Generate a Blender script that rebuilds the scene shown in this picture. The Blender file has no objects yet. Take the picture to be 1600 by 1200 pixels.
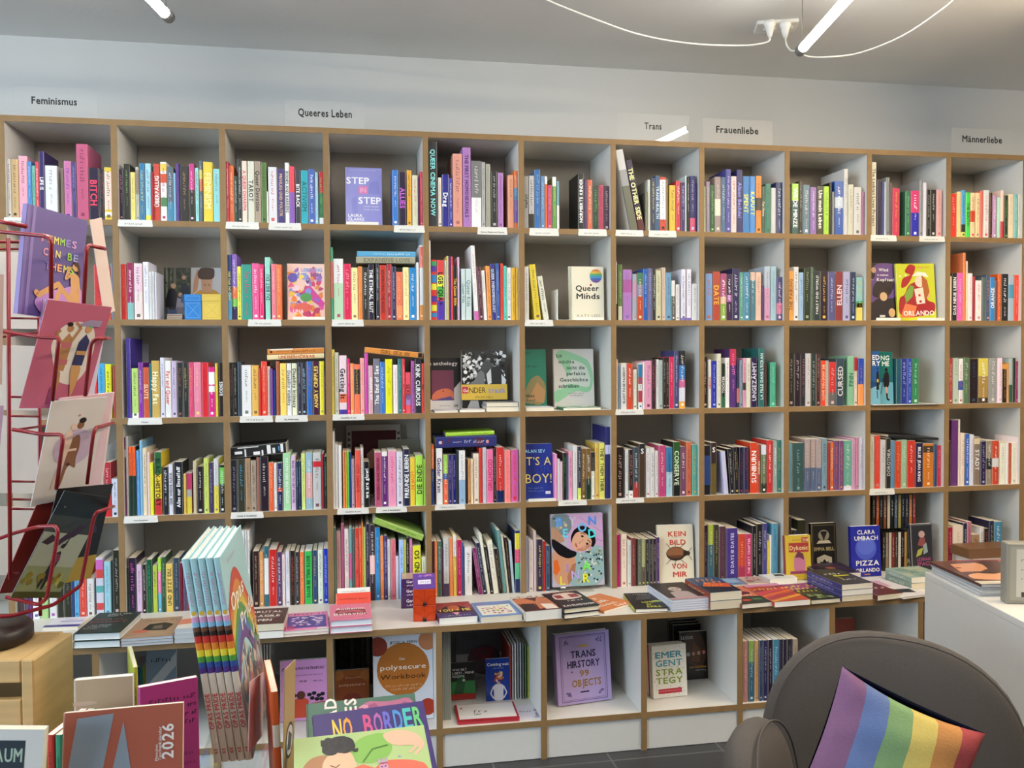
import bpy, math, random
from mathutils import Vector, Matrix
random.seed(7)
C = bpy.context.scene
COL = C.collection
R = math.radians

# ---------------------------------------------------------------- camera
CAM = Vector((1.0263, -2.9262, 1.2321))
FOC = 1382.21
yaw, pitch, roll = 0.18173, -0.03012, -0.00639
fw = Vector((math.sin(yaw) * math.cos(pitch), math.cos(yaw) * math.cos(pitch), math.sin(pitch)))
rt0 = Vector((math.cos(yaw), -math.sin(yaw), 0))
up0 = rt0.cross(fw)
rt = math.cos(roll) * rt0 + math.sin(roll) * up0
up = -math.sin(roll) * rt0 + math.cos(roll) * up0
cam = bpy.data.cameras.new('camera')
cam.sensor_width = 36
cam.lens = 36 * FOC / 1600
cam.clip_start = 0.05
co = bpy.data.objects.new('camera', cam)
COL.objects.link(co)
m = Matrix((rt, up, -fw)).transposed().to_4x4()
m.translation = CAM
co.matrix_world = m
C.camera = co

# ---------------------------------------------------------------- view, world, lights
C.view_settings.view_transform = 'Standard'
C.view_settings.look = 'None'
C.view_settings.gamma = 1
C.view_settings.exposure = 0.48
wd = bpy.data.worlds.new('world')
C.world = wd
wd.use_nodes = True
bg = wd.node_tree.nodes['Background']
bg.inputs[0].default_value = (0.85, 0.92, 1.0, 1)
bg.inputs[1].default_value = 0.06


def area(name, loc, target, sx, sy, power, col):
    l = bpy.data.lights.new(name, 'AREA')
    l.shape = 'RECTANGLE'
    l.size, l.size_y, l.energy, l.color = sx, sy, power, col
    o = bpy.data.objects.new(name, l)
    COL.objects.link(o)
    o.location = loc
    o.rotation_euler = (Vector(target) - Vector(loc)).to_track_quat('-Z', 'Y').to_euler()
    return o


area('daylight_from_shop_window', (-3.2, -3.6, 1.45), (1.6, 0, 1.45), 2.2, 1.9, 125, (0.62, 0.82, 1.0))
TUBE_POWER = 50.0


# ---------------------------------------------------------------- pixel of the 1600x1200 photo -> point on a plane of the room
def ray(x, y):
    return fw + rt * ((x - 800) / FOC) - up * ((y - 600) / FOC)


def aty(x, y, Y):
    d = ray(x, y)
    return CAM + d * ((Y - CAM.y) / d.y)


def atz(x, y, Z):
    d = ray(x, y)
    return CAM + d * ((Z - CAM.z) / d.z)


def atd(x, y, D):
    return CAM + ray(x, y) * D


# ---------------------------------------------------------------- materials
def lin(c):
    c = c / 255
    return c / 12.92 if c <= 0.04045 else ((c + 0.055) / 1.055) ** 2.4


def rgb(s):
    if not isinstance(s, str):
        return tuple(s)
    if len(s) == 3:
        v = [int(ch, 16) * 17 for ch in s]
    else:
        v = [int(s[i:i + 2], 16) for i in (0, 2, 4)]
    return tuple(lin(c) for c in v)


def mat(name, col=None, rough=0.5, attr=False, metal=0.0, noise=0.0, nscale=40, stretch=(1, 1, 1), bump=0.0, bscale=200, coat=0.0):
    m = bpy.data.materials.new(name)
    m.use_nodes = True
    nt = m.node_tree
    b = nt.nodes['Principled BSDF']
    b.inputs['Roughness'].default_value = rough
    b.inputs['Metallic'].default_value = metal
    b.inputs['Coat Weight'].default_value = coat
    tc = nt.nodes.new('ShaderNodeTexCoord')
    src = None
    if attr:
        a = nt.nodes.new('ShaderNodeVertexColor')
        a.layer_name = 'Col'
        src = a.outputs['Color']
    else:
        b.inputs['Base Color'].default_value = (*rgb(col), 1)
    if noise:
        mp = nt.nodes.new('ShaderNodeMapping')
        mp.inputs['Scale'].default_value = stretch
        nt.links.new(tc.outputs['Object'], mp.inputs['Vector'])
        n = nt.nodes.new('ShaderNodeTexNoise')
        n.inputs['Scale'].default_value = nscale
        n.inputs['Detail'].default_value = 5
        nt.links.new(mp.outputs['Vector'], n.inputs['Vector'])
        mr = nt.nodes.new('ShaderNodeMapRange')
        mr.inputs['To Min'].default_value = 1 - noise
        mr.inputs['To Max'].default_value = 1 + noise
        nt.links.new(n.outputs['Fac'], mr.inputs['Value'])
        mx = nt.nodes.new('ShaderNodeMix')
        mx.data_type = 'RGBA'
        mx.blend_type = 'MULTIPLY'
        mx.inputs['Factor'].default_value = 1
        if src:
            nt.links.new(src, mx.inputs['A'])
        else:
            mx.inputs['A'].default_value = (*rgb(col), 1)
        nt.links.new(mr.outputs['Result'], mx.inputs['B'])
        src = mx.outputs['Result']
    if src:
        nt.links.new(src, b.inputs['Base Color'])
    if bump:
        n2 = nt.nodes.new('ShaderNodeTexNoise')
        n2.inputs['Scale'].default_value = bscale
        n2.inputs['Detail'].default_value = 6
        nt.links.new(tc.outputs['Object'], n2.inputs['Vector'])
        bp = nt.nodes.new('ShaderNodeBump')
        bp.inputs['Strength'].default_value = bump
        bp.inputs['Distance'].default_value = 0.002
        nt.links.new(n2.outputs['Fac'], bp.inputs['Height'])
        nt.links.new(bp.outputs['Normal'], b.inputs['Normal'])
    return m


def emit(name, col, strength):
    m = bpy.data.materials.new(name)
    m.use_nodes = True
    b = m.node_tree.nodes['Principled BSDF']
    b.inputs['Base Color'].default_value = (*col, 1)
    b.inputs['Emission Color'].default_value = (*col, 1)
    b.inputs['Emission Strength'].default_value = strength
    return m


def clear(name, rough=0.02, tint=(1, 1, 1), glossy=0.12, haze=0.0):
    # thin clear acrylic: mostly see-through, a little mirror-like reflection
    m = bpy.data.materials.new(name)
    m.use_nodes = True
    nt = m.node_tree
    out = nt.nodes['Material Output']
    tr = nt.nodes.new('ShaderNodeBsdfTransparent')
    tr.inputs['Color'].default_value = (*tint, 1)
    gl = nt.nodes.new('ShaderNodeBsdfGlossy')
    gl.inputs['Roughness'].default_value = rough
    mx = nt.nodes.new('ShaderNodeMixShader')
    mx.inputs[0].default_value = glossy
    nt.links.new(tr.outputs[0], mx.inputs[1])
    nt.links.new(gl.outputs[0], mx.inputs[2])
    last = mx
    if haze:      # faintly milky sheet
        df = nt.nodes.new('ShaderNodeBsdfDiffuse')
        df.inputs['Color'].default_value = (0.95, 0.95, 0.94, 1)
        last = nt.nodes.new('ShaderNodeMixShader')
        last.inputs[0].default_value = haze
        nt.links.new(mx.outputs[0], last.inputs[1])
        nt.links.new(df.outputs[0], last.inputs[2])
    nt.links.new(last.outputs[0], out.inputs['Surface'])
    return m


M_PRINT = mat('printed_cover', rough=0.42, attr=True)
M_GLOSS = mat('glossy_cover', rough=0.22, attr=True)
M_PAGE = mat('page_edges', rough=0.8, attr=True, noise=0.06, nscale=300, stretch=(1, 1, 6))
M_LAM = mat('white_laminate', 'dcdad5', rough=0.45, noise=0.03, nscale=60)
M_LAMDK = mat('grey_back_board', 'b6ada0', rough=0.6, noise=0.03, nscale=50)
M_PLY = mat('plywood_edge', '8e7048', rough=0.6, noise=0.18, nscale=30, stretch=(1, 1, 1))
M_WALL = mat('wall_paint', 'bfc0bf', rough=0.9, noise=0.03, nscale=3, bump=0.15, bscale=120)
M_CEIL = mat('ceiling_paint', 'd9d9d7', rough=0.95, noise=0.04, nscale=4, bump=0.3, bscale=60)
M_WHITE = mat('white_plastic', 'e6e6e2', rough=0.35)
M_TXT = mat('black_ink', '1c1c1c', rough=0.6)
M_ACR = clear('clear_acrylic', 0.02, (0.97, 0.97, 0.96), 0.10)
M_ACR2 = clear('clear_sign_acrylic', 0.015, (1, 1, 1), 0.045, 0.025)
M_RED = mat('red_powder_coat', '8f1a22', rough=0.3)
M_TUBE = emit('lamp_tube_glow', (1.0, 0.96, 0.89), TUBE_POWER)
M_TUBEW = emit('added_warm_tube_glow', (1.0, 0.80, 0.55), TUBE_POWER * 3.6)  # boosted glow of the added warm tube, stronger than the other lamps
M_METAL = mat('grey_lamp_cap', '8a8a86', rough=0.4, metal=0.6)


# ---------------------------------------------------------------- mesh builder
class MB:
    def __init__(self):
        self.v, self.f, self.c, self.mi = [], [], [], []
        self.col = rgb('ccc')
        self.m = 0

    def face(self, pts, col=None, mi=None):
        n = len(self.v)
        self.v += [tuple(p) for p in pts]
        self.f.append(tuple(range(n, n + len(pts))))
        self.c.append(rgb(col) if col is not None else self.col)
        self.mi.append(self.m if mi is None else mi)

    def faces(self, vs, fs, col=None, mi=None):
        n = len(self.v)
        self.v += [tuple(p) for p in vs]
        c = rgb(col) if col is not None else self.col
        for f in fs:
            self.f.append(tuple(i + n for i in f))
            self.c.append(c)
            self.mi.append(self.m if mi is None else mi)

    def box(self, a, b, col=None, mi=None):
        x0, y0, z0 = a
        x1, y1, z1 = b
        vs = [(x, y, z) for z in (z0, z1) for y in (y0, y1) for x in (x0, x1)]
        self.faces(vs, [(0, 2, 3, 1), (4, 5, 7, 6), (0, 1, 5, 4), (2, 6, 7, 3), (0, 4, 6, 2), (1, 3, 7, 5)], col, mi)

    def bbox(self, a, b, r, col=None, mi=None):
        """box with chamfered vertical and horizontal edges"""
        x0, y0, z0 = a
        x1, y1, z1 = b
        def ring(k, z):
            return [(x0 + r, y0 + k, z), (x1 - r, y0 + k, z), (x1 - k, y0 + r, z), (x1 - k, y1 - r, z),
                    (x1 - r, y1 - k, z), (x0 + r, y1 - k, z), (x0 + k, y1 - r, z), (x0 + k, y0 + r, z)]
        rings = [ring(r * 0.7, z0), ring(0, z0 + r), ring(0, z1 - r), ring(r * 0.7, z1)]
        self.loft(rings, True, col, mi)

    def loft(self, rings, caps=True, col=None, mi=None):
        n = len(rings[0])
        vs = [p for rg in rings for p in rg]
        fs = []
        for i in range(len(rings) - 1):
            for j in range(n):
                k = (j + 1) % n
                fs.append((i * n + j, i * n + k, (i + 1) * n + k, (i + 1) * n + j))
        if caps:
            fs.append(tuple(reversed(range(n))))
            fs.append(tuple(range((len(rings) - 1) * n, len(rings) * n)))
        self.faces(vs, fs, col, mi)

    def tube(self, pts, r, n=8, col=None, mi=None, closed=False):
        pts = [Vector(p) for p in pts]
        rings = []
        ref = Vector((0.13, 0.21, 0.97))
        prev = None
        for i, p in enumerate(pts):
            a = pts[max(i - 1, 0)] if not closed else pts[i - 1]
            b = pts[min(i + 1, len(pts) - 1)] if not closed else pts[(i + 1) % len(pts)]
            t = (b - a).normalized()
            if prev is None:
                u = t.cross(ref).normalized() if abs(t.dot(ref)) < 0.98 else t.orthogonal().normalized()
            else:
                u = (prev - t * prev.dot(t)).normalized()
            prev = u
            w = t.cross(u)
            rings.append([p + (u * math.cos(2 * math.pi * j / n) + w * math.sin(2 * math.pi * j / n)) * r for j in range(n)])
        if closed:
            rings.append(rings[0])
        self.loft(rings, not closed, col, mi)

    def add(self, o, M):
        n = len(self.v)
        self.v += [tuple(M @ Vector(p)) for p in o.v]
        self.f += [tuple(i + n for i in f) for f in o.f]
        self.c += o.c
        self.mi += o.mi

    def build(self, name, mats, parent=None, smooth=False, M=None):
        me = bpy.data.meshes.new(name)
        me.from_pydata(self.v, [], self.f)
        if not isinstance(mats, (list, tuple)):
            mats = [mats]
        for x in mats:
            me.materials.append(x)
        at = me.color_attributes.new('Col', 'FLOAT_COLOR', 'CORNER')
        buf = []
        for f, c in zip(self.f, self.c):
            buf += [c[0], c[1], c[2], 1.0] * len(f)
        at.data.foreach_set('color', buf)
        if len(mats) > 1:
            me.polygons.foreach_set('material_index', self.mi)
        if smooth:
            me.polygons.foreach_set('use_smooth', [True] * len(self.f))
        me.update()
        o = bpy.data.objects.new(name, me)
        COL.objects.link(o)
        if parent is not None:
            o.parent = parent
        if M is not None:
            o.matrix_local = M
        return o


def tag(o, label, cat, group=None, kind=None):
    o['label'] = label
    o['category'] = cat
    if group:
        o['group'] = group
    if kind:
        o['kind'] = kind
    return o


def empty(name, label, cat, M=None, group=None):
    o = bpy.data.objects.new(name, None)
    o.empty_display_size = 0.05
    COL.objects.link(o)
    if M is not None:
        o.matrix_world = M
    return tag(o, label, cat, group)


def struct(o):
    o['kind'] = 'structure'
    return o


# ---------------------------------------------------------------- lettering: flat glyph meshes, cached per character
_G = {}


def glyph(ch, bold):
    k = (ch, bold)
    if k in _G:
        return _G[k]
    cu = bpy.data.curves.new('glyph', 'FONT')
    cu.body = ch
    cu.size = 1
    cu.resolution_u = 2
    cu.offset = 0.0
    o = bpy.data.objects.new('glyph', cu)
    COL.objects.link(o)
    dg = bpy.context.evaluated_depsgraph_get()
    me = bpy.data.meshes.new_from_object(o.evaluated_get(dg))
    vs = [(v.co.x, v.co.y) for v in me.vertices]
    fs = [tuple(p.vertices) for p in me.polygons]
    bpy.data.objects.remove(o)
    bpy.data.curves.remove(cu)
    bpy.data.meshes.remove(me)
    if vs:
        x0 = min(v[0] for v in vs)
        x1 = max(v[0] for v in vs)
        vs = [(x - x0, y) for x, y in vs]
        if bold:      # heavier strokes: push the outline of the glyph outwards
            dd = 0.024
            fs = [f if sum(vs[a][0] * vs[b][1] - vs[b][0] * vs[a][1] for a, b in zip(f, f[1:] + f[:1])) > 0 else f[::-1] for f in fs]
            E = {}
            for f in fs:
                for a, b in zip(f, f[1:] + f[:1]):
                    E[(a, b)] = 1
            bd = [(a, b) for a, b in E if (b, a) not in E]
            nrm = {}
            for a, b in bd:
                dx, dy = vs[b][0] - vs[a][0], vs[b][1] - vs[a][1]
                L = math.hypot(dx, dy) or 1e-9
                for q in (a, b):
                    nrm.setdefault(q, []).append((dy / L, -dx / L))
            new = {}
            for q, ns in nrm.items():
                sx, sy = sum(n[0] for n in ns) / len(ns), sum(n[1] for n in ns) / len(ns)
                L = math.hypot(sx, sy) or 1
                kk = dd / max(L, 0.55)
                new[q] = len(vs)
                vs.append((vs[q][0] + sx / L * kk, vs[q][1] + sy / L * kk))
            fs = fs + [(a, new[a], new[b], b) for a, b in bd]
            vs = [(x + dd, y) for x, y in vs]
            x1 += 2 * dd
        _G[k] = (vs, fs, x1 - x0)
    else:
        _G[k] = ([], [], 0.24)
    return _G[k]


def text_mesh(s, bold=False, gap=0.085):
    """returns verts2d, faces, width for cap height about 0.73"""
    V, F, x = [], [], 0
    for ch in s:
        vs, fs, w = glyph(ch, bold)
        n = len(V)
        V += [(a + x, b) for a, b in vs]
        F += [tuple(i + n for i in f) for f in fs]
        x += w + gap
    return V, F, max(x - gap, 0.01)


def marks(length, height, words=None):
    """illegible lettering: rows of letter-sized blocks, as quads in 2d, total length, centred on 0"""
    Q, x = [], 0
    rnd = random.random
    while x < length:
        for _ in range(random.randint(3, 8)):
            w = height * (0.35 + 0.4 * rnd())
            y1 = height * (1 if rnd() < 0.3 else 0.72)
            k = rnd()
            th = height * 0.2
            if k < 0.4:
                Q.append((x, 0, x + th, y1))
                Q.append((x + th, y1 - th, x + w, y1))
            elif k < 0.7:
                Q.append((x, 0, x + w, th))
                Q.append((x + w - th, th, x + w, y1))
            else:
                Q.append((x + w * .3, 0, x + w * .3 + th * 1.2, y1))
            x += w + height * 0.22
            if x > length:
                break
        x += height * 0.5
    return Q, x


# ---------------------------------------------------------------- books
def book_cover(t, h, d, col, hard=False, col2=None, rough_r=None):
    """U-shaped cover, spine at y=0 facing -y, standing on z=0, centred on x=0. returns cover MB, pages MB"""
    mb = MB()
    c = 0.0021 if hard else 0.0007
    c = min(c, t * 0.2)
    r = min(t * 0.3, 0.0035)
    a, b = -t / 2, t / 2
    out = [(a, d), (a, r), (a + r * 0.3, r * 0.3), (a + r, 0), (b - r, 0), (b - r * 0.3, r * 0.3), (b, r), (b, d)]
    inn = [(a + c, d), (a + c, r), (a + c, c + r * .3), (a + c + r * .5, c), (b - c - r * .5, c), (b - c, c + r * .3), (b - c, r), (b - c, d)]
    n = len(out)
    vs = [(x, y, 0) for x, y in out] + [(x, y, h) for x, y in out] + [(x, y, 0) for x, y in inn] + [(x, y, h) for x, y in inn]
    f1 = [(i, i + 1, n + i + 1, n + i) for i in range(n - 1)]
    f2 = [(2 * n + i + 1, 2 * n + i, 3 * n + i, 3 * n + i + 1) for i in range(n - 1)]
    f3 = [(n + i, n + i + 1, 3 * n + i + 1, 3 * n + i) for i in range(n - 1)]
    f4 = [(i + 1, i, 2 * n + i, 2 * n + i + 1) for i in range(n - 1)]
    f5 = [(0, n, 3 * n, 2 * n), (n - 1, 3 * n - 1, 4 * n - 1, 2 * n - 1)]
    mb.faces(vs, f1 + f3 + f4 + f5, col)
    mb.faces(vs, f2, 'eee')
    ov = 0.0028 if hard else 0.0006
    pg = MB()
    pg.box((a + c, c + 0.0004, ov), (b - c, d - ov, h - ov), random.choice(['e6ddc8', 'ebe4d4', 'ded4bc', 'efece4']))
    return mb, pg


def spine_decor(mb, t, h, text, tcol, bands, upward=False, big=None):
    e = -0.00025
    w = t * 0.5
    for (z0, z1, col) in bands:
        r = min(t * 0.3, 0.0035)       # the band follows the rounded spine from joint to joint
        g = 0.00012
        P = [(-w - g, r), (-w + r * .3 - g * .7, r * .3 - g * .7), (-w + r, -g), (w - r, -g), (w - r * .3 + g * .7, r * .3 - g * .7), (w + g, r)]
        for (xa, ya), (xb, yb) in zip(P[:-1], P[1:]):
            mb.face([(xa, ya, z0 * h), (xb, yb, z0 * h), (xb, yb, z1 * h), (xa, ya, z1 * h)], col)
    e = -0.0005
    if not text:
        return

    def put(x, y):      # along-spine x (0 = start), across y -> 3d
        return (y, e, x) if not upward else (-y, e, x)
    if text == '~':
        lh = min(t * random.uniform(0.26, 0.42), 0.012)
        L = h * random.uniform(0.30, 0.52)
        Q, ln = marks(L, lh)
        top = h * random.uniform(0.86, 0.93)
        for a, b0, c2, d0 in Q:
            if upward:
                z0, z1 = top - ln + a, top - ln + c2
                xs = (lh * .45 - b0, lh * .45 - d0)
            else:
                z0, z1 = top - a, top - c2
                xs = (-lh * .45 + b0, -lh * .45 + d0)
            mb.face([(xs[0], e, z0), (xs[1], e, z0), (xs[1], e, z1), (xs[0], e, z1)], tcol)
        lh2 = lh * 0.55
        Q, ln2 = marks(h * random.uniform(0.12, 0.22), lh2)
        top2 = top - ln - h * 0.05
        if top2 - ln2 > 0.03 * h:
            for a, b0, c2, d0 in Q:
                z0, z1 = top2 - a, top2 - c2
                mb.face([(-lh2 * .4 + b0, e, z0), (-lh2 * .4 + d0, e, z0), (-lh2 * .4 + d0, e, z1), (-lh2 * .4 + b0, e, z1)], tcol)
        if random.random() < 0.6:
            q = min(t * 0.2, 0.005)
            mb.face([(-q, e, h * .045), (q, e, h * .045), (q, e, h * .045 + 2 * q), (-q, e, h * .045 + 2 * q)], tcol)
        return
    V, F, wd_ = text_mesh(text, True)
    s = min(t * 0.66 / 0.73, h * 0.78 / wd_)
    if len(text) <= 2:
        s = t * 0.8 / max(wd_, 0.73)
        z = h * 0.82 if text == 'S' else h * 0.25
        mb.faces([((x - wd_ / 2) * s, e, z + y * s) for x, y in V], F, tcol)
        return
    ln = wd_ * s
    mid = h * 0.52
    if upward:
        mb.faces([(-(y - 0.365) * s, e, mid - ln / 2 + x * s) for x, y in V], F, tcol)
    else:
        mb.faces([((y - 0.365) * s, e, mid + ln / 2 - x * s) for x, y in V], F, tcol)


def face_decor(mb, w, h, design, frame):
    """designs on a cover. frame(u, v, k): u, v in metres on the face, k = lift in metres -> local point"""
    k = 0.0003
    for d in design:
        kd = d[0]

        def poly(pts, col, kk=0.0):      # keep the print inside the edges of the cover
            for ax, lim, sgn in ((0, 0.0, 1), (0, w, -1), (1, 0.0, 1), (1, h, -1)):
                out = []
                for P, Q in zip(pts, pts[1:] + pts[:1]):
                    p, q = (P[ax] - lim) * sgn, (Q[ax] - lim) * sgn
                    if p >= 0:
                        out.append(P)
                    if p * q < 0:
                        t = p / (p - q)
                        out.append((P[0] + (Q[0] - P[0]) * t, P[1] + (Q[1] - P[1]) * t))
                pts = out
                if len(pts) < 3:
                    return
            mb.face([frame(a, b, k + kk) for a, b in pts], col)
        if kd == 'r':
            _, x0, y0, x1, y1, col = d
            mb.face([frame(x0 * w, y0 * h, k), frame(x1 * w, y0 * h, k), frame(x1 * w, y1 * h, k), frame(x0 * w, y1 * h, k)], col)
        elif kd == 'p':
            P = d[1]
            if 6 <= len(P) <= 16:      # drawn figures get soft outlines
                for _ in range(2):
                    P = [q for (xa, ya), (xb, yb) in zip(P, P[1:] + P[:1]) for q in ((.8 * xa + .2 * xb, .8 * ya + .2 * yb), (.2 * xa + .8 * xb, .2 * ya + .8 * yb))]
            poly([(x * w, y * h) for x, y in P], d[2])
        elif kd == 'c':
            _, cx, cy, rx, ry, col = d
            poly([((cx + rx * math.cos(q * math.pi / 14)) * w, cy * h + ry * w * math.sin(q * math.pi / 14)) for q in range(28)], col)
        elif kd == 'L':       # limb: thick stroke with round joints
            _, pts, wd_, col = d
            for (xa, ya), (xb, yb) in zip(pts[:-1], pts[1:]):
                A, B = Vector((xa * w, ya * h)), Vector((xb * w, yb * h))
                nn = Vector((-(B - A).y, (B - A).x)).normalized() * wd_ * w / 2
                mb.face([frame(*(A - nn), k), frame(*(B - nn), k), frame(*(B + nn), k), frame(*(A + nn), k)], col)
            for xa, ya in pts:
                mb.face([frame(xa * w + wd_ * w / 2 * math.cos(q * .5236), ya * h + wd_ * w / 2 * math.sin(q * .5236), k + 2e-5) for q in range(12)], col)
        elif kd == 'l':       # polyline stroke
            _, pts, wd_, col = d
            for (xa, ya), (xb, yb) in zip(pts[:-1], pts[1:]):
                A, B = Vector((xa * w, ya * h)), Vector((xb * w, yb * h))
                t = (B - A)
                if t.length < 1e-6:
                    continue
                nn = Vector((-t.y, t.x)).normalized() * wd_ * w / 2
                mb.face([frame(*(A - nn), k), frame(*(B - nn), k), frame(*(B + nn), k), frame(*(A + nn), k)], col)
        elif kd == 't' or kd == 'T':
            _, s, x, y, size, col = d[:6]
            al = d[6] if len(d) > 6 else 'l'
            V, F, wt = text_mesh(s, kd == 'T')
            sc = size * h / 0.73
            if len(d) > 7:
                sx = d[7] * w / wt      # stretch to given width
            else:
                sx = sc
            x0 = x * w - (wt * sx * {'l': 0, 'm': 0.5, 'r': 1}[al])
            mb.faces([frame(x0 + a * sx, y * h + b * sc, k) for a, b in V], F, col)
        elif kd == 'v':       # text running upwards, x = baseline, y = start
            _, s, x, y, size, col = d[:6]
            V, F, wt = text_mesh(s, True)
            sc = size * w / 0.73
            mb.faces([frame(x * w - b * sc, y * h + a * sc, k) for a, b in V], F, col)
        elif kd == 'm':       # illegible lines
            _, x, y, ln, size, col = d
            Q, _l = marks(ln * w, size * h)
            for a, b0, c2, d0 in Q:
                mb.face([frame(x * w + a, y * h + b0, k), frame(x * w + c2, y * h + b0, k), frame(x * w + c2, y * h + d0, k), frame(x * w + a, y * h + d0, k)], col)
        elif kd == 'n':       # scattered flecks
            _, x0, y0, x1, y1, n, sz, cols = d
            for _i in range(n):
                cx, cy = random.uniform(x0 + sz * .9, x1 - sz * .9), random.uniform(y0 + sz * .9 * w / h, y1 - sz * .9 * w / h)
                pts = []
                a0 = random.random() * 6
                nn = random.randint(5, 7)
                for q in range(nn):
                    rr = sz * random.uniform(0.5, 1.3)
                    pts.append(((cx + rr * math.cos(a0 + q * 6.28 / nn)) * w, cy * h + rr * w * math.sin(a0 + q * 6.28 / nn)))
                poly(pts, random.choice(cols), 1e-5 * (_i % 9))
        k += 0.00007
# ================================================================ the setting
ZT, PH, PW, TB, DEP, LED = 1.9644, 0.30802, 0.32, 0.018, 0.2655, 0.31024
ZL = 0.431          # top of the low counter
ZB = 0.111          # lowest shelf of the low cabinet (centre)
CEIL = 2.305
floor_mb = MB()
floor_mb.box((-3.2, -5.0, -0.05), (6.5, DEP + 0.05, 0))
M_FLOOR = bpy.data.materials.new('charcoal_floor_tiles')
M_FLOOR.use_nodes = True
_nt = M_FLOOR.node_tree
_b = _nt.nodes['Principled BSDF']
_tc = _nt.nodes.new('ShaderNodeTexCoord')
_br = _nt.nodes.new('ShaderNodeTexBrick')
_br.offset = 0
_br.inputs['Scale'].default_value = 1
_br.inputs['Brick Width'].default_value = 0.36
_br.inputs['Row Height'].default_value = 0.36
_br.inputs['Mortar Size'].default_value = 0.003
_br.inputs['Color1'].default_value = (*rgb('35353a'), 1)
_br.inputs['Color2'].default_value = (*rgb('393a3d'), 1)
_br.inputs['Mortar'].default_value = (*rgb('606060'), 1)
_nt.links.new(_tc.outputs['Object'], _br.inputs['Vector'])
_nt.links.new(_br.outputs['Color'], _b.inputs['Base Color'])
_b.inputs['Roughness'].default_value = 0.5
struct(floor_mb.build('floor', M_FLOOR))
mb = MB()
mb.box((-3.2, -5.0, CEIL), (6.5, DEP + 0.05, CEIL + 0.05))
struct(mb.build('ceiling', M_CEIL))
mb = MB()
mb.box((-3.2, DEP + 0.012, 0), (6.5, DEP + 0.062, CEIL))
struct(mb.build('wall_back', M_WALL))
mb = MB()
mb.box((5.6, -5.0, 0), (5.65, DEP + 0.012, CEIL))
struct(mb.build('wall_right', M_WALL))

# ---------------------------------------------------------------- bookcase
I0, I1 = -1, 12
case = empty('bookcase', 'tall white bookcase with plywood edges filling the whole wall', 'bookcase', Matrix.Translation((0, 0, 0)))
ZBOT = ZL + 0.0006
up_mb = MB()
up_mb.box((-TB / 2, 0.0015, ZBOT), (TB / 2, DEP, ZT + TB / 2))
ue_mb = MB()
ue_mb.box((-TB / 2 - .0001, -0.0015, ZBOT), (TB / 2 + .0001, 0.0015, ZT + TB / 2))
u0 = e0 = None
for i in range(I0, I1 + 1):
    if u0 is None:
        u0 = u = up_mb.build('upright', M_LAM, case)
        e0 = e = ue_mb.build('edge_strip', M_PLY, u)
    else:
        u = u0.copy(); COL.objects.link(u); u.parent = case
        e = e0.copy(); COL.objects.link(e); e.parent = u
    u.location = (i * PW, 0, 0)
sb_mb = MB()
sb_mb.box((TB / 2, 0.0015, -TB / 2), (PW - TB / 2, DEP, TB / 2))
se_mb = MB()
se_mb.box((TB / 2 + .0002, -0.0015, -TB / 2 - .0001), (PW - TB / 2 - .0002, 0.0015, TB / 2 + .0001))
u0 = None
for j in range(0, 5):
    for i in range(I0, I1):
        if u0 is None:
            u0 = u = sb_mb.build('shelf_board', M_LAM, case)
            e0 = e = se_mb.build('edge_strip', M_PLY, u)
        else:
            u = u0.copy(); COL.objects.link(u); u.parent = case
            e = e0.copy(); COL.objects.link(e); e.parent = u
        u.location = (i * PW, 0, ZT - j * PH)
mb = MB()
for i in range(I0, I1):      # back panel with a thin shadow gap around each field
    mb.box((i * PW + TB / 2 + .0015, DEP, ZBOT), ((i + 1) * PW - TB / 2 - .0015, DEP + 0.008, ZT))
mb.build('back_panel', M_LAMDK, case)

# ---------------------------------------------------------------- low cabinet with its counter
low = empty('low_cabinet', 'low white cabinet with a deep counter running under the bookcase', 'cabinet', Matrix.Translation((0, 0, 0)))
LX0, LX1 = I0 * PW, 11 * PW + TB / 2
mb = MB()
mb.box((LX0 - TB / 2, -LED + .0015, ZL - TB), (LX1, DEP, ZL))
ct = mb.build('countertop', M_LAM, low)
mb = MB()
mb.box((LX0 - TB / 2, -LED - .0015, ZL - TB - .0001), (LX1, -LED + .0015, ZL + .0001))
mb.build('edge_strip', M_PLY, ct)
up_mb = MB(); up_mb.box((-TB / 2, -LED + .0015, 0), (TB / 2, DEP - 0.01, ZL - TB))
ue_mb = MB(); ue_mb.box((-TB / 2 - .0001, -LED - .0015, 0), (TB / 2 + .0001, -LED + .0015, ZL - TB))
sb_mb = MB(); sb_mb.box((TB / 2, -LED + .0015, ZB - TB / 2), (PW - TB / 2, DEP - 0.01, ZB + TB / 2))
se_mb = MB(); se_mb.box((TB / 2 + .0002, -LED - .0015, ZB - TB / 2), (PW - TB / 2 - .0002, -LED + .0015, ZB + TB / 2))
kp_mb = MB(); kp_mb.box((TB / 2 + .001, -LED + .004, 0.002), (PW - TB / 2 - .001, -LED + .02, ZB - TB / 2 - .001))
bp_mb = MB(); bp_mb.box((TB / 2 + .001, DEP - 0.009, 0.0), (PW - TB / 2 - .001, DEP - 0.001, ZL - TB))
protos = {}


def part_copy(key, mbx, name, m, parent, loc):
    if key not in protos:
        o = protos[key] = mbx.build(name, m, parent)
    else:
        o = protos[key].copy(); COL.objects.link(o); o.parent = parent
    o.location = loc
    return o


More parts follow.
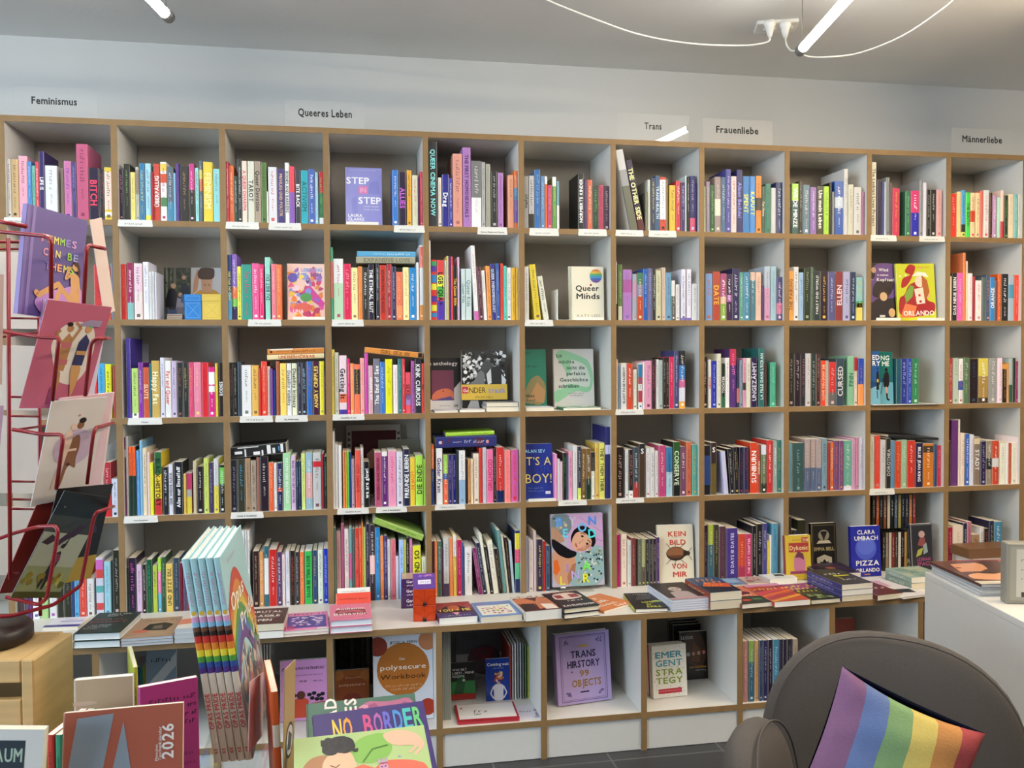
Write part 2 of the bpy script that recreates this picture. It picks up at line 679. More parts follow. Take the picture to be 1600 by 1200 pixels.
for i in range(I0, 12):
    u = part_copy('lu', up_mb, 'upright', M_LAM, low, (i * PW, 0, 0))
    part_copy('lue', ue_mb, 'edge_strip', M_PLY, u, (0, 0, 0))
    if i < 11:
        u = part_copy('ls', sb_mb, 'shelf_board', M_LAM, low, (i * PW, 0, 0))
        part_copy('lse', se_mb, 'edge_strip', M_PLY, u, (0, 0, 0))
        part_copy('lk', kp_mb, 'kick_panel', M_LAM, low, (i * PW, 0, 0))
        part_copy('lb', bp_mb, 'back_panel', M_LAM, low, (i * PW, 0, 0))

# ---------------------------------------------------------------- tube lamps under the ceiling


def tube_lamp(a, b, label, glow=None):
    a, b = Vector(a), Vector(b)
    t = (b - a).normalized()
    rot = t.to_track_quat('X', 'Z').to_matrix().to_4x4()
    rot.translation = a
    L = (b - a).length
    root = empty('tube_lamp', label, 'lamp', rot, 'tube lamps below the ceiling')
    # glowing half below, white metal back above
    n = 18
    def half(a0, a1, r):
        return [(r * math.cos(R(a0 + (a1 - a0) * q / n)), r * math.sin(R(a0 + (a1 - a0) * q / n))) for q in range(n + 1)]
    mb = MB()
    g = half(140, 400, 0.013)
    mb.loft([[(x, yy, zz) for yy, zz in g] for x in (0.03, L - 0.03)], False)
    mb.build('tube', glow or M_TUBE, root, True)
    mb = MB()
    g = half(40, 140, 0.0132) + half(140, 40, 0.0118)
    mb.loft([[(x, yy, zz) for yy, zz in g] for x in (0.03, L - 0.03)], True)
    mb.build('tube_back', M_WHITE, root, True)
    for x in (0.0, L - 0.032):
        mb = MB(); mb.tube([(x, 0, 0), (x + 0.032, 0, 0)], 0.0165, 16)
        mb.build('end_cap', M_METAL, root, True)
    dz = CEIL - a.z
    for x in (0.02, L - 0.02):
        mb = MB(); mb.tube([(x, 0, 0.016), (x, 0, dz)], 0.0008, 6)
        mb.build('suspension_wire', M_METAL, root, True)
    return root


p0 = atz(1250, 80, 2.15); p1 = atz(1322, 0, 2.15); d = (p1 - p0).normalized()
tube_lamp(p0, p0 + d * 1.5, 'lit tube lamp hanging beside the white ceiling socket on the right')
q0 = atz(264, 27, 2.15)
q1 = atz(238, 0, 2.15)
dq = (q1 - q0).normalized()
tube_lamp(q0, q0 + dq * 1.5, 'lit tube lamp whose end pokes in above the Feminismus sign')
tube_lamp((-1.6, -0.6, 2.15), (-1.7, -2.1, 2.15), 'lit tube lamp hanging furthest left, past the picture edge')
tube_lamp((0.95, -1.15, 2.15), (0.85, -2.65, 2.15), 'lit tube lamp hanging above the front display table, above the picture edge')
tube_lamp((3.30, -0.70, 2.15), (3.25, -2.1, 2.15), 'unseen warm tube lamp added right of the picture edge, near the desk', M_TUBEW)  # unseen lamp, put in to warm and brighten the rightmost column
tube_lamp((2.15, -2.9, 2.15), (2.05, -4.4, 2.15), 'unseen tube lamp added behind the camera to light the low cabinet')  # unseen lamp, added as frontal light for the low cabinet
# ================================================================ upright books: one line per compartment
# row, column, measuring view (origin x, origin y, scale), then  left, right, top, colour [,options] [|lettering]
VIEW = {'A': (0, 170, 4.4444), 'B': (340, 190, 4.7059), 'C': (660, 200, 5.1613), 'D': (950, 220, 5.5034), 'E': (1220, 220, 4.2105),
        'F': (140, 370, 4.2105), 'G': (510, 360, 5.1613), 'H': (660, 370, 5.1613), 'I': (950, 370, 5.5034), 'J': (1220, 370, 4.2105),
        'K': (140, 500, 4.2105), 'L': (510, 510, 5.1613), 'M': (660, 510, 5.1613), 'N': (950, 510, 5.5034), 'O': (1220, 510, 4.2105),
        'P': (140, 640, 4.2105), 'Q': (510, 640, 5.1613), 'R': (660, 640, 5.1613), 'S': (950, 640, 5.5034), 'U': (1220, 640, 4.2105),
        'V': (0, 900, 4.0), 'X': (100, 780, 3.8095), 'Y': (510, 780, 5.1613), 'Z': (660, 780, 5.1613), 'W': (950, 780, 5.5034),
        'B5': (1220, 750, 4.2105), 'C5': (1100, 960, 3.2), 'P5': (0, 900, 4.0)}
BOOKS = '''
0 0 A; 22,78,348,ddd,t555|~; 78,128,350,ca7,t432|~; 128,192,328,eab,t644|~; 192,220,365,48c,tfff|~; 220,248,395,7ba,t284|~; 248,275,367,d45,tfff|~; 272,310,295,326,tfff|LIFE IS; 310,400,395,e8e8ec,t999|~; 422,445,415,765; 445,498,362,c7a,t53a|~; 500,545,372,437,taaf|~; 530,612,245,c25a7e,t835|~; 618,690,410,213,tf46|BITCH; 692,722,420,112,ta33|~; 725,790,408,ec4,t765,B.08.15.fff,B.2.92.fdc|~
0 1 A; 818,858,420,213,tc8a|~; 860,905,382,252820,t8a6|~; 905,942,440,ed7,t876|~; 942,968,405,bba,t666,B.5.95.987|~; 970,1005,378,27a,tdd4|~; 1008,1050,380,ade,t348,B0.1.ee5|~; 1052,1067,440,a23; 1068,1112,382,c43,tfff^|ÜBERFÄLLIG; 1114,1160,370,eee,tb36,B.25.4.485,B.65.8.d52,B.85.97.ec5|~; 1162,1207,405,567,tddd,B0.35.48a|~; 1208,1222,445,8bd; 1223,1246,380,538,t336; 1250,1312,398,241f1f,ta86|~; 1314,1352,382,221,B.55.1.c38,tfce|~; 1356,1382,410,9dd,t222|~; 1384,1408,360,567,B.5.7.c63,B.7.85.dc5|~; 1412,1480,370,ecd23c,tfea|FEMINISM; 1482,1535,418,9dd,t688|~
0 2 B; 55,85,295,c45,tfff|~; 86,122,322,d63,tfdb|~; 123,148,400,243,tfff|~; 150,178,275,222,tfff|~; 180,218,290,edc,td36|A QUEER DHARMA; 222,272,292,ddc,t222|TAROT; 274,320,292,a98,t222|Queer Devotion; 321,362,300,573,t342|~; 365,371,515,eee; 372,438,335,e6e4ea,tc66|~; 440,494,348,437,tdb8|PRIVILEG UND POLITIK; 496,528,302,eee,t333|BODIES AND BARRIERS; 530,568,330,85b,B.55.1.e45,tb56|~; 573,611,355,334,tfff|BITE BACK; 613,667,360,2ab,t066|ACTIVISM; 669,716,350,46b,tfff|~; 718,742,372,9cd,tfff|~; 745,795,370,374,B.6.1.c23,B0.13.eee,t8c7|~
0 3 B; 1285,1330,355,37c,tfff|~; 1333,1388,372,213,tc6d|ALLIES; 1392,1428,358,ea3,t753|~; 1432,1474,395,ddb,td34|~; 1476,1489,405,626; 1490,1525,368,d45,tfbb|~
0 4 C; 48,122,110,34363c,t9ff|QUEER CINEMA NOW; 128,156,400,edc,t222|~; 160,217,375,228,tfff|Drag; 218,244,405,33a,tfff|~; 246,322,208,d98,ta66|~; 324,392,158,a7b,t324|THE FIRST HOMOSEXUALS; 395,476,265,eee,B.45.1.777,tccc|~; 478,508,275,aaa,t666|~; 512,550,290,998,t554; 555,606,350,222,tbbb|~; 610,654,362,a7b,t848|~; 690,738,380,d97,ta55|~; 740,798,345,e73,B.1.5.75a,B.5.7.48b,tfff|~
0 5 C; 812,855,390,999,t222^|Vielfalt; 857,903,385,bbb,B0.28.221,t222|~; 905,953,335,26a,t8bd|~; 955,988,390,58b,tbde|~; 990,1009,390,e63,B.85.1.eee; 1010,1047,460,b36,teb8|~; 1050,1082,395,593,B.82.1.eee,tdd8|~; 1085,1105,430,7ab,B0.5.eee; 1255,1304,370,111,tfff^|NORMIERTE KINDER; 1306,1330,415,536; 1332,1372,418,c64,tfdc|~; 1375,1420,462,132,t6b5|~; 1422,1462,460,a35,t713|~; 1464,1524,470,424,tcba|~
0 6 D; 118,188,85,ccc,L-11,B0.55.665,B.55.75.999; 190,250,172,213,L-11,tffa,B0.25.522|THE OTHER SIDE; 310,330,440,776; 335,362,335,ccb,t888; 365,400,320,235,tdd7|~; 401,440,300,357,tcde|TRANS HEALTH; 442,496,312,c43,B.22.95.fff,t222|~; 498,512,330,986; 528,582,382,db4,t653|~; 584,625,345,c34,tfff|~; 627,662,358,326,tddf|~; 664,676,300,cdd; 677,701,310,112,tfff|~; 703,755,302,226,B0.25.c57,tbbd|~; 757,780,360,325
0 7 D; 812,842,390,aca,t364|~; 845,876,350,98a,tdc9|~; 878,918,378,153,t9c7|~; 919,972,310,988,tddc,B.3.6.ddc|~; 974,1012,312,468,tcde|~; 1015,1058,245,449,tccf|~; 1060,1107,305,dcc,ta55|~; 1109,1158,248,226,t88d|Alison Bechdel; 1160,1217,305,27b,tdd5|SPENT; 1219,1270,305,48c,tee5|KAPUTT; 1272,1321,302,e83,B.4.62.321,t321|~; 1323,1353,392,354,tdca|Fun Home; 1355,1402,368,276,t153|~; 1405,1444,405,ccc,t999; 1446,1525,358,236,tbcd|~
0 8 E; 48,70,285,122,t8a5|~; 72,118,282,255,B.66.1.ad5,tfff|WILDE MINZE; 119,144,265,111,taaa|~; 145,191,290,578,tdde|~; 193,236,305,86a,tedf|~; 240,282,298,332,tffe|Um mein Leben; 284,318,300,ad3,t562|~; 319,337,275,111,tb8a; 338,353,335,888; 355,412,265,25a,B.5.7.bcd,tfff|~; 413,442,185,ccc,t888|~; 443,478,288,ccb,t776|~; 480,530,305,ccc,t555|~; 532,566,335,968,t637|~
0 9 E; 593,630,140,ddc,t654|The Lesbian Lives Project; 634,660,255,213; 664,679,270,447; 681,693,270,bcd; 694,717,240,888,t555|~; 718,734,275,655; 735,782,312,c35,teb5|~; 820,854,330,375,t8c8|~; 858,910,328,d37,B0.52.22a,tfff|~; 913,934,258,999,t444|~; 936,960,275,dde; 962,984,322,111,tddd|~; 985,1022,322,222,tddd|~; 1025,1060,322,daa,tc77|~; 1064,1084,330,dde
0 10 E; 1112,1157,348,e43,tfbb|~; 1158,1186,335,fd9,tdb6|~; 1188,1216,325,5ad,B0.12.dd5,B.12.28.222,t368|~; 1218,1245,340,4d5,t252|THE SOUTH; 1248,1278,342,eda,td32,B.35.6.d42|~; 1280,1310,342,fda,t987|~; 1312,1331,330,e65; 1332,1370,325,eee,td66|~; 1372,1392,342,411,td66|~; 1394,1419,360,c9c,tfff|~; 1421,1444,372,bed; 1445,1468,325,fdc,B0.35.c34,td99|~; 1471,1495,360,232,t8b6|~; 1497,1532,350,edb,tcb9|~; 1534,1559,350,7bb,tdee|~; 1561,1600,350,ddc,t555|~
1 0 F; 30,100,185,c33,ta22|~; 104,138,195,e42,tfff|~; 140,165,175,778
1 1 F; 195,244,180,c33,td66|~; 246,291,172,925,B0.3.8bb|~; 293,348,175,edd,t665,B.5.95.ecd|~; 352,391,165,eef,t777|~; 393,411,230,ddd,t888|~; 412,429,230,ddd,t888|~; 431,442,232,dde
1 2 F; 900,934,118,248,B0.42.5ad,tee6|Hell Yeah Self-Care!; 936,970,115,86c,B0.2.325,B.2.32.7c4,B.32.5.e74,tfff|~; 972,1000,195,ee5,t342|~; 1001,1068,182,398,tc56|~; 1070,1116,175,e59,tfff|~; 1118,1147,182,e27,tfff|~; 1155,1190,135,9dc,t246^|DU BIST DU; 1197,1227,178,e78,tfff|~; 1228,1264,182,e74,tfda|~
1 3 G; 30,54,135,5b9,B.3.8.e88,te67|~; 57,138,228,eee,B0.6.bdb,tb57|~; 140,200,270,d25,tf9a|~; 202,255,300,fea,t975|~; 257,291,290,e83,tfc8|~; 293,338,298,222,tfff|~; 340,386,275,213,tfff|THE ETHICAL SLUT; 400,428,270,223,tfff|~; 430,485,280,c32,t522|REWRITING THE RULES; 487,527,270,a23,tfcc|~; 529,562,290,325,tedf|~; 565,617,335,e75,tfb7,B.1.3.f96|~; 619,668,298,fea,tca6|~; 670,725,300,28c,tfff|~; 727,750,258,eee,t9ab; 752,798,120,eee,B0.2.e94,B.7.98.e76|~
1 4 H; 53,67,28,eee; 70,116,185,d33,B.05.12.38c,B.15.25.ee4,B.3.4.53a,B.5.6.ee4,B.62.75.38c,B.8.9.53a,B.9.97.3a6; 118,177,188,d44,B0.32.53a,B.38.55.5b4,B.55.75.ee4,t111|LGBTQIA+; 179,196,190,ccb,t666|~; 198,212,155,dc6; 213,228,158,53a; 229,246,160,d44,tfbb|~; 248,282,235,111,teb4|The Queer Bible; 284,300,165,dbd; 315,349,258,cdd,t799|Queer Kids; 351,398,258,cdd,t799|Queer Kids; 403,438,72,eee,B0.12.d6b,L-3,td99|~; 442,477,242,523,tdbc,L-3|~; 483,513,272,eee,t876,L-3|~; 519,553,235,e94,t964,L-2|~; 557,590,218,228,tcde,L-2|QUEER PHENOMENOLOGY; 593,622,215,25a,tbdf,L-1|~; 626,650,215,d43,t611|~; 653,679,235,5cb,t376|~; 682,716,248,eee,t333|~; 718,752,250,eb3,t542|~; 754,790,250,eb3,t542|~
1 5 H; 820,860,240,ddd,t555|~; 872,924,225,ddc62e,L-6,t765|~; 952,996,322,ddc,L-9,t333|~
1 6 I; 55,80,215,ddd,B0.28.312,t777|~; 88,124,238,573,tbd9,B0.25.ccb|~; 126,206,282,a7b,t76a,B.55.8.a59|~; 210,249,320,9ab,B.5.85.b9b,tc88|~; 252,302,310,b42,B.5.75.88a,B.75.1.375,tfda|~; 304,343,275,15a,tbde|~; 345,380,270,669,tbcf|~; 382,411,275,222,tfff|~; 413,458,290,cca,t555|~; 460,497,265,cba,tb88|~; 499,545,308,69b,t346|~; 547,579,370,555,teee,B.6.98.ddd|~; 581,618,410,ddd,t999|~; 630,670,280,dde,t557,B0.05.76b|~; 676,718,280,dde,t557,B0.05.76b|~; 722,780,405,ddd,t888|~
1 7 I; 815,834,245,222; 838,898,315,79c,tb65|~; 901,965,300,a43,teb4|DATE; 968,1019,315,a47,B0.35.8a4,B.35.5.db9,tfff|~; 1021,1068,320,314,tfff,B.4.55.a6a|~; 1070,1130,272,225,tccd|~; 1132,1166,305,598,tcde|~; 1168,1221,305,48a,tdef|~; 1223,1268,305,478,B.83.1.dba,tcee|~; 1270,1318,305,dba,tb75|~; 1320,1343,420,536; 1345,1396,255,abc,B0.6.c9b,ta67|~; 1398,1448,255,9bc,t79a|~; 1450,1506,345,447,B.15.4.c79,tecd|~
1 8 J; 48,83,225,ea5,t753^|THE PAIRING; 84,118,198,ddd,t555|~; 119,150,235,9bd,t579|~; 152,195,205,232,t9a8|~; 196,216,200,565,taba|~; 218,258,225,233,tddd^|FABLE F END WORLD; 260,310,225,212,teb5|~; 312,358,230,558,tccd^|~; 360,408,230,833,tedd^|ELLEN; 410,456,230,aac,t558^|~; 458,494,232,235,tcde^|~; 496,540,265,8bb,B0.4.dc6,B.3.45.4a7,tdb4|~
1 10 J; 1108,1124,260,fed; 1126,1159,238,222,tfff^|DAS NEUE LEBEN; 1160,1198,238,e6b,tfce|~; 1200,1217,105,e85; 1219,1230,160,fdb; 1231,1261,240,fee,tc99|~; 1262,1280,262,a23; 1283,1321,288,fee,tc99|~; 1323,1349,265,566; 1350,1375,250,457,tea5|~; 1376,1408,265,38c,tfff^|ORANGE; 1409,1427,290,744; 1428,1449,245,e62,tfb8|~; 1451,1497,245,222,teee|~; 1499,1534,255,abc,B.5.8.59b; 1536,1586,252,e43,tfba|~
2 0 K; 35,54,330,d33; 56,102,285,4ad,t246|~; 104,146,290,ee2,t222|~; 155,180,300,a33
2 1 K; 240,270,120,439; 278,321,318,bd7,t564,B0.1.fff|~; 323,352,280,82a,tedf|~; 355,394,312,c53,tfdb|SLUTS; 396,407,285,278; 409,464,268,ca5,tffd|Happy Fat; 466,496,248,dde,t55b|~; 498,538,268,eee,td54|Fat and Queer; 540,575,270,cbd,t335|~; 577,613,282,222,ta65|~; 615,652,282,222,tba6|~; 654,684,278,d47,teb4|~; 686,736,278,e8a,ted8|~; 738,782,280,d23,tb11|~; 784,826,310,d18,tfff,B.5.62.fff,B.65.9.fff|~; 828,846,285,ec4; 850,885,282,211,tfff^|BODIES
2 2 K; 912,946,280,222,t967|~; 948,971,280,111,tccc|~; 975,998,275,345; 1000,1066,297,eee,t777|~; 1068,1115,298,eb5,t864|~; 1116,1129,320,d32; 1130,1168,272,e43,tfcb|~; 1171,1191,305,dba,tb97|~; 1192,1208,320,74a; 1210,1226,330,248; 1228,1250,272,a53,td96|~; 1254,1296,285,fd6,ta75|~; 1298,1330,285,eee,t444|Disability Visibility; 1332,1368,285,eec,t333|Disability Intimacy; 1370,1394,275,224,teee|~; 1396,1428,280,223,tadf|~; 1430,1466,272,26b,te56|~; 1468,1512,272,413,tfd6^|ANGRY CRIPPLES; 1514,1544,272,fe3,tba5|~; 1546,1568,330,423,td86|~
2 3 L; 40,66,185,fe7,t986|~; 67,100,210,ccb,t999|~; 103,166,235,edd6e2,t222,B0.08.439,B.2.35.e75|Getting It; 170,192,260,e27,tfcd|~; 195,224,298,f95,tfdb|~; 226,272,305,f75,B.4.9.222,teb5|~; 274,308,255,faa,td66|~; 310,338,215,c4a; 340,377,315,dab,tfff^|wir kommen; 380,432,260,778,tfff^|The End of Sex; 434,474,285,37c,tdef|~; 476,534,265,ee1,tba2|~; 540,577,310,fee,ta9c|~; 578,611,262,277,t8bb|~; 612,636,262,d34,tfff|~; 638,683,370,e56,B.2.45.a8c,t622|SEXED; 685,712,278,a5a,t737|~; 714,767,265,223,tfff|KINK CURIOUS; 769,812,298,e42,t511|Kink
2 6 N; 55,87,282,dcb,ta66|~; 89,109,335,79b,t346|~; 110,162,315,ddd,t222^|ELLIOT PAGE PAGEBOY; 164,214,318,c42,tfff|~; 216,250,370,ddc,t666|~; 262,297,320,ddd,B.7.98.27a,B.15.4.b34,B.55.7.b34,t27a|~; 298,318,305,edd; 320,375,295,d9b,t735|~; 376,411,285,312,td57|~; 412,440,285,ddd,t444|~; 441,472,290,abb,t444|~; 474,499,270,211,tbbb|~; 500,526,268,211,tbbb|~; 528,568,262,c25,tfbc|~; 569,610,210,447,tddf|~; 612,666,210,222,B0.12.ea4,B.12.36.dde,B.36.5.c69,B.5.75.37b,teee|~
2 7 N; 815,858,265,211,tcba|~; 860,890,285,ddd,tc33|WOMEN; 892,935,298,12a,tbcf|~; 936,974,235,ddc,t765|~; 976,1008,320,121,B0.25.264,teee^|TOCHTER; 1010,1046,270,eee,tc33|~; 1048,1105,195,537,B.72.1.b35,tf8b|~; 1107,1131,285,335,B.1.4.c77; 1133,1159,290,89a,t345|~; 1161,1189,272,d9b,t844,B.35.5.333|~; 1191,1227,272,ddc,t777|~; 1228,1284,270,214,tdde^|UNGEZÄHMT; 1296,1345,188,266,tdee^|LA FILLE DANS L'ECRAN; 1347,1367,320,533; 1396,1442,310,4a8,t9dc|~
2 8 O; 48,89,178,222,tbaa^|~; 91,130,178,212,tcbb^|~; 132,162,178,223,tc77^|~; 164,198,178,ccc,ta77|~; 200,231,178,233,tbbb^|~; 232,260,180,422,tbaa|~; 264,295,225,d42,tfdb^|I LOVE YOU DONT DIE; 297,316,225,ba9; 318,362,235,c33,B0.3.666,tdbb|~; 364,416,212,345,tddd^|CURSED; 440,481,195,8b9,t365^|FINN; 484,505,205,dcb,B.72.1.a23,t422|~; 510,570,212,24a,B0.45.e95,tb86^|~
2 9 O; 760,791,215,156; 792,829,212,238,tbcf|~; 830,864,212,24a,tcdf|~; 866,908,212,285,tcec|~
2 10 O; 1104,1131,208,b44,tecc|~; 1133,1168,208,bcb,t797|~; 1170,1200,212,eee,tb56,B.3.5.35a|~; 1202,1238,205,575,tccb|~; 1240,1297,215,211,t346|~; 1301,1365,210,a84,B.6.1.dc5,B0.12.432,tfff|~; 1366,1424,208,999,tddd|~; 1426,1457,208,fde,tcaa|~; 1458,1487,250,211,B.88.1.d94,teb5|~; 1488,1500,240,d95; 1501,1525,210,abb,B0.4.354; 1526,1544,208,222; 1545,1586,230,825,tdac^|~
3 0 P; 62,90,250,eee,t333|~; 96,142,348,b23,tdbb,B0.55.c22|~; 147,192,455,dde,t335|~
3 1 P; 218,236,185,726,B.75.85.ccc; 238,256,178,bbb; 258,281,245,132,B.58.1.f62,t233|~; 282,304,245,132,B.58.1.f62,t233|~; 306,329,270,6ae,t356^|~; 330,349,205,8bd; 350,378,255,edb,t432^|~; 380,398,280,ecc; 399,421,350,ee3,t998|~; 428,474,280,ec3,B0.26.c33,B.65.1.263,t111|BLACK-HISTORY; 484,520,380,112,tfff|~; 522,550,360,dde,t446^|DER WEISSE FLECK; 556,614,345,112,tfff^|Alles nur Einzelfall?; 620,637,425,db5; 638,674,420,b36,B0.42.dc4,B.42.6.aaa; 682,706,340,cb9; 708,750,375,211,tddd^|~; 752,785,320,cd6,t785|~; 788,816,350,436,tbbd|~; 818,851,325,ed4,B.5.1.ddd,t888|~; 856,898,365,221,B.6.95.7c5,tfff|~
3 2 P; 922,972,330,223,t99b|~; 974,1024,325,332,t5ac|~; 1026,1060,320,a86,t654|~; 1062,1098,335,a98,t543|~; 1100,1121,315,965; 1122,1178,310,212,tddd|~; 1180,1212,350,e63,tfdb|~; 1214,1234,352,eee,tc55|~; 1236,1271,352,225,tfff,B.4.48.c43|~; 1273,1325,285,ada,tfff^|UTOPIEN FÜR DEN ALLTAG; 1327,1357,305,dbd,t637|READ THIS TO GET SMARTER; 1360,1375,340,235,tadf|~; 1376,1391,340,235,tadf|~; 1394,1420,290,de8,t897|~; 1422,1468,285,9bc,B.2.65.daa,tfff|~; 1470,1525,285,ccc,t755,B.75.85.d23|~; 1527,1542,290,a23; 1544,1572,310,121,t6c7|~
3 3 Q; 50,68,180,eee; 70,96,285,eee; 98,124,290,eee; 134,151,340,e85; 152,168,340,ec4; 169,186,340,6b5; 187,202,342,248; 204,230,400,b9a,t543|~; 234,275,330,e54,tb22^|KOMMT GUT; 277,301,310,ddd,t888|~; 302,348,420,111,tfff^|we are glowi; 390,446,345,b57,t612^|MODERN HEARTBREAK; 448,495,340,627,B.92.1.eee,tfff|~; 498,566,335,e9b,td57|~; 568,618,340,dde,t335^|~; 622,672,320,224,tfff^|FREUNDE LIEBEN; 676,717,385,ec3,te63|LOVE IN; 719,780,370,be5,t453^|DIE ENDE; 784,812,400,ad4,t884|~
3 4 R; 72,96,285,e73,B0.6.248|~; 112,164,312,eee,t537|Gender Kram; 170,208,365,e64,B.5.62.35a,B.62.1.9c5,tffa|~; 210,241,365,226,tb8d|~; 243,276,365,117,tcbd|~; 278,294,330,222; 296,348,330,9bd,B.45.1.eee,t99a|~; 352,366,400,211; 367,391,400,d95,t532|~; 392,412,400,edb,t876|~; 414,458,355,edc,t976|~; 460,486,310,c32; 487,518,305,ccd,t99a|~; 520,573,320,e7a,tc36^|GIRLHOOD; 576,595,320,311,tccc|~; 597,660,305,c33,B0.22.125,tfcb|~; 664,712,330,f88,tb7a|~; 714,776,325,d6a,te34|~; 778,800,440,eee
3 5 R; 1066,1089,360,e9c; 1090,1111,400,ddd,t555; 1112,1132,420,ecd; 1134,1165,350,111,t5a5|~; 1166,1179,370,37a; 1180,1212,335,e9b,t335|~; 1214,1252,290,ddd,t888|~; 1254,1282,300,224,B0.22.de6,tfff|~; 1284,1318,315,752,teda|~; 1320,1360,315,752,B0.4.132,teee|~; 1362,1392,345,eed,B.6.1.222,t987|~; 1394,1425,270,db5,tc43|~; 1428,1472,268,dd6,t543|THEY THEM THEIR; 1476,1489,140,337,B.62.75.ddf; 1490,1503,140,337,B.62.75.ddf; 1504,1517,140,337,B.62.75.ddf; 1518,1530,140,337,B.62.75.ddf
3 6 S; 62,140,325,211,tba9^|~; 148,178,345,ddd,t976|~; 180,218,345,211,tc88,B0.15.eee|~; 222,264,325,345,B0.3.a33|~; 268,322,295,432,tfff,B.82.1.222|S; 326,362,330,ddd,tb44|~; 364,402,330,ddd,t357|~; 404,434,355,ddd,tb44|~; 436,498,310,b47,tecd|~; 502,556,325,acd,B.5.1.37a,t124|~; 562,622,280,111,B.5.1.252,tdec|CONSERVE; 624,673,320,746,tedd|~; 674,716,280,c64,t733|~; 722,770,305,5a9,tca6|~
3 7 S; 816,881,310,112,B.2.8.248,t358; 884,935,285,322,tfff,B0.6.652|S; 985,1024,360,cce,L-5; 1040,1076,340,112,tddd,L-4|~; 1080,1118,325,112,tdb5,L-3|~; 1121,1157,325,113,t937|~; 1160,1200,325,225,t934|~; 1222,1284,285,d42,tfff^|SUNBURN; 1286,1312,300,b43,tfdb^|SUNBURN; 1314,1362,305,675,B.8.1.dde,B0.2.232,tfff|~; 1366,1418,265,c33,tfff|~; 1420,1456,270,9aa,tfff|~; 1458,1515,262,276,tcb5^|~
3 8 U; 48,76,225,69a; 78,152,220,355,t8aa|~; 158,194,195,a99,B0.45.568,tcba|~; 196,231,195,a99,B0.45.568,tcba|~; 232,268,195,a99,B0.45.568,tcba|~; 270,305,190,79a,t345|~; 308,325,220,933; 326,348,215,d62,tfff|~; 350,380,205,747,te85|~; 382,412,205,747,te85|~; 414,466,205,6a9,tddc,B0.08.dde|~; 468,490,195,c9b,t766|~; 492,514,185,c8a,t766|~; 516,558,185,ccd,t555^|~
3 9 U; 584,615,175,ccb,t665^|~; 617,655,172,d43,tb88|~; 656,690,200,ccc,t888|~; 692,724,190,222,tccc^|DOROTHEA; 726,750,205,58a; 752,792,208,c42,td96|~; 794,830,200,9b9,tcdb|~; 832,884,205,c32,tfcc|~; 886,935,220,214,tfff|BILLIE JEAN KING; 937,1005,225,c72,tfdb,B.8.95.432|~; 1007,1028,225,247; 1030,1076,235,b24,te89|~
3 10 U; 1100,1121,205,423; 1123,1167,70,637; 1168,1180,65,edc; 1182,1210,155,edc,tb76^|~; 1212,1242,160,36b,tfff|~; 1244,1270,165,dde,tc66|~; 1272,1312,180,876,teee,B.85.97.dca|STADT; 1314,1350,210,214,tbbd|~; 1352,1389,205,987,B.35.6.222,teee|~; 1392,1435,205,c42,teee,B.4.6.ddd|~; 1437,1480,220,eed,tbbb|~; 1482,1499,220,eee; 1500,1516,220,c53; 1518,1550,220,eed,tbca|~; 1552,1590,180,fee,t779|~
4 0 V; 120,156,-20,433; 158,180,0,546; 182,201,20,637; 203,250,-60,eee,t66a|~; 252,300,-60,ac8,t485|~; 308,355,-60,ddd,ta5a|~; 358,400,-60,221; 402,449,-50,221,t887|~; 450,465,-50,248; 466,496,-40,5ad,t368|~; 498,541,-40,d43,tfbb|~; 545,589,20,ddd,t744^|~; 600,648,-112,ccd,B.1.22.c44,B.4.52.5aa,B.65.8.c44,B.8.97.c6b; 652,694,-90,9cd,t58a|~; 706,755,-160,221,tbaa|~
4 1 X; 362,383,410,133,t5a9|~; 385,432,350,213,tc5a|~; 434,466,390,dbd,t756|~; 468,491,390,211,teee|~; 492,526,360,153,t4b8|~; 530,557,395,bc4,t563|~; 560,581,350,e8b,B.75.1.ad4,B0.35.6bd|~; 583,606,345,253,tbda|~; 608,650,385,ec6,t543^|UND JETZT DU.; 652,690,350,345,taab|~; 691,709,380,713; 711,735,390,546; 736,760,380,923; 762,790,370,345
4 2 X; 1062,1076,185,eee,t555|~; 1078,1091,185,ddd,t555|~; 1093,1106,185,eee,t555|~; 1125,1163,310,311,tba8|~; 1165,1190,315,d95,tfdc|~; 1192,1220,280,267,teee,B.2.8.eee|~; 1222,1268,300,c22,tedd|~; 1270,1298,315,536,tfff|~; 1300,1318,330,edd,tc44|~; 1320,1345,310,dde,t999|~; 1347,1376,308,211,tc54|~; 1378,1400,315,223,teee|~; 1405,1430,315,e73,tfdb|~; 1434,1478,310,3b5,t121|BOYS WILL BE BOYS; 1482,1508,305,247,ted8|~; 1512,1544,300,ded,t868|~; 1546,1582,295,13b,tbdf|~
4 3 Y; 58,80,230,687,t453|~; 82,118,265,b88,t544|~; 120,145,200,a57; 147,182,240,edd,t655|~; 184,208,225,7aa,B.3.65.c69; 210,230,240,566; 232,262,235,d32,tfba|~; 264,286,230,e53,tfdb|~; 287,297,190,e94; 299,318,225,bc6; 320,348,200,214,teee|~; 350,392,210,323,B.35.6.fcc,teee^|~; 395,434,230,28c,tbdf|~; 436,464,300,e84,tfdb|~; 466,492,295,437,tccf|~; 494,518,325,ddd,t998|~; 520,561,325,d78,tb45|~; 562,585,460,dde; 587,628,330,acf,t357^|~; 630,644,330,dd5; 645,670,315,111,tfff|~; 672,696,320,d8b,t345|~; 698,764,375,ee3,t222^|SEX UND SO; 770,810,465,eec,tcba|~
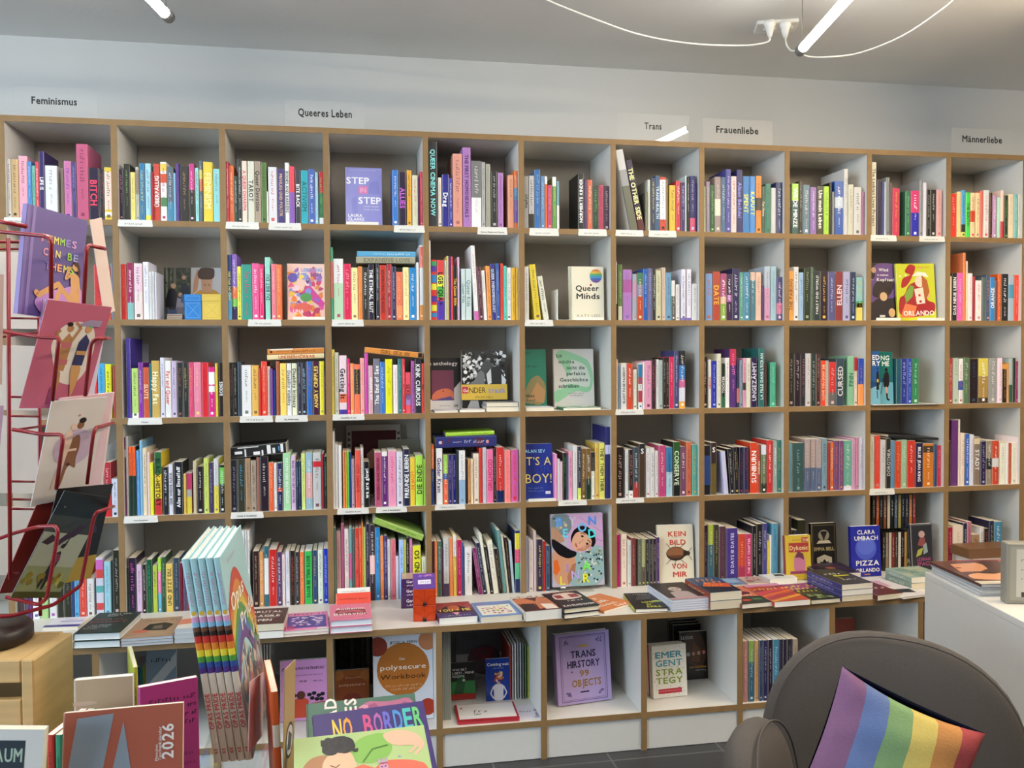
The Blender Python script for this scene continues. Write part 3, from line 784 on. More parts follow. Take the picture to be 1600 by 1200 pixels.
4 4 Z; 80,97,340,423; 98,122,340,e85,tfdb|~; 124,157,340,465,tddd|~; 158,167,400,524; 168,214,310,ccc,B0.22.435,t887|~; 216,245,315,e84,teca|~; 248,275,290,ec5,B.65.1.eee,t754|~; 276,318,330,b15,te9b|~; 319,330,350,36a; 342,402,385,eee,t444|~; 420,452,395,826,L-8,tdbd|~; 456,488,355,224,L-8,tdde|~; 490,515,285,eed,L-8; 518,540,385,222,L-8,tddd|~; 544,586,335,eed,L-7,tb99|~; 588,622,400,111,L-7,tba7|~; 626,652,250,699,L-6; 654,672,290,ccb,L-6; 674,696,310,322,L-5,tca6|~; 698,720,340,bcd,L-4; 738,790,255,236,B.22.48.6c9,B.48.7.e57,B.7.96.fe3,tdab|~
4 5 Z; 832,856,310,89b; 858,895,330,dcc,t887|~; 897,920,260,cbb; 922,972,325,324,tdc6^|~; 974,994,340,a22; 996,1030,375,246,taab^|~
4 6 W; 65,108,305,b17,t512^|~; 112,164,300,edc,tb76|~; 168,200,355,ddd,t7aa|~; 202,238,335,733,tcaa|~; 240,257,340,311; 258,290,345,565,tba8|~; 292,321,340,aa7,B0.4.543,tdd5|~; 322,355,345,223,tac5|~; 357,386,340,223,taa8|~; 387,416,340,212,tbaa|~; 418,445,330,426,tccd|~
4 7 W; 820,860,225,213,t98a|~; 862,908,220,367,B.65.1.ab4,tcda^|~; 910,955,220,332,tcb8^|~; 957,1015,235,534,t765|~; 1020,1116,250,438,tddf^|30 DAYS 10 DATES; 1122,1182,300,c43,B0.3.a35,tea5^|~; 1184,1238,300,b36,tfcd^|THE NEXT CHAPTER; 1240,1278,230,112,tddd^|~; 1280,1330,215,111,tccd|~; 1332,1368,210,449,tcda|~; 1370,1388,360,dc4; 1390,1408,310,eee; 1410,1462,210,59b,t357|~
4 8 B5; 52,70,240,222; 72,90,330,212; 92,110,330,223; 112,165,265,221
4 10 B5; 1096,1130,312,a14,tebc^|~; 1132,1199,300,edc,tcb9^|~; 1200,1224,285,124,tddd^|~; 1226,1255,275,b78,t645|~; 1258,1307,360,a86,t654|~; 1309,1336,310,ddd,t555|~; 1338,1368,320,211,tb55|~; 1370,1402,270,224,tcc5|~; 1404,1455,275,48a,tdde|~
'''
# the compartments of the low cabinet that hold upright books
LOWBOOKS = '''
5 7 C5; 184,194,137,214; 195,221,135,b88,tfcc^|~; 224,252,133,367,B.65.1.8a5,tcde^|~; 254,274,133,c96,t765^|~; 276,294,130,246,t9ac^|~; 296,318,130,225,tccd^|~; 320,344,128,213,tccd^|~; 346,376,126,48a,tbde|~; 378,394,126,224; 396,414,126,213; 416,442,124,223,t99a|~; 445,470,125,a98,t655|~
5 1 P5; 700,716,585,d9b; 717,734,582,b36; 735,752,582,a34; 753,772,580,849; 773,790,578,638; 791,807,576,37b; 808,824,576,4ab; 826,836,574,5a6; 838,862,570,ad4; 864,884,572,c94; 886,908,570,d63; 910,934,568,c33
'''
# ================================================================ building the upright books
ORD = ['first', 'second', 'third', 'fourth', 'fifth', 'sixth', 'seventh', 'eighth', 'ninth', 'tenth', 'eleventh', 'twelfth', 'thirteenth',
       'fourteenth', 'fifteenth', 'sixteenth', 'seventeenth', 'eighteenth', 'nineteenth', 'twentieth', 'twenty-first', 'twenty-second',
       'twenty-third', 'twenty-fourth', 'twenty-fifth', 'twenty-sixth']
ROWN = ['top shelf', 'second shelf', 'third shelf', 'fourth shelf', 'counter level', 'low cabinet']
COLN = ['Feminismus column', 'second column', 'third column', 'fourth column', 'fifth column', 'sixth column', 'Trans column', 'Frauenliebe column',
        'ninth column', 'tenth column', 'Männerliebe column']


def colour_name(c):
    import colorsys
    v = [int(ch, 16) * 17 for ch in c] if len(c) == 3 else [int(c[i:i + 2], 16) for i in (0, 2, 4)]
    h, s, b = colorsys.rgb_to_hsv(*[x / 255 for x in v])
    h *= 360
    if b < 0.24:
        return 'black'
    if s < 0.13:
        return 'white' if b > 0.84 else 'light grey' if b > 0.66 else 'grey' if b > 0.38 else 'charcoal'
    if s < 0.24 and b > 0.8 and 20 < h < 75:
        return 'cream'
    if h < 12 or h >= 345:
        return ('pale pink' if s < 0.35 and b > .7 else 'coral' if s < 0.6 and b > .8 else 'red' if b > 0.6 else 'dark red')
    if h < 40:
        return ('beige' if s < 0.4 and b > .6 else 'brown' if b < 0.62 or s < .4 else 'orange')
    if h < 65:
        return ('beige' if s < 0.35 and b > .6 else 'olive' if b < .6 else 'yellow')
    if h < 95:
        return 'lime green' if b > .6 else 'olive'
    if h < 155:
        return 'dark green' if b < .45 else 'pale green' if s < .35 else 'green'
    if h < 192:
        return 'dark teal' if b < .45 else 'pale turquoise' if s < .4 and b > .7 else 'teal'
    if h < 250:
        return 'navy' if b < .48 else 'pale blue' if s < .42 and b > .6 else 'blue'
    if h < 292:
        return 'dark purple' if b < .42 else 'lilac' if s < .4 else 'purple'
    return 'plum' if b < .5 else 'pink' if b > .72 or s < .5 else 'magenta'


def zshelf(r):
    return [ZT - (r + 1) * PH + TB / 2 if r < 4 else ZL if r == 4 else ZB + TB / 2][0]


ENT = []
for line in (BOOKS + LOWBOOKS).strip().split('\n'):
    if not line.strip():
        continue
    items = [s.strip() for s in line.split(';')]
    first = items[0]
    r, c, vw = first.split()[:3]
    items = [s for s in items[1:] if s]
    r, c = int(r), int(c)
    ox, oy, sc = VIEW[vw]
    cell = []
    for it in items:
        spec, _, txt = it.partition('|')
        p = spec.split(',')
        e = dict(r=r, c=c, x0=ox + float(p[0]) / sc, x1=ox + float(p[1]) / sc, yt=oy + float(p[2]) / sc, col=p[3], txt=txt, tc='fff', up=False, lean=0, bands=[])
        for q in p[4:]:
            if q[0] == 't':
                e['up'] = q.endswith('^')
                e['tc'] = q[1:].rstrip('^')
            elif q[0] == 'L':
                e['lean'] = float(q[1:])
            elif q[0] == 'B':
                body, col = q[1:].rsplit('.', 1)
                nums = body.split('.')
                if nums[0] == '0':
                    z0, z1 = 0.0, (1.0 if nums[1] == '1' and len(nums) == 2 and False else float('0.' + nums[1]))
                elif nums[0] == '':
                    z0 = float('0.' + nums[1]); z1 = 1.0 if nums[2] == '1' else float('0.' + nums[2])
                else:
                    z0, z1 = 0.0, float(nums[0])
                e['bands'].append((z0, z1, col))
        cell.append(e)
    for k, e in enumerate(cell):
        e['k'] = k
        if k + 1 < len(cell) and not e['lean'] and not cell[k + 1]['lean']:
            e['x1'] = min(e['x1'], cell[k + 1]['x0'] + 0.2)
        e['area'] = (e['x1'] - e['x0']) * 1.0
    ENT += cell

GAIN = 1.0
prev_key, prev_right = None, None
for e in ENT:
    rec = 0.010 + random.uniform(0, 0.006)
    zb = zshelf(e['r'])
    if e['r'] == 5:
        rec = -LED + 0.012 if e['c'] == 7 else 0.05
    if e['r'] == 4:
        rec = 0.012
    ym = e["yt"] + 55
    A, B = aty(e['x0'], ym, rec), aty(e['x1'], ym, rec)
    top = aty((e['x0'] + e['x1']) / 2, e['yt'], rec)
    e['t'] = max(B.x - A.x - 0.0004, 0.004)
    e['x'] = (A.x + B.x) / 2
    a = R(e['lean'])
    e['h'] = max((top.z - zb) / math.cos(a), 0.10)
    lo = 5.0
    if e['r'] < 4:
        e['h'] = min(e['h'], PH - TB - 0.006)
    e['y'] = rec
    e['d'] = min(max(e['h'] * 0.67, 0.115), 0.225)
    e['x'] -= e['h'] / 2 * math.sin(a)
    # keep books of one compartment from running into each other and into the uprights
    left = e['x'] - e['t'] / 2
    if not e['lean']:
        key = (e['r'], e['c'])
        lim = e['c'] * PW + TB / 2 + 0.0006
        if prev_key == key and prev_right is not None:
            lim = max(lim, prev_right)
        if left < lim:
            e['t'] = max(e['t'] - (lim - left), 0.004)
            e['x'] = lim + e['t'] / 2
        rl = (e['c'] + 1) * PW - TB / 2 - 0.0006
        if e['x'] + e['t'] / 2 > rl:
            l0 = e['x'] - e['t'] / 2
            if rl - l0 < .003:
                e['skip'] = True
                continue
            e['t'] = rl - l0
            e['x'] = rl - e['t'] / 2
        prev_key, prev_right = key, e['x'] + e['t'] / 2 + 0.0003
    else:
        prev_key, prev_right = (e['r'], e['c']), None
    e['area'] = e['t'] * e['h'] / (Vector((e['x'], e['y'], zb + e['h'] / 2)) - CAM).length ** 2
    e['zb'] = zb



def quad(e):
    a = R(e['lean'])
    c, s = math.cos(a), math.sin(a)
    up_ = e['t'] / 2 * abs(s)
    return [(e['x'] + x * c + z * s, -x * s + z * c + up_) for x, z in ((-e['t'] / 2 - .0004, 0), (e['t'] / 2 + .0004, 0), (e['t'] / 2 + .0004, e['h']), (-e['t'] / 2 - .0004, e['h']))]


def hit(P, Q):
    for A in (P, Q):
        for (x0, z0), (x1, z1) in zip(A, A[1:] + A[:1]):
            nx, nz = z1 - z0, x0 - x1
            p = [x * nx + z * nz for x, z in P]
            q = [x * nx + z * nz for x, z in Q]
            L = math.hypot(nx, nz)
            if max(p) <= min(q) + 1e-6 * L or max(q) <= min(p) + 1e-6 * L:
                return False
    return True


_cells = {}
ENT = [e for e in ENT if not e.get('skip')]
for e in ENT:
    _cells.setdefault((e['r'], e['c']), []).append(e)
for (r_, c_), cell in _cells.items():
    if not any(e['lean'] for e in cell):
        continue
    lo, hi = c_ * PW + TB / 2 + .0006, (c_ + 1) * PW - TB / 2 - .0006
    done = []
    for e in cell:
        mn = min(x for x, z in quad(e))
        if mn < lo:
            e['x'] += lo - mn
        for _ in range(120):
            if not any(hit(quad(e), quad(o)) for o in done):
                break
            e['x'] += .0006
        mx = max(x for x, z in quad(e))
        if mx > hi:
            if not e['lean'] and e['t'] - (mx - hi) > .004:
                e['t'] -= mx - hi
                e['x'] -= (mx - hi) / 2
            else:
                e['skip'] = True
                continue
        done.append(e)
ENT = [e for e in ENT if not e.get('skip')]
N_SINGLE = 198
order = sorted(ENT, key=lambda e: -e['area'])
for i, e in enumerate(order):
    e['single'] = i < N_SINGLE
stuff_mb = MB()
used_labels = set()
for e in ENT:
    hard = e['t'] > 0.022 and e['h'] > 0.2
    cov, pg = book_cover(e['t'], e['h'], e['d'], e['col'], hard)
    spine_decor(cov, e['t'], e['h'], e['txt'], e['tc'], e['bands'], e['up'])
    a = R(e['lean'])
    M = Matrix.Translation((e['x'], e['y'], e['zb'] + e['t'] / 2 * abs(math.sin(a)) + 0.0002)) @ Matrix.Rotation(a, 4, 'Y')
    if e['single']:
        nm = colour_name(e['col'])
        size = 'slim ' if e['t'] < 0.0125 else 'thick ' if e['t'] > 0.027 else ''
        size = 'tall ' + size if e['h'] > 0.235 else size
        if e['lean']:
            size = 'leaning ' + size
        lab = size + nm + ' book'
        if e['txt'] and len(e['txt']) > 2 or e['txt'] == '~':
            lab += ' with ' + colour_name(e['tc']) + ' lettering'
        elif e['bands']:
            lab += ' with a ' + colour_name(e['bands'][0][2]) + ' band'
        if len(lab.split()) > 8:
            lab = ' '.join(lab.replace('leaning tall', 'leaning').split()[-8:]) if False else lab.replace('tall ', '')
        lab += ', ' + ORD[e['k']] + ' from left, ' + ROWN[e['r']] + ', ' + COLN[e['c']]
        if e['r'] == 5:
            lab = size + nm + ' book, ' + ORD[e['k']] + ' from left in the low cabinet row behind the armchair' if e['c'] == 7 else size + nm + ' book, ' + ORD[e['k']] + ' in the rainbow row of the low cabinet'
        root = empty('book', lab, 'book', M, 'upright books on the ' + ROWN[e['r']] if e['r'] < 4 else 'upright books at ' + ROWN[e['r']])
        cov.build('cover', M_PRINT, root)
        pg.build('pages', M_PAGE, root)
    else:
        cov.m = 0
        for q in range(len(cov.mi)):
            cov.mi[q] = 0
        for q in range(len(pg.mi)):
            pg.mi[q] = 1
        stuff_mb.add(cov, M)
        stuff_mb.add(pg, M)
o = stuff_mb.build('shelved_books', [M_PRINT, M_PAGE])
tag(o, 'the many smaller upright books packed along the shelves', 'books', None, 'stuff')

# ---------------------------------------------------------------- white tickets clipped to the shelf edges
TICK = [(5, 42, 345, 0, '~', 'left end of the top shelf, Feminismus column'), (183.4, 238.5, 349, 0, '~', 'top shelf, second column'),
        (352, 405, 353, 0, '~', 'left one, top shelf, third column'), (419, 471, 354.7, 0, '~', 'right one, top shelf, third column'),
        (615, 664, 358.6, 0, '~', 'right end of the top shelf, fourth column'), (745.8, 793.3, 362, 0, 'Queere Medien und Theorie', 'top shelf, fifth column'),
        (827, 873.7, 363.7, 0, '~', 'left one, top shelf, sixth column'), (903.5, 948.7, 364, 0, '~', 'right one, top shelf, sixth column'),
        (961.8, 1006, 364.7, 0, '~', 'left one, top shelf, Trans column'), (1013.6, 1057.6, 366, 0, '~', 'right one, top shelf, Trans column'),
        (1360.8, 1401.7, 372.5, 0, '~', 'left one, top shelf, tenth column'), (1436.8, 1477.2, 373.5, 0, '~', 'right one, top shelf, tenth column'),
        (387, 439.7, 505.4, 1, '~', 'second shelf, third column'), (518, 568.7, 505.8, 1, '~', 'second shelf, fourth column'),
        (819.8, 865, 505.5, 1, '~', 'second shelf, sixth column'), (199, 253.5, 660, 2, 'Körper', 'third shelf, second column'),
        (374, 426.7, 656.4, 2, '~', 'left one, third shelf, third column'), (429.8, 481.3, 655.6, 2, 'Be_hinderungen', 'right one, third shelf, third column'),
        (519.3, 570, 653, 2, 'Sexualität & Lust', 'third shelf, fourth column'), (961.8, 1006.3, 644.7, 2, '~', 'third shelf, Trans column'),
        (192.7, 246.9, 814, 3, 'Anti-Rassismus', 'fourth shelf, second column'), (360, 412, 807, 3, 'Politik & Gesellschaft', 'fourth shelf, third column'),
        (526.5, 576.8, 800.3, 3, 'Sexualität & Lust', 'left one, fourth shelf, fourth column'), (587, 636.3, 798, 3, 'Liebe & Beziehungen', 'right one, fourth shelf, fourth column'),
        (679.4, 727.4, 793.5, 3, '~', 'fourth shelf, fifth column'), (872.2, 917.7, 787, 3, '~', 'fourth shelf, sixth column'),
        (962.4, 1006.9, 783, 3, '~', 'fourth shelf, Trans column'), (1359, 1398.6, 770.4, 3, '~', 'fourth shelf, tenth column')]
for x0, x1, yc, r, tx, where in TICK:
    A, B = aty(x0, yc, -0.006), aty(x1, yc, -0.006)
    w, hh = B.x - A.x, 0.0175
    zc = A.z
    root = empty('shelf_ticket', 'small white ticket on the ' + where if where[0] not in 'lr' else 'small white ticket, ' + where, 'shelf ticket',
                 Matrix.Translation(((A.x + B.x) / 2, 0, zc)), 'white tickets on the shelf edges')
    mb = MB()
    rr = 0.003
    out = []
    for cx, cz, a0 in ((w / 2 - rr, hh / 2 - 0.001, 0), (-w / 2 + rr, hh / 2 - 0.001, 90), (-w / 2 + rr, -hh / 2 + rr, 180), (w / 2 - rr, -hh / 2 + rr, 270)):
        q = rr if a0 >= 180 else 0.001
        for s in (0, 30, 60, 90):
            out.append((cx + q * math.cos(R(a0 + s)), cz + q * math.sin(R(a0 + s))))
    mb.loft([[(x, -0.0042, z) for x, z in out], [(x, -0.0022, z) for x, z in out]], True, 'e9e8e2')
    zt = zshelf(r) - zc
    mb.box((-w / 2 + .002, -0.0022, zt + .0000), (w / 2 - .002, 0.008, zt + 0.0008), 'e2e2de')
    mb.box((-w / 2 + .002, -0.0024, min(zt, hh / 2) - 0.004), (w / 2 - .002, -0.0016, zt + 0.0006), 'e2e2de')
    face_decor(mb, w, hh, [('m', .2, .38, .5, .26, '555')] if tx == '~' else [('T', tx, .5, .36, .26, '333', 'm')], lambda u, v, k: (u - w / 2, -0.0043 - k, v - hh / 2))
    mb.build('ticket_plate', M_PRINT, root)

# ---------------------------------------------------------------- acrylic section signs above the bookcase
for x0, y0, x1, y1, tx, tsz, tcx, tcy in ((20, 133, 152, 180, 'Feminismus', 11.5, 85, 157.5), (445, 155, 570, 203, 'Queeres Leben', 12, 508, 176.5),
                                         (965, 176, 1076, 217, 'Trans', 10.5, 1020, 197), (1098, 184, 1207, 226, 'Frauenliebe', 11, 1152, 203),
                                         (1487, 199, 1583, 240, 'Männerliebe', 10.5, 1534.5, 217.5)):
    Y = 0.012
    A, B = aty(x0, y0, Y), aty(x1, y1, Y)
    z0 = ZT + TB / 2
    w, hh = B.x - A.x, A.z - z0
    root = empty('section_sign', 'clear acrylic sign reading ' + tx + ' standing on top of the bookcase', 'sign', Matrix.Translation((A.x, Y, z0)) @ Matrix.Rotation(R(-.9 if tx == 'Trans' else 0), 4, 'Z'), 'clear section signs')
    mb = MB(); mb.box((0, 0, 0.0), (w, 0.002, hh))
    mb.build('acrylic_plate', M_ACR2, root)
    mb = MB()
    P = aty(tcx, tcy + tsz / 2, Y)
    sz = (aty(tcx, tcy, Y).z - aty(tcx, tcy + tsz, Y).z)
    V, F, wt = text_mesh(tx, True)
    s = sz / 0.73
    ws = {'Feminismus': 71, 'Queeres Leben': 84, 'Trans': 26.5, 'Frauenliebe': 66, 'Männerliebe': 62}[tx]
    sx = (aty(tcx + ws / 2, tcy, Y).x - aty(tcx - ws / 2, tcy, Y).x) / wt
    mb.faces([(P.x - A.x + (x - wt / 2) * sx, -0.0006, P.z - z0 + y * s) for x, y in V], F, '1a1a1a')
    mb.build('lettering', M_TXT, root)
# ================================================================ books shown face-on
def face_book(x0, x1, yt, zb, Y, t, lean, col, design, label, yaw=0.0, roll=0.0, hard=False, gloss=False, name='book', cat='book', group=None, spine=None, w=None):
    a = R(lean)
    A, B = aty(x0, yt + 40, Y), aty(x1, yt + 40, Y)
    ax, bx = A.x, B.x
    if w is None and Y > -.305 and Y > (-.02 if zb > .2 else -.3):      # keep inside the compartment
        cc = math.floor((ax + bx) / 2 / PW)
        mrg = TB / 2 + .0012 + .012 * abs(math.sin(R(yaw)) + math.sin(R(roll)))
        ax, bx = max(ax, cc * PW + mrg), min(bx, (cc + 1) * PW - mrg)
    w = w or (bx - ax) / math.cos(R(yaw))
    xm = (ax + bx) / 2
    h = 0.2
    for _ in range(4):
        T = aty((x0 + x1) / 2, yt, Y + h * math.sin(a))
        h = (T.z - zb) / math.cos(a)
    if zb < .2:
        h = min(h, (ZL - TB - .004 - zb - 2 * t * abs(math.sin(a))) / math.cos(a))
    M = (Matrix.Translation((xm, Y, zb + t * abs(math.sin(a)) + 0.0003 + w / 2 * abs(math.sin(R(roll))))) @ Matrix.Rotation(R(yaw), 4, 'Z') @ Matrix.Rotation(-a, 4, 'X') @ Matrix.Rotation(R(roll), 4, 'Y'))
    root = empty(name, label, cat, M, group)
    cov, pg = book_cover(t, h, w, col, hard)
    Q = Matrix(((0, 1, 0, -w / 2), (-1, 0, 0, t / 2), (0, 0, 1, 0), (0, 0, 0, 1)))
    c2, p2 = MB(), MB()
    c2.add(cov, Q)
    p2.add(pg, Q)
    if spine:
        e = -w / 2 - 0.0003
        c2.face([(e, t * .9, 0), (e, t * .1, 0), (e, t * .1, h), (e, t * .9, h)], spine)
    face_decor(c2, w, h, design, lambda u, v, k: (u - w / 2, -k, v))
    c2.build('cover', M_GLOSS if gloss else M_PRINT, root)
    p2.build('pages', M_PAGE, root)
    return root


def stand(x0, x1, zb, Y, label):
    A, B = aty(x0, 500, Y), aty(x1, 500, Y)
    root = empty('book_stand', label, 'book stand', Matrix.Translation(((A.x + B.x) / 2, Y, zb + 0.0002)), 'white book stands')
    w = B.x - A.x
    mb = MB()
    mb.bbox((-w / 2, -0.012, 0), (w / 2, 0.03, 0.0025), 0.0008, 'eeece4')
    mb.bbox((-w / 2, -0.0135, 0.0), (w / 2, -0.0115, 0.010), 0.0006, 'eeece4')
    mb.build('stand_foot', M_PRINT, root)
    return root


zs = [zshelf(r) for r in range(5)]
face_book(539.7, 597, 263, zs[0], 0.03, 0.02, 4, '8a8acb', [('p', [(.2, .1), (.34, .12), (.3, .5), (.16, .45)], '7d7dc4'), ('p', [(.62, .55), (.95, .55), (.9, .78), (.66, .74)], '7d7dc4'),
          ('T', 'STEP', .03, .72, .115, 'f4f2f8', 'l', .62), ('r', .36, .55, .61, .68, 'd07ab0'), ('T', 'IN', .40, .575, .08, 'e8a8c8', 'l'), ('T', 'STEP', .35, .38, .115, 'f4f2f8', 'l', .62),
          ('m', .5, .32, .42, .022, 'eee'), ('m', .5, .27, .42, .022, 'eee'), ('T', 'LAURA', .07, .15, .05, 'f4f2f8'), ('T', 'CLARKE', .07, .085, .05, 'f4f2f8'), ('m', .12, .95, .7, .014, 'ddd')],
          'periwinkle book lettered STEP IN STEP standing face-out on the top shelf', gloss=True)
stand(543, 593, zs[0], 0.016, 'white stand holding the periwinkle face-out book on the top shelf')
# second shelf, second column
face_book(254, 297, 419, zs[1], 0.205, 0.012, 5, '3b3f31', [('r', .1, .45, .17, 1, '8a8a78'), ('r', .27, .5, .31, 1, '9c9a84'), ('r', .38, .5, .47, 1, '777560'), ('r', .85, .4, .9, 1, '6b6a56'),
          ('n', 0, .5, 1, 1, 40, .06, ['4a5238', '2b2f22', '5d6347']), ('p', [(.1, .1), (.5, .1), (.52, .5), (.42, .62), (.25, .62), (.12, .5)], '22222c'), ('c', .38, .66, .09, .1, 'd3a98c'), ('p', [(.6, .2), (.95, .2), (.95, .6), (.85, .72), (.65, .7)], '232a3c'),
          ('c', .76, .82, .08, .09, 'caa184'), ('p', [(.42, .1), (.78, .1), (.75, .4), (.52, .45)], '9a94a8'), ('c', .63, .5, .075, .085, 'd3a98c'), ('r', .65, .35, .92, .5, '4d6c9c'), ('r', .2, .0, .5, .22, '4b6ca8'), ('p', [(.75, .1), (.98, .1), (.95, .3), (.8, .3)], '9cc44a')],
          'dark photo book showing a family among trees, second shelf, second column', gloss=True)
face_book(297, 350, 419, zs[1], 0.20, 0.014, 5, 'd8d6da', [('p', [(.02, .05), (.98, .05), (.98, .3), (.9, .5), (.7, .6), (.3, .6), (.08, .5), (.02, .3)], 'd9a441'), ('p', [(.05, .5), (.2, .58), (.28, .9), (.2, .98), (.1, .75)], 'd29a76'), ('p', [(.34, .55), (.62, .55), (.66, .85), (.5, .92), (.3, .85)], 'd8a583'),
          ('p', [(.24, .78), (.7, .78), (.72, .98), (.55, 1), (.3, 1), (.2, .9)], '4c3024'), ('m', .33, .42, .5, .045, '5a3f20'), ('m', .33, .35, .5, .045, '5a3f20'), ('l', [(.4, .7), (.46, .66)], .02, '7a4a38'), ('l', [(.52, .7), (.58, .66)], .02, '7a4a38')],
          'pale book with a drawn person in a mustard shirt, second shelf, second column')


def card_box(x0, x1, yt, zb, Y, d, col, lid, label, lines='ccc', group='boxed card sets on the second shelf'):
    A, B = aty(x0, yt + 20, Y), aty(x1, yt + 20, Y)
    w = B.x - A.x - 0.0006
    h = aty((x0 + x1) / 2, yt, Y).z - zb
    root = empty('card_box', label, 'box', Matrix.Translation(((A.x + B.x) / 2, Y, zb + .0003)), group)
    mb = MB(); mb.bbox((-w / 2, 0, 0), (w / 2, d, h * .72), .0012, col)
    fr = lambda u, v, k: (u - w / 2, -k, v)
    face_decor(mb, w, h, [('l', [(.1, .1), (.9, .1), (.9, .66), (.1, .66), (.1, .1)], .012, lines), ('l', [(.15, .14), (.85, .64)], .012, lines), ('l', [(.15, .64), (.85, .14)], .012, lines)], fr)
    mb.build('box_body', M_PRINT, root)
    mb = MB(); mb.bbox((-w / 2 - .0004, -.0004, h * .72 + .0003), (w / 2 + .0004, d + .0004, h), .0012, lid)
    face_decor(mb, w, h, [('l', [(.1, .76), (.9, .76), (.9, .93), (.1, .93), (.1, .76)], .012, lines)], lambda u, v, k: (u - w / 2, -.0004 - k, v))
    mb.build('box_lid', M_PRINT, root)
    return root


card_box(287.9, 315.2, 459.8, zs[1], 0.05, 0.06, '2a7fcb', '2a7fcb', 'blue card box with fine white lines, second shelf, second column', '9cc8e8')
card_box(315.6, 345.5, 459.8, zs[1], 0.05, 0.06, 'e8c95c', 'e8c95c', 'yellow card box with fine lines, right of the blue box', 'c8a438')
A, B = aty(256.5, 490, .045), aty(286.5, 490, .045)
w = B.x - A.x
root = empty('card_tray', 'clear tray of printed cards, left of the blue box', 'tray', Matrix.Translation((A.x, .045, zs[1] + .0003)))
mb = MB()
for a_, b_ in (((0, 0, 0), (w, .002, .042)), ((0, .06, 0), (w, .062, .042)), ((0, .002, 0), (.002, .06, .042)), ((w - .002, .002, 0), (w, .06, .042)), ((.002, .002, 0), (w - .002, .06, .002))):
    mb.box(a_, b_)
mb.build('acrylic_tray', M_ACR, root)
for k in range(5):
    mb = MB()
    mb.box((.006, .008 + k * .002, .0025 + k * .0035), (w - .006, .055, .0055 + k * .0035), ['ddd8cc', 'c8a890', 'e8e4da', 'bb8a78', 'e6e2d8'][k])
    if k == 4:
        face_decor(mb, w - .012, .04, [('r', .1, .1, .9, .9, '4a4640'), ('c', .35, .5, .12, .12, 'd8d0c0'), ('c', .65, .5, .12, .12, 'b8b0a0')], lambda u, v, kk: (.006 + u, .014 + v, .0055 + 4 * .0035 + kk))
    tag(mb.build('printed_card', M_PRINT, None, M=Matrix.Translation((A.x, .045, zs[1] + .0004))), ['cream card at the bottom of the clear tray', 'tan card above the bottom one in the clear tray', 'white card in the middle of the clear tray pile', 'reddish card under the top one in the clear tray', 'topmost card with a dark picture in the clear tray'][k], 'card', 'cards in the clear tray')
LEB = [('n', 0, 0, 1, .95, 90, .09, ['e86a9a', '8a9ad8', 'e88a4a', 'f0c85a', '9a6ac0', 'c44a6a', 'f4d0dc', 'd8406a']), ('p', [(.3, .45), (.6, .62), (1, .3), (.95, .2), (.5, .42)], 'd84a9a'), ('c', .5, .4, .16, .12, '5a9a5a'), ('c', .42, .22, .25, .12, 'e06a5a'), ('c', .15, .75, .13, .13, '6a5ab8'),
       ('T', 'LEBENDIG', .38, .86, .06, '6a9ad8', 'l', .56), ('T', 'SEIN', .62, .77, .07, '5a4a8a'), ('m', .5, .69, .42, .03, '8a8ad0'), ('T', 'LINA', .15, .13, .06, 'f8d8e0')]
face_book(448.5, 509.3, 412.7, zs[1], 0.035, 0.012, 4, 'f2c8b8', LEB, 'colourful pink swirling book lettered LEBENDIG SEIN, face-out in the third column', gloss=True)
stand(458, 509, zs[1], 0.022, 'white stand under the colourful swirling face-out book, third column')
QM = [('T', 'Queer', .13, .55, .105, '222', 'l', .72), ('T', 'Minds', .15, .40, .105, '222', 'l', .72), ('t', 'KATY LEES', .16, .06, .05, '9a9480', 'l', .72), ('c', .6, .66, .035, .035, '8a2a3a'), ('c', .47, .5, .02, .02, '8a2a3a')]
for q, cq in enumerate(['6a3a8a', '3a5aa8', '3a8ac0', '4aa06a', 'd8b040', 'd87a3a']):
    y0 = -1 + q / 3
    pts = []
    for s in range(7):
        yy = y0 + s / 18
        pts.append((.76 + .19 * math.sqrt(max(0, 1 - yy * yy)), .83 + .128 * yy))
    for s in range(6, -1, -1):
        yy = y0 + s / 18
        pts.append((.76 - .19 * math.sqrt(max(0, 1 - yy * yy)), .83 + .128 * yy))
    QM.append(('p', pts, cq))
face_book(893.5, 944, 417.5, zs[1], 0.035, 0.016, 3, 'e4dfc9', QM, 'cream book lettered Queer Minds with a rainbow disc, front copy')
face_book(890, 940, 417, zs[1], 0.055, 0.016, 3, 'e4dfc9', QM, 'cream book directly behind the front Queer Minds copy, its left edge showing')
stand(897, 942, zs[1], 0.022, 'white stand under the cream Queer Minds book, sixth column')
# white metal bookend leaning-book stop
P = aty(868, 480, .05)
root = empty('bookend', 'white metal bookend stopping the leaning white book, sixth column', 'bookend', Matrix.Translation((P.x, .02, zs[1] + .0003)))
mb = MB(); mb.bbox((-.0015, 0, 0), (.0015, .09, .105), .0006, 'e4e4e0'); mb.build('upright_plate', M_PRINT, root)
mb = MB(); mb.bbox((.0016, 0, 0), (.05, .09, .0015), .0005, 'e4e4e0'); mb.build('foot_plate', M_PRINT, root)
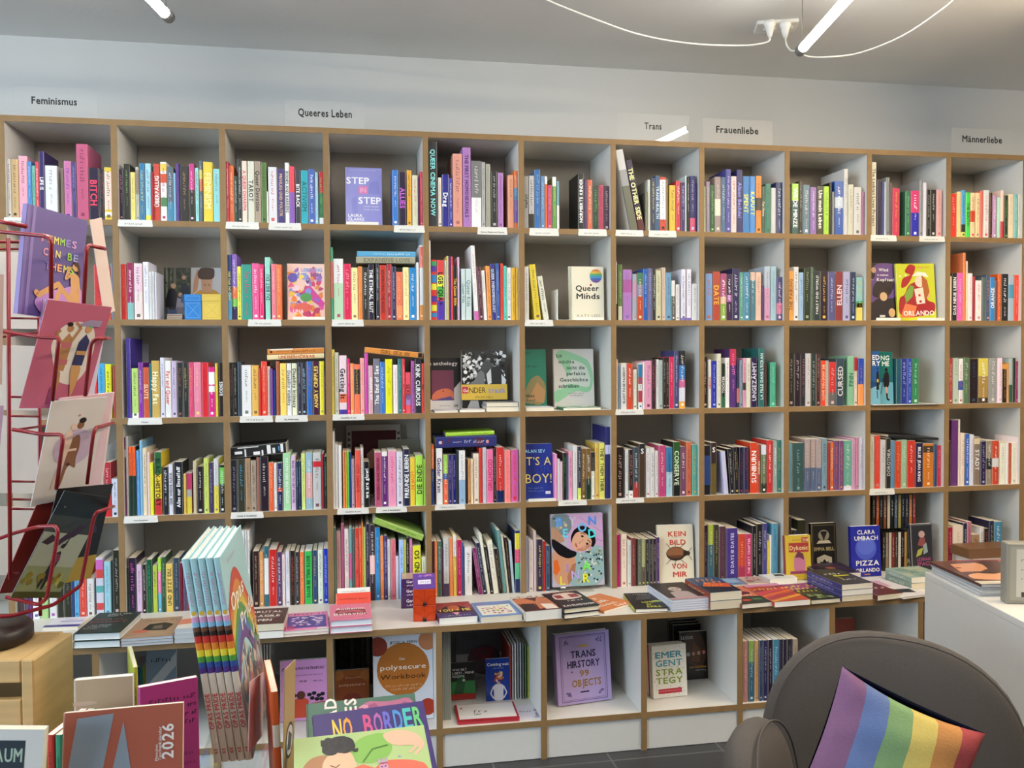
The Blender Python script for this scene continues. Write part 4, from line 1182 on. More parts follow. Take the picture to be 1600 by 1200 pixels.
# second shelf, tenth column
face_book(1353, 1405.5, 412, zs[1], 0.05, 0.012, 5, '2b2226', [('p', [(0, .35), (.2, .3), (.4, .4), (.9, .38), (1, .6), (1, 1), (.3, 1), (.35, .75), (.12, .7), (.1, .5), (0, .6)], '6a4a8c'), ('p', [(.22, .42), (.5, .38), (.78, .45), (.9, .62), (.8, .72), (.4, .7), (.26, .6)], '2b2226'), ('c', .55, .45, .17, .15, '3a2a28'), ('c', .56, .42, .11, .12, 'd8b48c'), ('c', .3, .88, .07, .08, 'c8a480'), ('c', .8, .15, .13, .14, '241c20'), ('c', .79, .14, .10, .12, 'cfa878'), ('p', [(0, .03), (.14, .05), (.12, .2), (0, .25)], 'b08458'),
          ('T', 'Wind', .45, .86, .055, 'eee'), ('T', 'in meinem', .4, .78, .035, 'eee'), ('T', 'Kopftuch', .38, .69, .055, 'eee', 'l', .54), ('m', .08, .7, .22, .02, 'ccc'), ('r', .42, .06, .58, .1, 'ccc')],
          'dark purple comic with a headscarf figure, face-out beside the lime ORLANDO book')
face_book(1404, 1464, 413, zs[1], 0.035, 0.012, 4, 'cbd02e', [('n', .05, .3, .95, .95, 16, .03, ['e8e0c0', 'e89ab0']), ('p', [(.02, .1), (.3, .05), (.95, .1), (1, .3), (.75, .35), (.8, .6), (.55, .7), (.3, .62), (.2, .45), (.05, .4)], 'a8282c'), ('p', [(.1, .55), (.3, .62), (.55, .95), (.35, 1), (.2, .85), (.4, .8), (.15, .75)], 'b02a2c'), ('p', [(.22, .3), (.4, .42), (.45, .6), (.35, .62), (.2, .45)], '7aa040'), ('c', .6, .68, .12, .13, 'f0d4c0'), ('p', [(.4, .78), (.55, .86), (.75, .84), (.85, .76), (.6, .78)], 'f4ead8'), ('p', [(.66, .8), (.8, .7), (.85, .5), (.7, .3), (.66, .55)], 'b0622e'), ('p', [(.45, .55), (.68, .58), (.72, .3), (.5, .28)], 'f0dcc8'), ('c', .45, .4, .04, .04, 'c02a3a'), ('c', .58, .44, .03, .03, 'c02a3a'), ('c', .6, .33, .035, .03, 'b0283a'), ('p', [(.05, .05), (.4, .05), (.5, .25), (.2, .3)], 'e07a4a'),
          ('T', 'ORLANDO', .14, .085, .085, 'f6f2ec', 'l', .8), ('m', .55, .92, .32, .03, 'e8882a')], 'lime comic lettered ORLANDO with a red-robed figure, face-out, tenth column', roll=-1.0)
stand(1366, 1404, zs[1], 0.022, 'white stand under the dark purple headscarf comic, tenth column')
stand(1430, 1474, zs[1], 0.018, 'white stand under the lime ORLANDO comic, tenth column')
# third shelf, fifth column
face_book(664, 720, 560, zs[2], 0.13, 0.016, 6, '18161a', [('r', 0, 0, 1, .2, 'e4e2e4'), ('p', [(.62, .2), (1, .2), (1, .55), (.66, .3)], 'e4e2e4'), ('r', .14, .18, .8, .76, '7a3a58'), ('p', [(.14, .18), (.8, .18), (.8, .35), (.6, .42), (.3, .38), (.14, .28)], 'e07a5a'), ('p', [(.14, .18), (.8, .18), (.7, .26), (.4, .22)], '5a4a8a'), ('c', .48, .36, .02, .02, '401a28'), ('T', 'm anthology', .02, .86, .07, 'e8e4e4', 'l', .9), ('T', 'us', .8, .06, .06, '222'), ('m', .35, .07, .3, .025, '777')],
          'black book lettered anthology with a plum photograph, third shelf, fifth column')
BW = [('n', .02, .42, .98, .99, 260, .05, ['e8e8e8', '222', 'bbb', '555', 'fff', '111']), ('c', .58, .82, .2, .19, '141414'), ('p', [(.38, .62), (.52, .86), (.66, .78), (.72, .62), (.6, .55), (.45, .5)], '4a4a4a'), ('p', [(.55, .66), (.8, .76), (.95, .6), (.96, .3), (.55, .3), (.52, .5)], '2c2c2c'), ('p', [(.55, .6), (.65, .7), (.66, .45), (.58, .42)], 'ddd'), ('p', [(.88, .6), (.98, .5), (.94, .34), (.88, .4)], 'ddd'),
      ('p', [(.15, .3), (.5, .3), (.52, .62), (.4, .68), (.3, .5), (.18, .45)], '777'), ('r', 0, .17, 1, .43, 'dcb84e'), ('r', .02, .28, .15, .39, 'c23a5a'), ('T', 'Ge', .04, .305, .05, 'f0d8d8'), ('t', 'NDER', .17, .285, .1, '222', 'l', .36), ('T', 'trash', .58, .285, .09, '9a94c0', 'l', .36), ('t', 'FROM HELL', .3, .195, .04, '8a6a1c', 'l', .4), ('p', [(.1, 0), (.4, 0), (.36, .16), (.2, .16)], '999'), ('n', .4, .01, .95, .15, 20, .05, ['222', 'ccc', '888'])]
face_book(720.8, 793, 548.4, zs[2], 0.10, 0.014, 5, '222', BW, 'black and white photo book with a gold band, third shelf, fifth column', gloss=True)


def lying(pl, pr, zb, t, d, col, design=None, label='book', hard=False, gloss=False, name='book', cat='book', group=None, spine=None, stext=None, pages=None):
    """a book lying flat; pl, pr = pixels of the ends of its lower front edge"""
    A, B = atz(pl[0], pl[1], zb), atz(pr[0], pr[1], zb)
    U = B - A
    w = U.length
    ang = math.atan2(U.y, U.x)
    M = Matrix.Translation(((A.x + B.x) / 2, (A.y + B.y) / 2, zb + 0.0003)) @ Matrix.Rotation(ang, 4, 'Z')
    root = empty(name, label, cat, M, group)
    cov, pg = book_cover(t, d, w, col, hard)
    Q = Matrix(((0, 1, 0, -w / 2), (0, 0, 1, 0), (1, 0, 0, t / 2), (0, 0, 0, 1)))
    c2, p2 = MB(), MB()
    c2.add(cov, Q)
    p2.add(pg, Q)
    if pages:
        p2.c = [rgb(pages)] * len(p2.c)
    if spine:
        e = -w / 2 - 0.0003
        c2.face([(e, d, t * .1), (e, 0, t * .1), (e, 0, t * .9), (e, d, t * .9)], spine)
    if stext:
        Qm, ln = marks(d * .6, t * .4)
        e = -w / 2 - 0.0005
        for a, b0, c_, d0 in Qm:
            c2.face([(e, d * .85 - a, t * .3 + b0), (e, d * .85 - c_, t * .3 + b0), (e, d * .85 - c_, t * .3 + d0), (e, d * .85 - a, t * .3 + d0)], stext)
    if design:
        face_decor(c2, w, d, design, lambda u, v, k: (u - w / 2, v, t + k))
    c2.build('cover', M_GLOSS if gloss else M_PRINT, root)
    p2.build('pages', M_PAGE, root)
    return root


def lyy(x0, x1, Y, zb, *a, **kw):
    global atz
    keep = atz
    P = [aty(x0, 640, Y), aty(x1, 640, Y)]
    P = [Vector((p.x, Y, zb)) for p in P]
    atz = lambda x, y, Z: P[int(x)]
    r = lying((0, 0), (1, 0), zb, *a, **kw)
    atz = keep
    return r


G2 = 'books lying flat on the third shelf'
lyy(760, 811, .012, zs[2], 0.0155, 0.20, 'c8c4b8', None, 'lower cream-paged book of the pair lying right on third shelf, fifth column', group=G2)
lyy(760, 810, .014, zs[2] + .0162, 0.0145, 0.20, '8a8c98', [('n', 0, 0, 1, 1, 12, .15, ['9a9aa8', '6a6c78'])], 'upper grey-covered book of the pair lying right on third shelf, fifth column', group=G2)
lyy(679, 716, .012, zs[2], 0.006, 0.10, 'e4e0ea', [('l', [(.1, .5), (.3, .9)], .06, '222'), ('l', [(.2, .4), (.45, .8)], .05, '5a3a8a')], 'thin white booklet with dark strokes lying left, third shelf, fifth column', name='booklet', cat='booklet', spine='3a2a5a')
lyy(718, 758, .01, zs[2], 0.008, 0.08, 'e8e6ea', [('l', [(.02, .2), (.15, .9)], .08, '222')], 'thin white booklet lying in front of the photo book, fifth column', name='booklet', cat='booklet', spine='2a2a2a')
face_book(812, 854.5, 546.4, zs[2], 0.10, 0.014, 5, '1f7a66', [('p', [(.1, .1), (.9, .05), (1, .4), (.7, .58), (.4, .5), (.2, .3)], '8a8058'), ('p', [(.3, .15), (.9, .1), (.95, .3), (.65, .45)], 'b0885c'), ('m', .1, .92, .35, .03, '123'), ('m', .1, .7, .6, .03, '123'), ('T', 'Ideas', .22, .2, .05, '102a24'), ('m', .22, .13, .35, .035, '102a24'), ('m', .22, .07, .3, .035, '102a24')],
          'teal green book with an ochre glow, face-out, third shelf, sixth column')
face_book(866, 929, 546, zs[2], 0.11, 0.018, 5, 'cfcbc6', [('p', [(.1, .1), (.5, .3), (.9, .25), (1, .5), (.9, .8), (.6, .9), (.2, 1), (.02, .9), (.2, .75), (.35, .55), (.3, .35), (0, .3), (0, .1)], '8fc49c'), ('p', [(.15, .38), (.45, .42), (.88, .33), (.92, .5), (.8, .74), (.4, .84), (.45, .6)], 'c8cfc4'),
          ('T', 'Ich', .08, .855, .06, '3a5048'), ('T', 'möchte', .13, .755, .06, '3a5048'), ('T', 'nicht die', .33, .655, .06, '3a5048'), ('T', 'perfekte', .32, .555, .06, '3a5048'), ('T', 'Geschichte', .15, .45, .06, '3a5048', 'l', .7), ('T', 'schreiben', .12, .345, .06, '3a5048'), ('m', .35, .24, .4, .02, '667'), ('m', .4, .2, .3, .02, '667')],
          'pale green and grey book reading Ich möchte nicht die perfekte Geschichte schreiben', hard=True)
lyy(822, 866, .01, zs[2], 0.012, 0.09, 'e8eaf4', None, 'thick white booklet lying under the teal face-out book', name='booklet', cat='booklet')
lyy(880, 939, .01, zs[2], 0.009, 0.11, '2e7a52', [('n', 0, 0, 1, 1, 14, .15, ['9fcfae', 'e4e8e0', '3a8a60'])], 'green book lying open-side out below the pale green face-out book', spine='2e7a52', group=G2)
face_book(1350, 1376, 549, zs[2], 0.002, 0.011, 3, '2a5a94', [('r', 0, 0, 1, .4, '7ab4c8'), ('p', [(0, .3), (1, .38), (1, .42), (0, .45)], '1f4a78'), ('T', 'ED', .3, .84, .09, 'e8eef0', 'l'), ('T', 'RY', .3, .73, .09, 'e8eef0', 'l'), ('p', [(.62, .28), (.9, .28), (.92, .55), (.8, .66), (.66, .58)], '26241e'), ('r', .7, .42, .86, .48, 'd8b83a'), ('c', .78, .68, .07, .07, '1a1a1a'), ('p', [(.66, .26), (.74, .26), (.74, .12), (.68, .12)], '26241e')],
          'blue book with a hockey player, left of its green twin, tenth column', gloss=True)
face_book(1350, 1396.5, 550, zs[2], 0.0165, 0.010, 3, '1d6a62', [('r', 0, 0, 1, .42, '6aa8b8'), ('p', [(0, .36), (1, .48), (1, .52), (0, .46)], '2a5a78'), ('T', 'NG', .54, .84, .09, 'd8e4e0', 'l'), ('T', 'ME', .58, .73, .09, 'd8e4e0', 'l'), ('p', [(.62, .32), (.84, .32), (.85, .58), (.76, .64), (.64, .58), (.62, .45)], '1e1c20'), ('c', .74, .66, .06, .06, '181818'), ('L', [(.72, .32), (.76, .12)], .07, 'c8988a'), ('L', [(.74, .2), (.76, .1), (.82, .09)], .06, '181818'), ('l', [(.62, .5), (.55, .3), (.5, .2)], .02, '222')],
          'green book with a hockey player behind its blue twin, tenth column', gloss=True)
lyy(1364, 1470, -.012, zs[2], 0.003, 0.012, 'c8ccd4', [('p', [(.5, .2), (.8, .3), (.75, .8), (.5, .7)], '222'), ('p', [(.02, .1), (.4, .2), (.45, .8), (.1, .9)], '8ab')], 'thin grey magazine lying at the front of third shelf, tenth column', name='magazine', cat='magazine')
# grey sheet standing behind, third shelf second column
face_book(201, 231.5, 537, zs[2], 0.17, 0.004, 2, 'a9a9ad', [('p', [(.1, .05), (.5, .5), (.1, .9)], 'b4b4b8')], 'plain grey portfolio standing behind the purple spines, third shelf, second column', name='portfolio', cat='portfolio')
# fourth shelf
face_book(541, 626, 664, zs[3], 0.225, 0.006, 3, 'b4aba0', [('r', .1, .04, .92, .92, '551017'), ('p', [(.3, .05), (.75, .05), (.72, .5), (.62, .66), (.42, .66), (.32, .5)], '2a0c10'), ('p', [(.36, .4), (.66, .4), (.64, .6), (.5, .68), (.38, .6)], 'c09070')] + [('r', .03, .06 + q * .08, .075, .1 + q * .08, '5a4a40') for q in range(11)] + [('r', .945, .06 + q * .08, .985, .1 + q * .08, '5a4a40') for q in range(11)],
          'dark red picture book with a stamp-like border standing behind, fourth column', gloss=True)
face_book(591, 657, 687, zs[3], 0.215, 0.006, 3, '8f8a74', [('r', .3, .8, .36, .84, '6a6450'), ('r', .5, .8, .56, .84, '6a6450')], 'plain olive-grey book standing behind the pink spines, fourth column')
face_book(812, 864, 694, zs[3], 0.03, 0.02, 4, '2d3a8f', [('r', .0, .3, .35, 1, '2a3580'), ('T', 'ALAN SEV', .05, .84, .06, '9ad0f0', 'l', .7), ('t', 'IT’S A', .02, .62, .15, 'e8d878', 'l', .93), ('t', 'THE', .55, .5, .12, '3a4aa8', 'l', .4), ('t', 'BOY!', .06, .3, .17, 'e8d878', 'l', .9), ('m', .15, .2, .5, .025, '6a8ac8'), ('m', .15, .15, .55, .025, '6a8ac8'), ('r', .74, .1, .92, .15, 'd8d4e0')], 'blue face-out book lettered IT’S A BOY! in yellow, fourth shelf, sixth column', gloss=True)
stand(823, 866, zs[3], 0.016, 'white stand under the blue IT’S A BOY! book')
# counter level
BEY = [('r', .3, .45, 1, 1, 'c6a4ca'), ('l', [(.55, .95), (1, .72)], .012, 'b088b8'), ('l', [(.8, .66), (1, .6)], .02, 'b48abc'), ('p', [(0, 1), (.36, 1), (.4, .8), (.3, .7), (.1, .72), (0, .78)], '76868a'), ('n', .02, .78, .36, .98, 9, .035, ['4a5a5c', '8fa0a0', 'c8b8a0']),
       ('p', [(.40, .5), (.55, .44), (.75, .5), (.85, .56), (1, .52), (1, 0), (.3, 0), (.36, .2), (.46, .3)], '8fb0b4'), ('n', .46, .02, .98, .52, 70, .024, ['263030', '3e5052', 'c8a070', 'd8d8cc', '7a9a70']),
       ('p', [(0, .84), (.12, .8), (.2, .7), (.26, .62), (.1, .6), (0, .62)], 'b08a70'), ('p', [(.02, .05), (.3, .02), (.42, .14), (.46, .32), (.42, .44), (.22, .5), (.0, .52)], 'c99474'), ('p', [(.3, .02), (.42, .14), (.46, .32), (.38, .3), (.28, .14)], 'a8745a'),
       ('p', [(0, .68), (.2, .58), (.36, .5), (.48, .47), (.46, .41), (.3, .38), (.12, .44), (0, .56)], '17161a'), ('p', [(.03, .36), (.1, .38), (.15, .24), (.08, .16), (.02, .2)], 'd8682a'),
       ('p', [(.36, .66), (.42, .77), (.55, .83), (.7, .82), (.82, .72), (.86, .6), (.8, .52), (.72, .56), (.6, .5), (.42, .5)], '1b1315'), ('p', [(.40, .66), (.47, .735), (.58, .755), (.7, .70), (.78, .62), (.76, .54), (.66, .49), (.53, .47), (.42, .50), (.38, .57)], 'dba98c'), ('p', [(.53, .47), (.66, .49), (.76, .54), (.72, .58), (.6, .53), (.46, .51)], 'c08a6e'),
       ('p', [(.565, .695), (.595, .70), (.625, .68), (.6, .665), (.575, .675)], '2a1a1a'), ('l', [(.56, .725), (.6, .73), (.65, .705)], .014, '3a221c'), ('p', [(.655, .585), (.685, .595), (.715, .575), (.69, .56), (.665, .565)], '2a1a1a'), ('l', [(.69, .63), (.73, .61), (.745, .585)], .014, '3a221c'), ('l', [(.62, .64), (.55, .6), (.525, .6), (.54, .575)], .01, 'b07a60'), ('p', [(.455, .60), (.475, .585), (.48, .56), (.50, .54), (.475, .53), (.45, .56)], 'b0525c'), ('c', .62, .53, .035, .03, 'd89484'),
       ('T', 'B', .1, .84, .12, '5aa0f0', 'l'), ('T', 'Y', .34, .84, .12, 'c8c0d8', 'l'), ('T', 'O', .51, .75, .12, '6ac0f4', 'l'), ('T', 'N', .72, .84, .12, '4a90f0', 'l'), ('T', 'E', .22, .68, .12, '6ad0f0', 'l'), ('T', 'D', .71, .66, .12, '4ae0e8', 'l'),
       ('T', 'I', .27, .2, .12, '9a90e0', 'l'), ('T', 'L', .14, .03, .12, 'e8d84a', 'l'), ('T', 'N', .36, .1, .12, 'b8a8e0', 'l'), ('T', 'A', .58, .22, .12, '7af05a', 'l'), ('T', 'R', .58, .05, .12, 'e8e83a', 'l')]
face_book(863.5, 944.5, 803.5, ZL + .012, 0.0, 0.022, 6, 'b8b0c0', BEY, 'large photo book with a reclining face and iridescent letters, counter level', gloss=True, hard=True)
A = aty(900, 900, -.01)
root = empty('book_stand', 'clear acrylic stand under the large photo book at counter level', 'book stand', Matrix.Translation((A.x, 0.0, ZL + .0003)))
mb = MB(); mb.bbox((-.06, -.03, 0), (.06, .1, .004), .001); mb.bbox((-.06, -.03, .0041), (.06, -.027, .02), .001); mb.bbox((-.06, .005, .0041), (.06, .06, .0115), .001)
mb.build('acrylic_plate', M_ACR, root)
KB = [('T', 'KEIN', .3, .80, .09, 'c8442e', 'l', .5), ('m', .4, .775, .35, .014, '888'), ('T', 'BILD', .34, .655, .09, 'c8442e', 'l', .45), ('T', 'VON', .38, .24, .09, 'c03a2e', 'l', .42), ('T', 'MIR', .4, .1, .09, 'c03a2e', 'l', .4), ('c', .5, .5, .27, .19, '2c2018'), ('c', .5, .515, .25, .15, '8a5a3a'), ('p', [(.26, .47), (.72, .47), (.62, .42), (.36, .42)], '5a3824'), ('p', [(.7, .44), (.8, .46), (.82, .54), (.72, .57)], '2c2018'), ('c', .84, .5, .06, .06, '2c2018')]
for (a, b) in (((.35, .6), (.24, .68)), ((.5, .63), (.46, .7)), ((.62, .6), (.78, .68)), ((.35, .4), (.22, .32)), ((.5, .38), (.44, .3)), ((.62, .4), (.76, .33)), ((.86, .53), (.95, .6)), ((.86, .47), (.95, .38))):
    KB.append(('l', [a, b], .014, '2c2018'))
face_book(1030, 1084.5, 821, ZL, 0.02, 0.02, 6, 'dcd5c0', KB, 'cream book with a big beetle reading KEIN BILD VON MIR', hard=True, yaw=-3)
face_book(1229, 1268.5, 837, ZL, -0.03, 0.02, 5, 'd3b63c', [('r', .14, .62, .92, .83, 'a83a3a'), ('T', 'Dykonic', .17, .67, .1, 'e8d0a0', 'l', .72), ('r', .65, .84, .92, .95, 'b04a4a'), ('T', 'THE', .68, .86, .06, 'e8d0a0'), ('m', .28, .88, .3, .03, 'a04040'), ('p', [(.3, .18), (.75, .18), (.78, .4), (.7, .58), (.5, .64), (.34, .55)], 'c47a9a'), ('p', [(.36, .5), (.5, .64), (.7, .58), (.72, .44), (.55, .5)], '6a3a4a'), ('r', .16, .13, .9, .2, 'b05a7a'), ('T', 'HANDBOOK', .2, .14, .05, '6a2a3a', 'l', .66), ('m', .3, .07, .4, .02, '805030')],
          'yellow book lettered Dykonic with a pink couple, standing on the counter', hard=True, spine='a84a44')
face_book(1269.5, 1308.5, 818, ZL, 0.03, 0.02, 4, '16130f', [('l', [(.06, .04), (.94, .04), (.94, .96), (.06, .96), (.06, .04)], .02, '6a5a3a'), ('p', [(.2, .6), (.8, .6), (.7, .66), (.3, .66)], 'c8bfa8'), ('c', .5, .76, .22, .2, '8a8270'), ('p', [(.34, .84), (.66, .84), (.54, .72), (.52, .66), (.48, .66), (.46, .72)], '1a1712'), ('T', 'EMMA BELL', .1, .46, .07, 'b8a878', 'l', .8), ('p', [(.2, .1), (.8, .1), (.8, .32), (.5, .38), (.2, .32)], 'b8b09c'), ('p', [(.3, .12), (.7, .12), (.66, .26), (.6, .22), (.5, .3), (.4, .22), (.34, .26)], '1a1712')],
          'black gothic book with pale ornamental emblems standing behind the purple stack')
tb = lying
PZ = [('c', .5, .56, .36, .36, '4a5ac0'), ('c', .5, .6, .3, .26, '5a6acb'), ('T', 'CLARA', .22, .84, .085, 'f0eee4', 'l', .6), ('T', 'UMBACH', .12, .72, .085, 'f0eee4', 'l', .8), ('T', 'PIZZA', .15, .22, .1, 'f0eee4', 'l', .78), ('T', 'ORLANDO', .14, .09, .075, 'f0eee4', 'l', .8), ('r', .42, .03, .62, .05, 'c88a3a')]
face_book(1331.5, 1377.5, 822.5, ZL, -0.035, 0.018, 4, '20279a', PZ, 'deep blue book lettered PIZZA ORLANDO standing in front of the film cases', hard=True, spine='1a2080')
# film cases on the counter in the tenth column, two tiers with a clear riser
DV = ['3a2a22', 'b0562a', '2c2420', '7a4a2a', 'c8b8a0', '181818', '4a5a6a', '9a8a4a', '1c1c24', '2a2a3a', 'a86a2a', '8a2a22']
rz = ZL + .1555
A0, A1 = aty(1361, 800, .03), aty(1437, 800, .03)
root = empty('display_riser', 'clear acrylic riser carrying the upper row of film cases', 'riser', Matrix.Translation((A0.x, 0.02, ZL + .0003)))
mb = MB(); W_ = A1.x - A0.x
mb.box((0, 0, .150), (W_, .18, .155)); mb.box((0, .0, 0), (.004, .18, .1499)); mb.box((W_ - .004, .0, 0), (W_, .18, .1499))
mb.build('acrylic_plate', M_ACR, root)


def film_case(x, t, h, zb, Y, col, label, d=0.13):
    root = empty('film_case', label, 'film case', Matrix.Translation((x, Y, zb + .0003)), 'film cases in the tenth column')
    mb = MB(); mb.bbox((-t / 2, 0, 0), (t / 2, d, h), .001, '20201f')
    mb.face([(-t * .42, -.0003, h * .02), (t * .42, -.0003, h * .02), (t * .42, -.0003, h * .98), (-t * .42, -.0003, h * .98)], col)
    Q, l = marks(h * .5, t * .4)
    for a, b0, c_, d0 in Q:
        mb.face([(-t * .2 + b0, -.0006, h * .85 - a), (-t * .2 + d0, -.0006, h * .85 - a), (-t * .2 + d0, -.0006, h * .85 - c_), (-t * .2 + b0, -.0006, h * .85 - c_)], 'bbb')
    mb.build('case', M_GLOSS, root)


nU = 12
for k in range(nU):
    x = A0.x + .012 + k * (W_ - .02) / nU
    film_case(x, .0125, .128, rz, .03, DV[k], colour_name(DV[k]) + ' film case, ' + ORD[k] + ' from left in the upper row', .13)
x0 = aty(1378, 860, .03).x
DL = ['2a2420', '8a7a6a', 'd0c8b8', '7a2a28', '3a3028', 'd8d0c8', '241e2a', 'c89a4a']
for k in range(8):
    x = x0 + .008 + k * .0128
    if x < A1.x - .008:
        film_case(x, .0122, .145, ZL, .03, DL[k], colour_name(DL[k]) + ' film case, ' + ORD[k] + ' from left in the lower row', .13)
lying((1376, 817), (1427, 817), rz - .0005, .003, .09, 'e8e6e0', [('m', .1, .4, .8, .2, '333')], 'narrow white price card on the front of the clear riser', name='price_card', cat='card') if False else None
face_book(1425.5, 1460, 819, ZL, -0.005, 0.013, 5, '2c2a30', [('c', .5, .78, .14, .14, 'b89a94'), ('p', [(.3, .55), (.7, .5), (.62, .72), (.4, .7)], '8a4a4a'), ('p', [(.2, .3), (.45, .35), (.55, .5), (.3, .45)], 'a8a84a'), ('p', [(.55, .35), (.75, .4), (.7, .6), (.55, .55)], '8a9a9c'), ('T', 'LESBIAN', .25, .22, .07, 'a04a7a', 'l', .6), ('T', 'SPACE', .25, .12, .08, 'a04a7a', 'l', .6), ('l', [(.03, .02), (.97, .02), (.97, .98), (.03, .98), (.03, .02)], .02, '77777a')],
          'dark film case with cartoon figures standing face-out, right of the case rows', name='film_case', cat='film case', gloss=True)

# ---------------------------------------------------------------- books lying on top of the upright ones
def top_lying(x0, y0, x1, y1, t, d, Y, col, label, text=None, tcol='222', hard=False, decor=None):
    """spine towards the room, left-bottom pixel (x0,y0), right-bottom pixel (x1,y1) at plane Y"""
    A, B = aty(x0, y0, Y), aty(x1, y1, Y)
    U = B - A
    L = U.length
    ang = math.atan2(U.z, U.x)
    M = Matrix.Translation(A) @ Matrix.Rotation(-ang, 4, 'Y')
    root = empty('book', label, 'book', M, 'books lying across upright ones')
    cov, pg = book_cover(t, L, d, col, hard)
    if decor:
        for dd in decor:
            cov.face([(a, -.0003, b) for a, b in [(t * (dd[1] - .5), L * dd[0]), (t * (dd[3] - .5), L * dd[0]), (t * (dd[3] - .5), L * dd[2]), (t * (dd[1] - .5), L * dd[2])]], dd[4])
    if text:
        spine_decor(cov, t, L, text, tcol, [], True)
    Q = Matrix(((0, 0, 1, 0), (0, 1, 0, 0), (-1, 0, 0, t / 2), (0, 0, 0, 1)))
    c2, p2 = MB(), MB()
    c2.add(cov, Q); p2.add(pg, Q)
    c2.build('cover', M_PRINT, root); p2.build('pages', M_PAGE, root)


top_lying(556.5, 411, 649, 411.5, .021, .14, .014, 'a8a48e', 'beige-grey book lying across upright books, under a blue one, fourth column', 'EXPANSIVE LOVE', '7a765c')
top_lying(558, 401, 649.5, 402, .0185, .14, .014, '5aa8d4', 'light blue book lying on top of the beige-grey one, fourth column', '~', 'e8f4fa')
top_lying(417.5, 562.5, 506.5, 559.5, .0155, .14, .014, 'f0dca8', 'cream book lying across upright books, under an orange one, third column', 'UNÜBERHÖRBAR', 'c85a2a')
top_lying(418, 554.6, 506.5, 551.8, .0185, .14, .014, 'dd8a3c', 'orange book lying on the cream one, third shelf, third column', '~', '5a2a10', decor=[(.05, .0, .45, .25, 'f0e4d0')])
top_lying(569.5, 551, 660, 560, .0185, .14, .014, 'e0913f', 'orange book tilting down to the right across upright books, fourth column', 'GIRL SEX 101', '8a5a1c', decor=[(.92, .1, .99, .9, '222')])
top_lying(681.5, 700.5, 776, 697, .037, .15, .012, '2f3474', 'thick navy book lying across upright books, fifth column', '~', 'c8c8e0', hard=True, decor=[(.09, .3, .13, .7, '6a2a4a'), (.19, .15, .23, .5, '5a2a4a'), (.66, .2, .78, .8, '5a2440'), (.83, .4, .87, .7, 'e08a7a')])
top_lying(697, 682.3, 772.5, 679, .0125, .13, .02, 'a8d83a', 'thin lime book lying on the thick navy one, fifth column', '~', '7aa020')
top_lying(362, 716, 447.5, 708, .035, .14, .014, '1c1c1e', 'black and white zebra-patterned book lying across upright books, third column', None, decor=[(.06, .45, .2, .7, 'eee'), (.24, .3, .27, 1, 'ddd'), (.4, .6, .52, .9, 'eee'), (.55, .5, .58, 1, 'eee'), (.65, .1, .72, .9, 'eee'), (.75, .4, .8, .9, 'e4e4e4'), (.9, .1, .95, .85, 'eee'), (.12, .1, .5, .2, 'ccc'), (.86, .3, .88, .7, '4a9ad8')])
top_lying(582.5, 817.5, 659, 845.5, .021, .17, .004, '9cc05a', 'lime green book propped slantwise on upright books, counter level', '~', '4a6a2a')
top_lying(1388, 683, 1466, 688, .010, .17, .02, '1d1d24', 'thin black book lying across upright books, fourth shelf, tenth column')
# ================================================================ books laid out on the counter
GL = 'books laid out on the counter'


def stack(pl, pr, n, t, d, cols, design, labels, **kw):
    """n books on one another; labels from the bottom up; only the top one shows its cover"""
    z = ZL
    for k in range(n):
        j = 0 if k == 0 else random.uniform(-.6, .6)
        # higher copies sit straight above: lift the pixels with the height of the pile
        A, B = atz(pl[0], pl[1], ZL), atz(pr[0], pr[1], ZL)
        off = Vector((j * .0015, j * .001, 0))
        dd = dict(kw)
        lying_at(A + off, B + off, z, t, d, cols[k % len(cols)], design if k == n - 1 else None, labels[k], **dd)
        z += t + .0004


def lying_at(A, B, zb, t, d, col, design, label, **kw):
    global atz
    keep = atz
    pts = [A, B]
    atz = lambda x, y, Z: pts[int(x)]
    r = lying((0, 0), (1, 0), zb, t, d, col, design, label, **kw)
    atz = keep
    return r


stack((114.4, 1014.5), (188, 1011.5), 2, .0215, .20, ['203026'], [('m', .3, .88, .5, .05, 'eee'), ('m', .3, .8, .35, .04, 'eee'), ('m', .15, .62, .6, .07, 'b0404a'), ('m', .08, .48, .75, .07, 'b0404a'), ('m', .2, .34, .4, .035, 'ddd'), ('m', .15, .26, .45, .035, 'ddd'), ('m', .1, .18, .3, .03, 'ddd')],
      ['lower dark green book of the pair at the left end of the counter', 'upper dark green book with red title at the left end of the counter'], hard=True, group=GL, pages='cfd6d6')
stack((189.5, 1011.5), (271, 1005.5), 3, .0075, .19, ['a3866c'], [('r', .02, .02, .98, .98, 'a98b70'), ('m', .3, .82, .6, .06, '3a2a20'), ('p', [(.3, .35), (.8, .3), (.9, .6), (.7, .72), (.4, .66)], '241d1a'), ('p', [(.5, .4), (.7, .4), (.68, .58), (.52, .56)], '6a5a50'), ('c', .3, .3, .16, .1, 'c86a50'), ('m', .05, .12, .35, .03, '5a4030')],
      ['bottom thin tan booklet under two others, second pile on the counter', 'middle thin tan booklet, second pile on the counter', 'top tan booklet with a dark sketch, second pile on the counter'], group=GL, pages='aab4be')
stack((272.5, 1005.5), (346, 1001.5), 3, .0135, .18, ['d8d4cc', 'c0c4c8'], [('p', [(0, .2), (.5, .3), (1, .2), (1, .5), (0, .55)], 'd08468'), ('p', [(0, .5), (.6, .6), (1, .5), (1, 1), (0, 1)], 'd8cfc4')],
      ['bottom pale book of the pile behind the light blue picture books', 'middle pale book of the pile behind the light blue picture books', 'top pale book with a coral wave behind the light blue picture books'], group=GL, pages='b4b8bc')
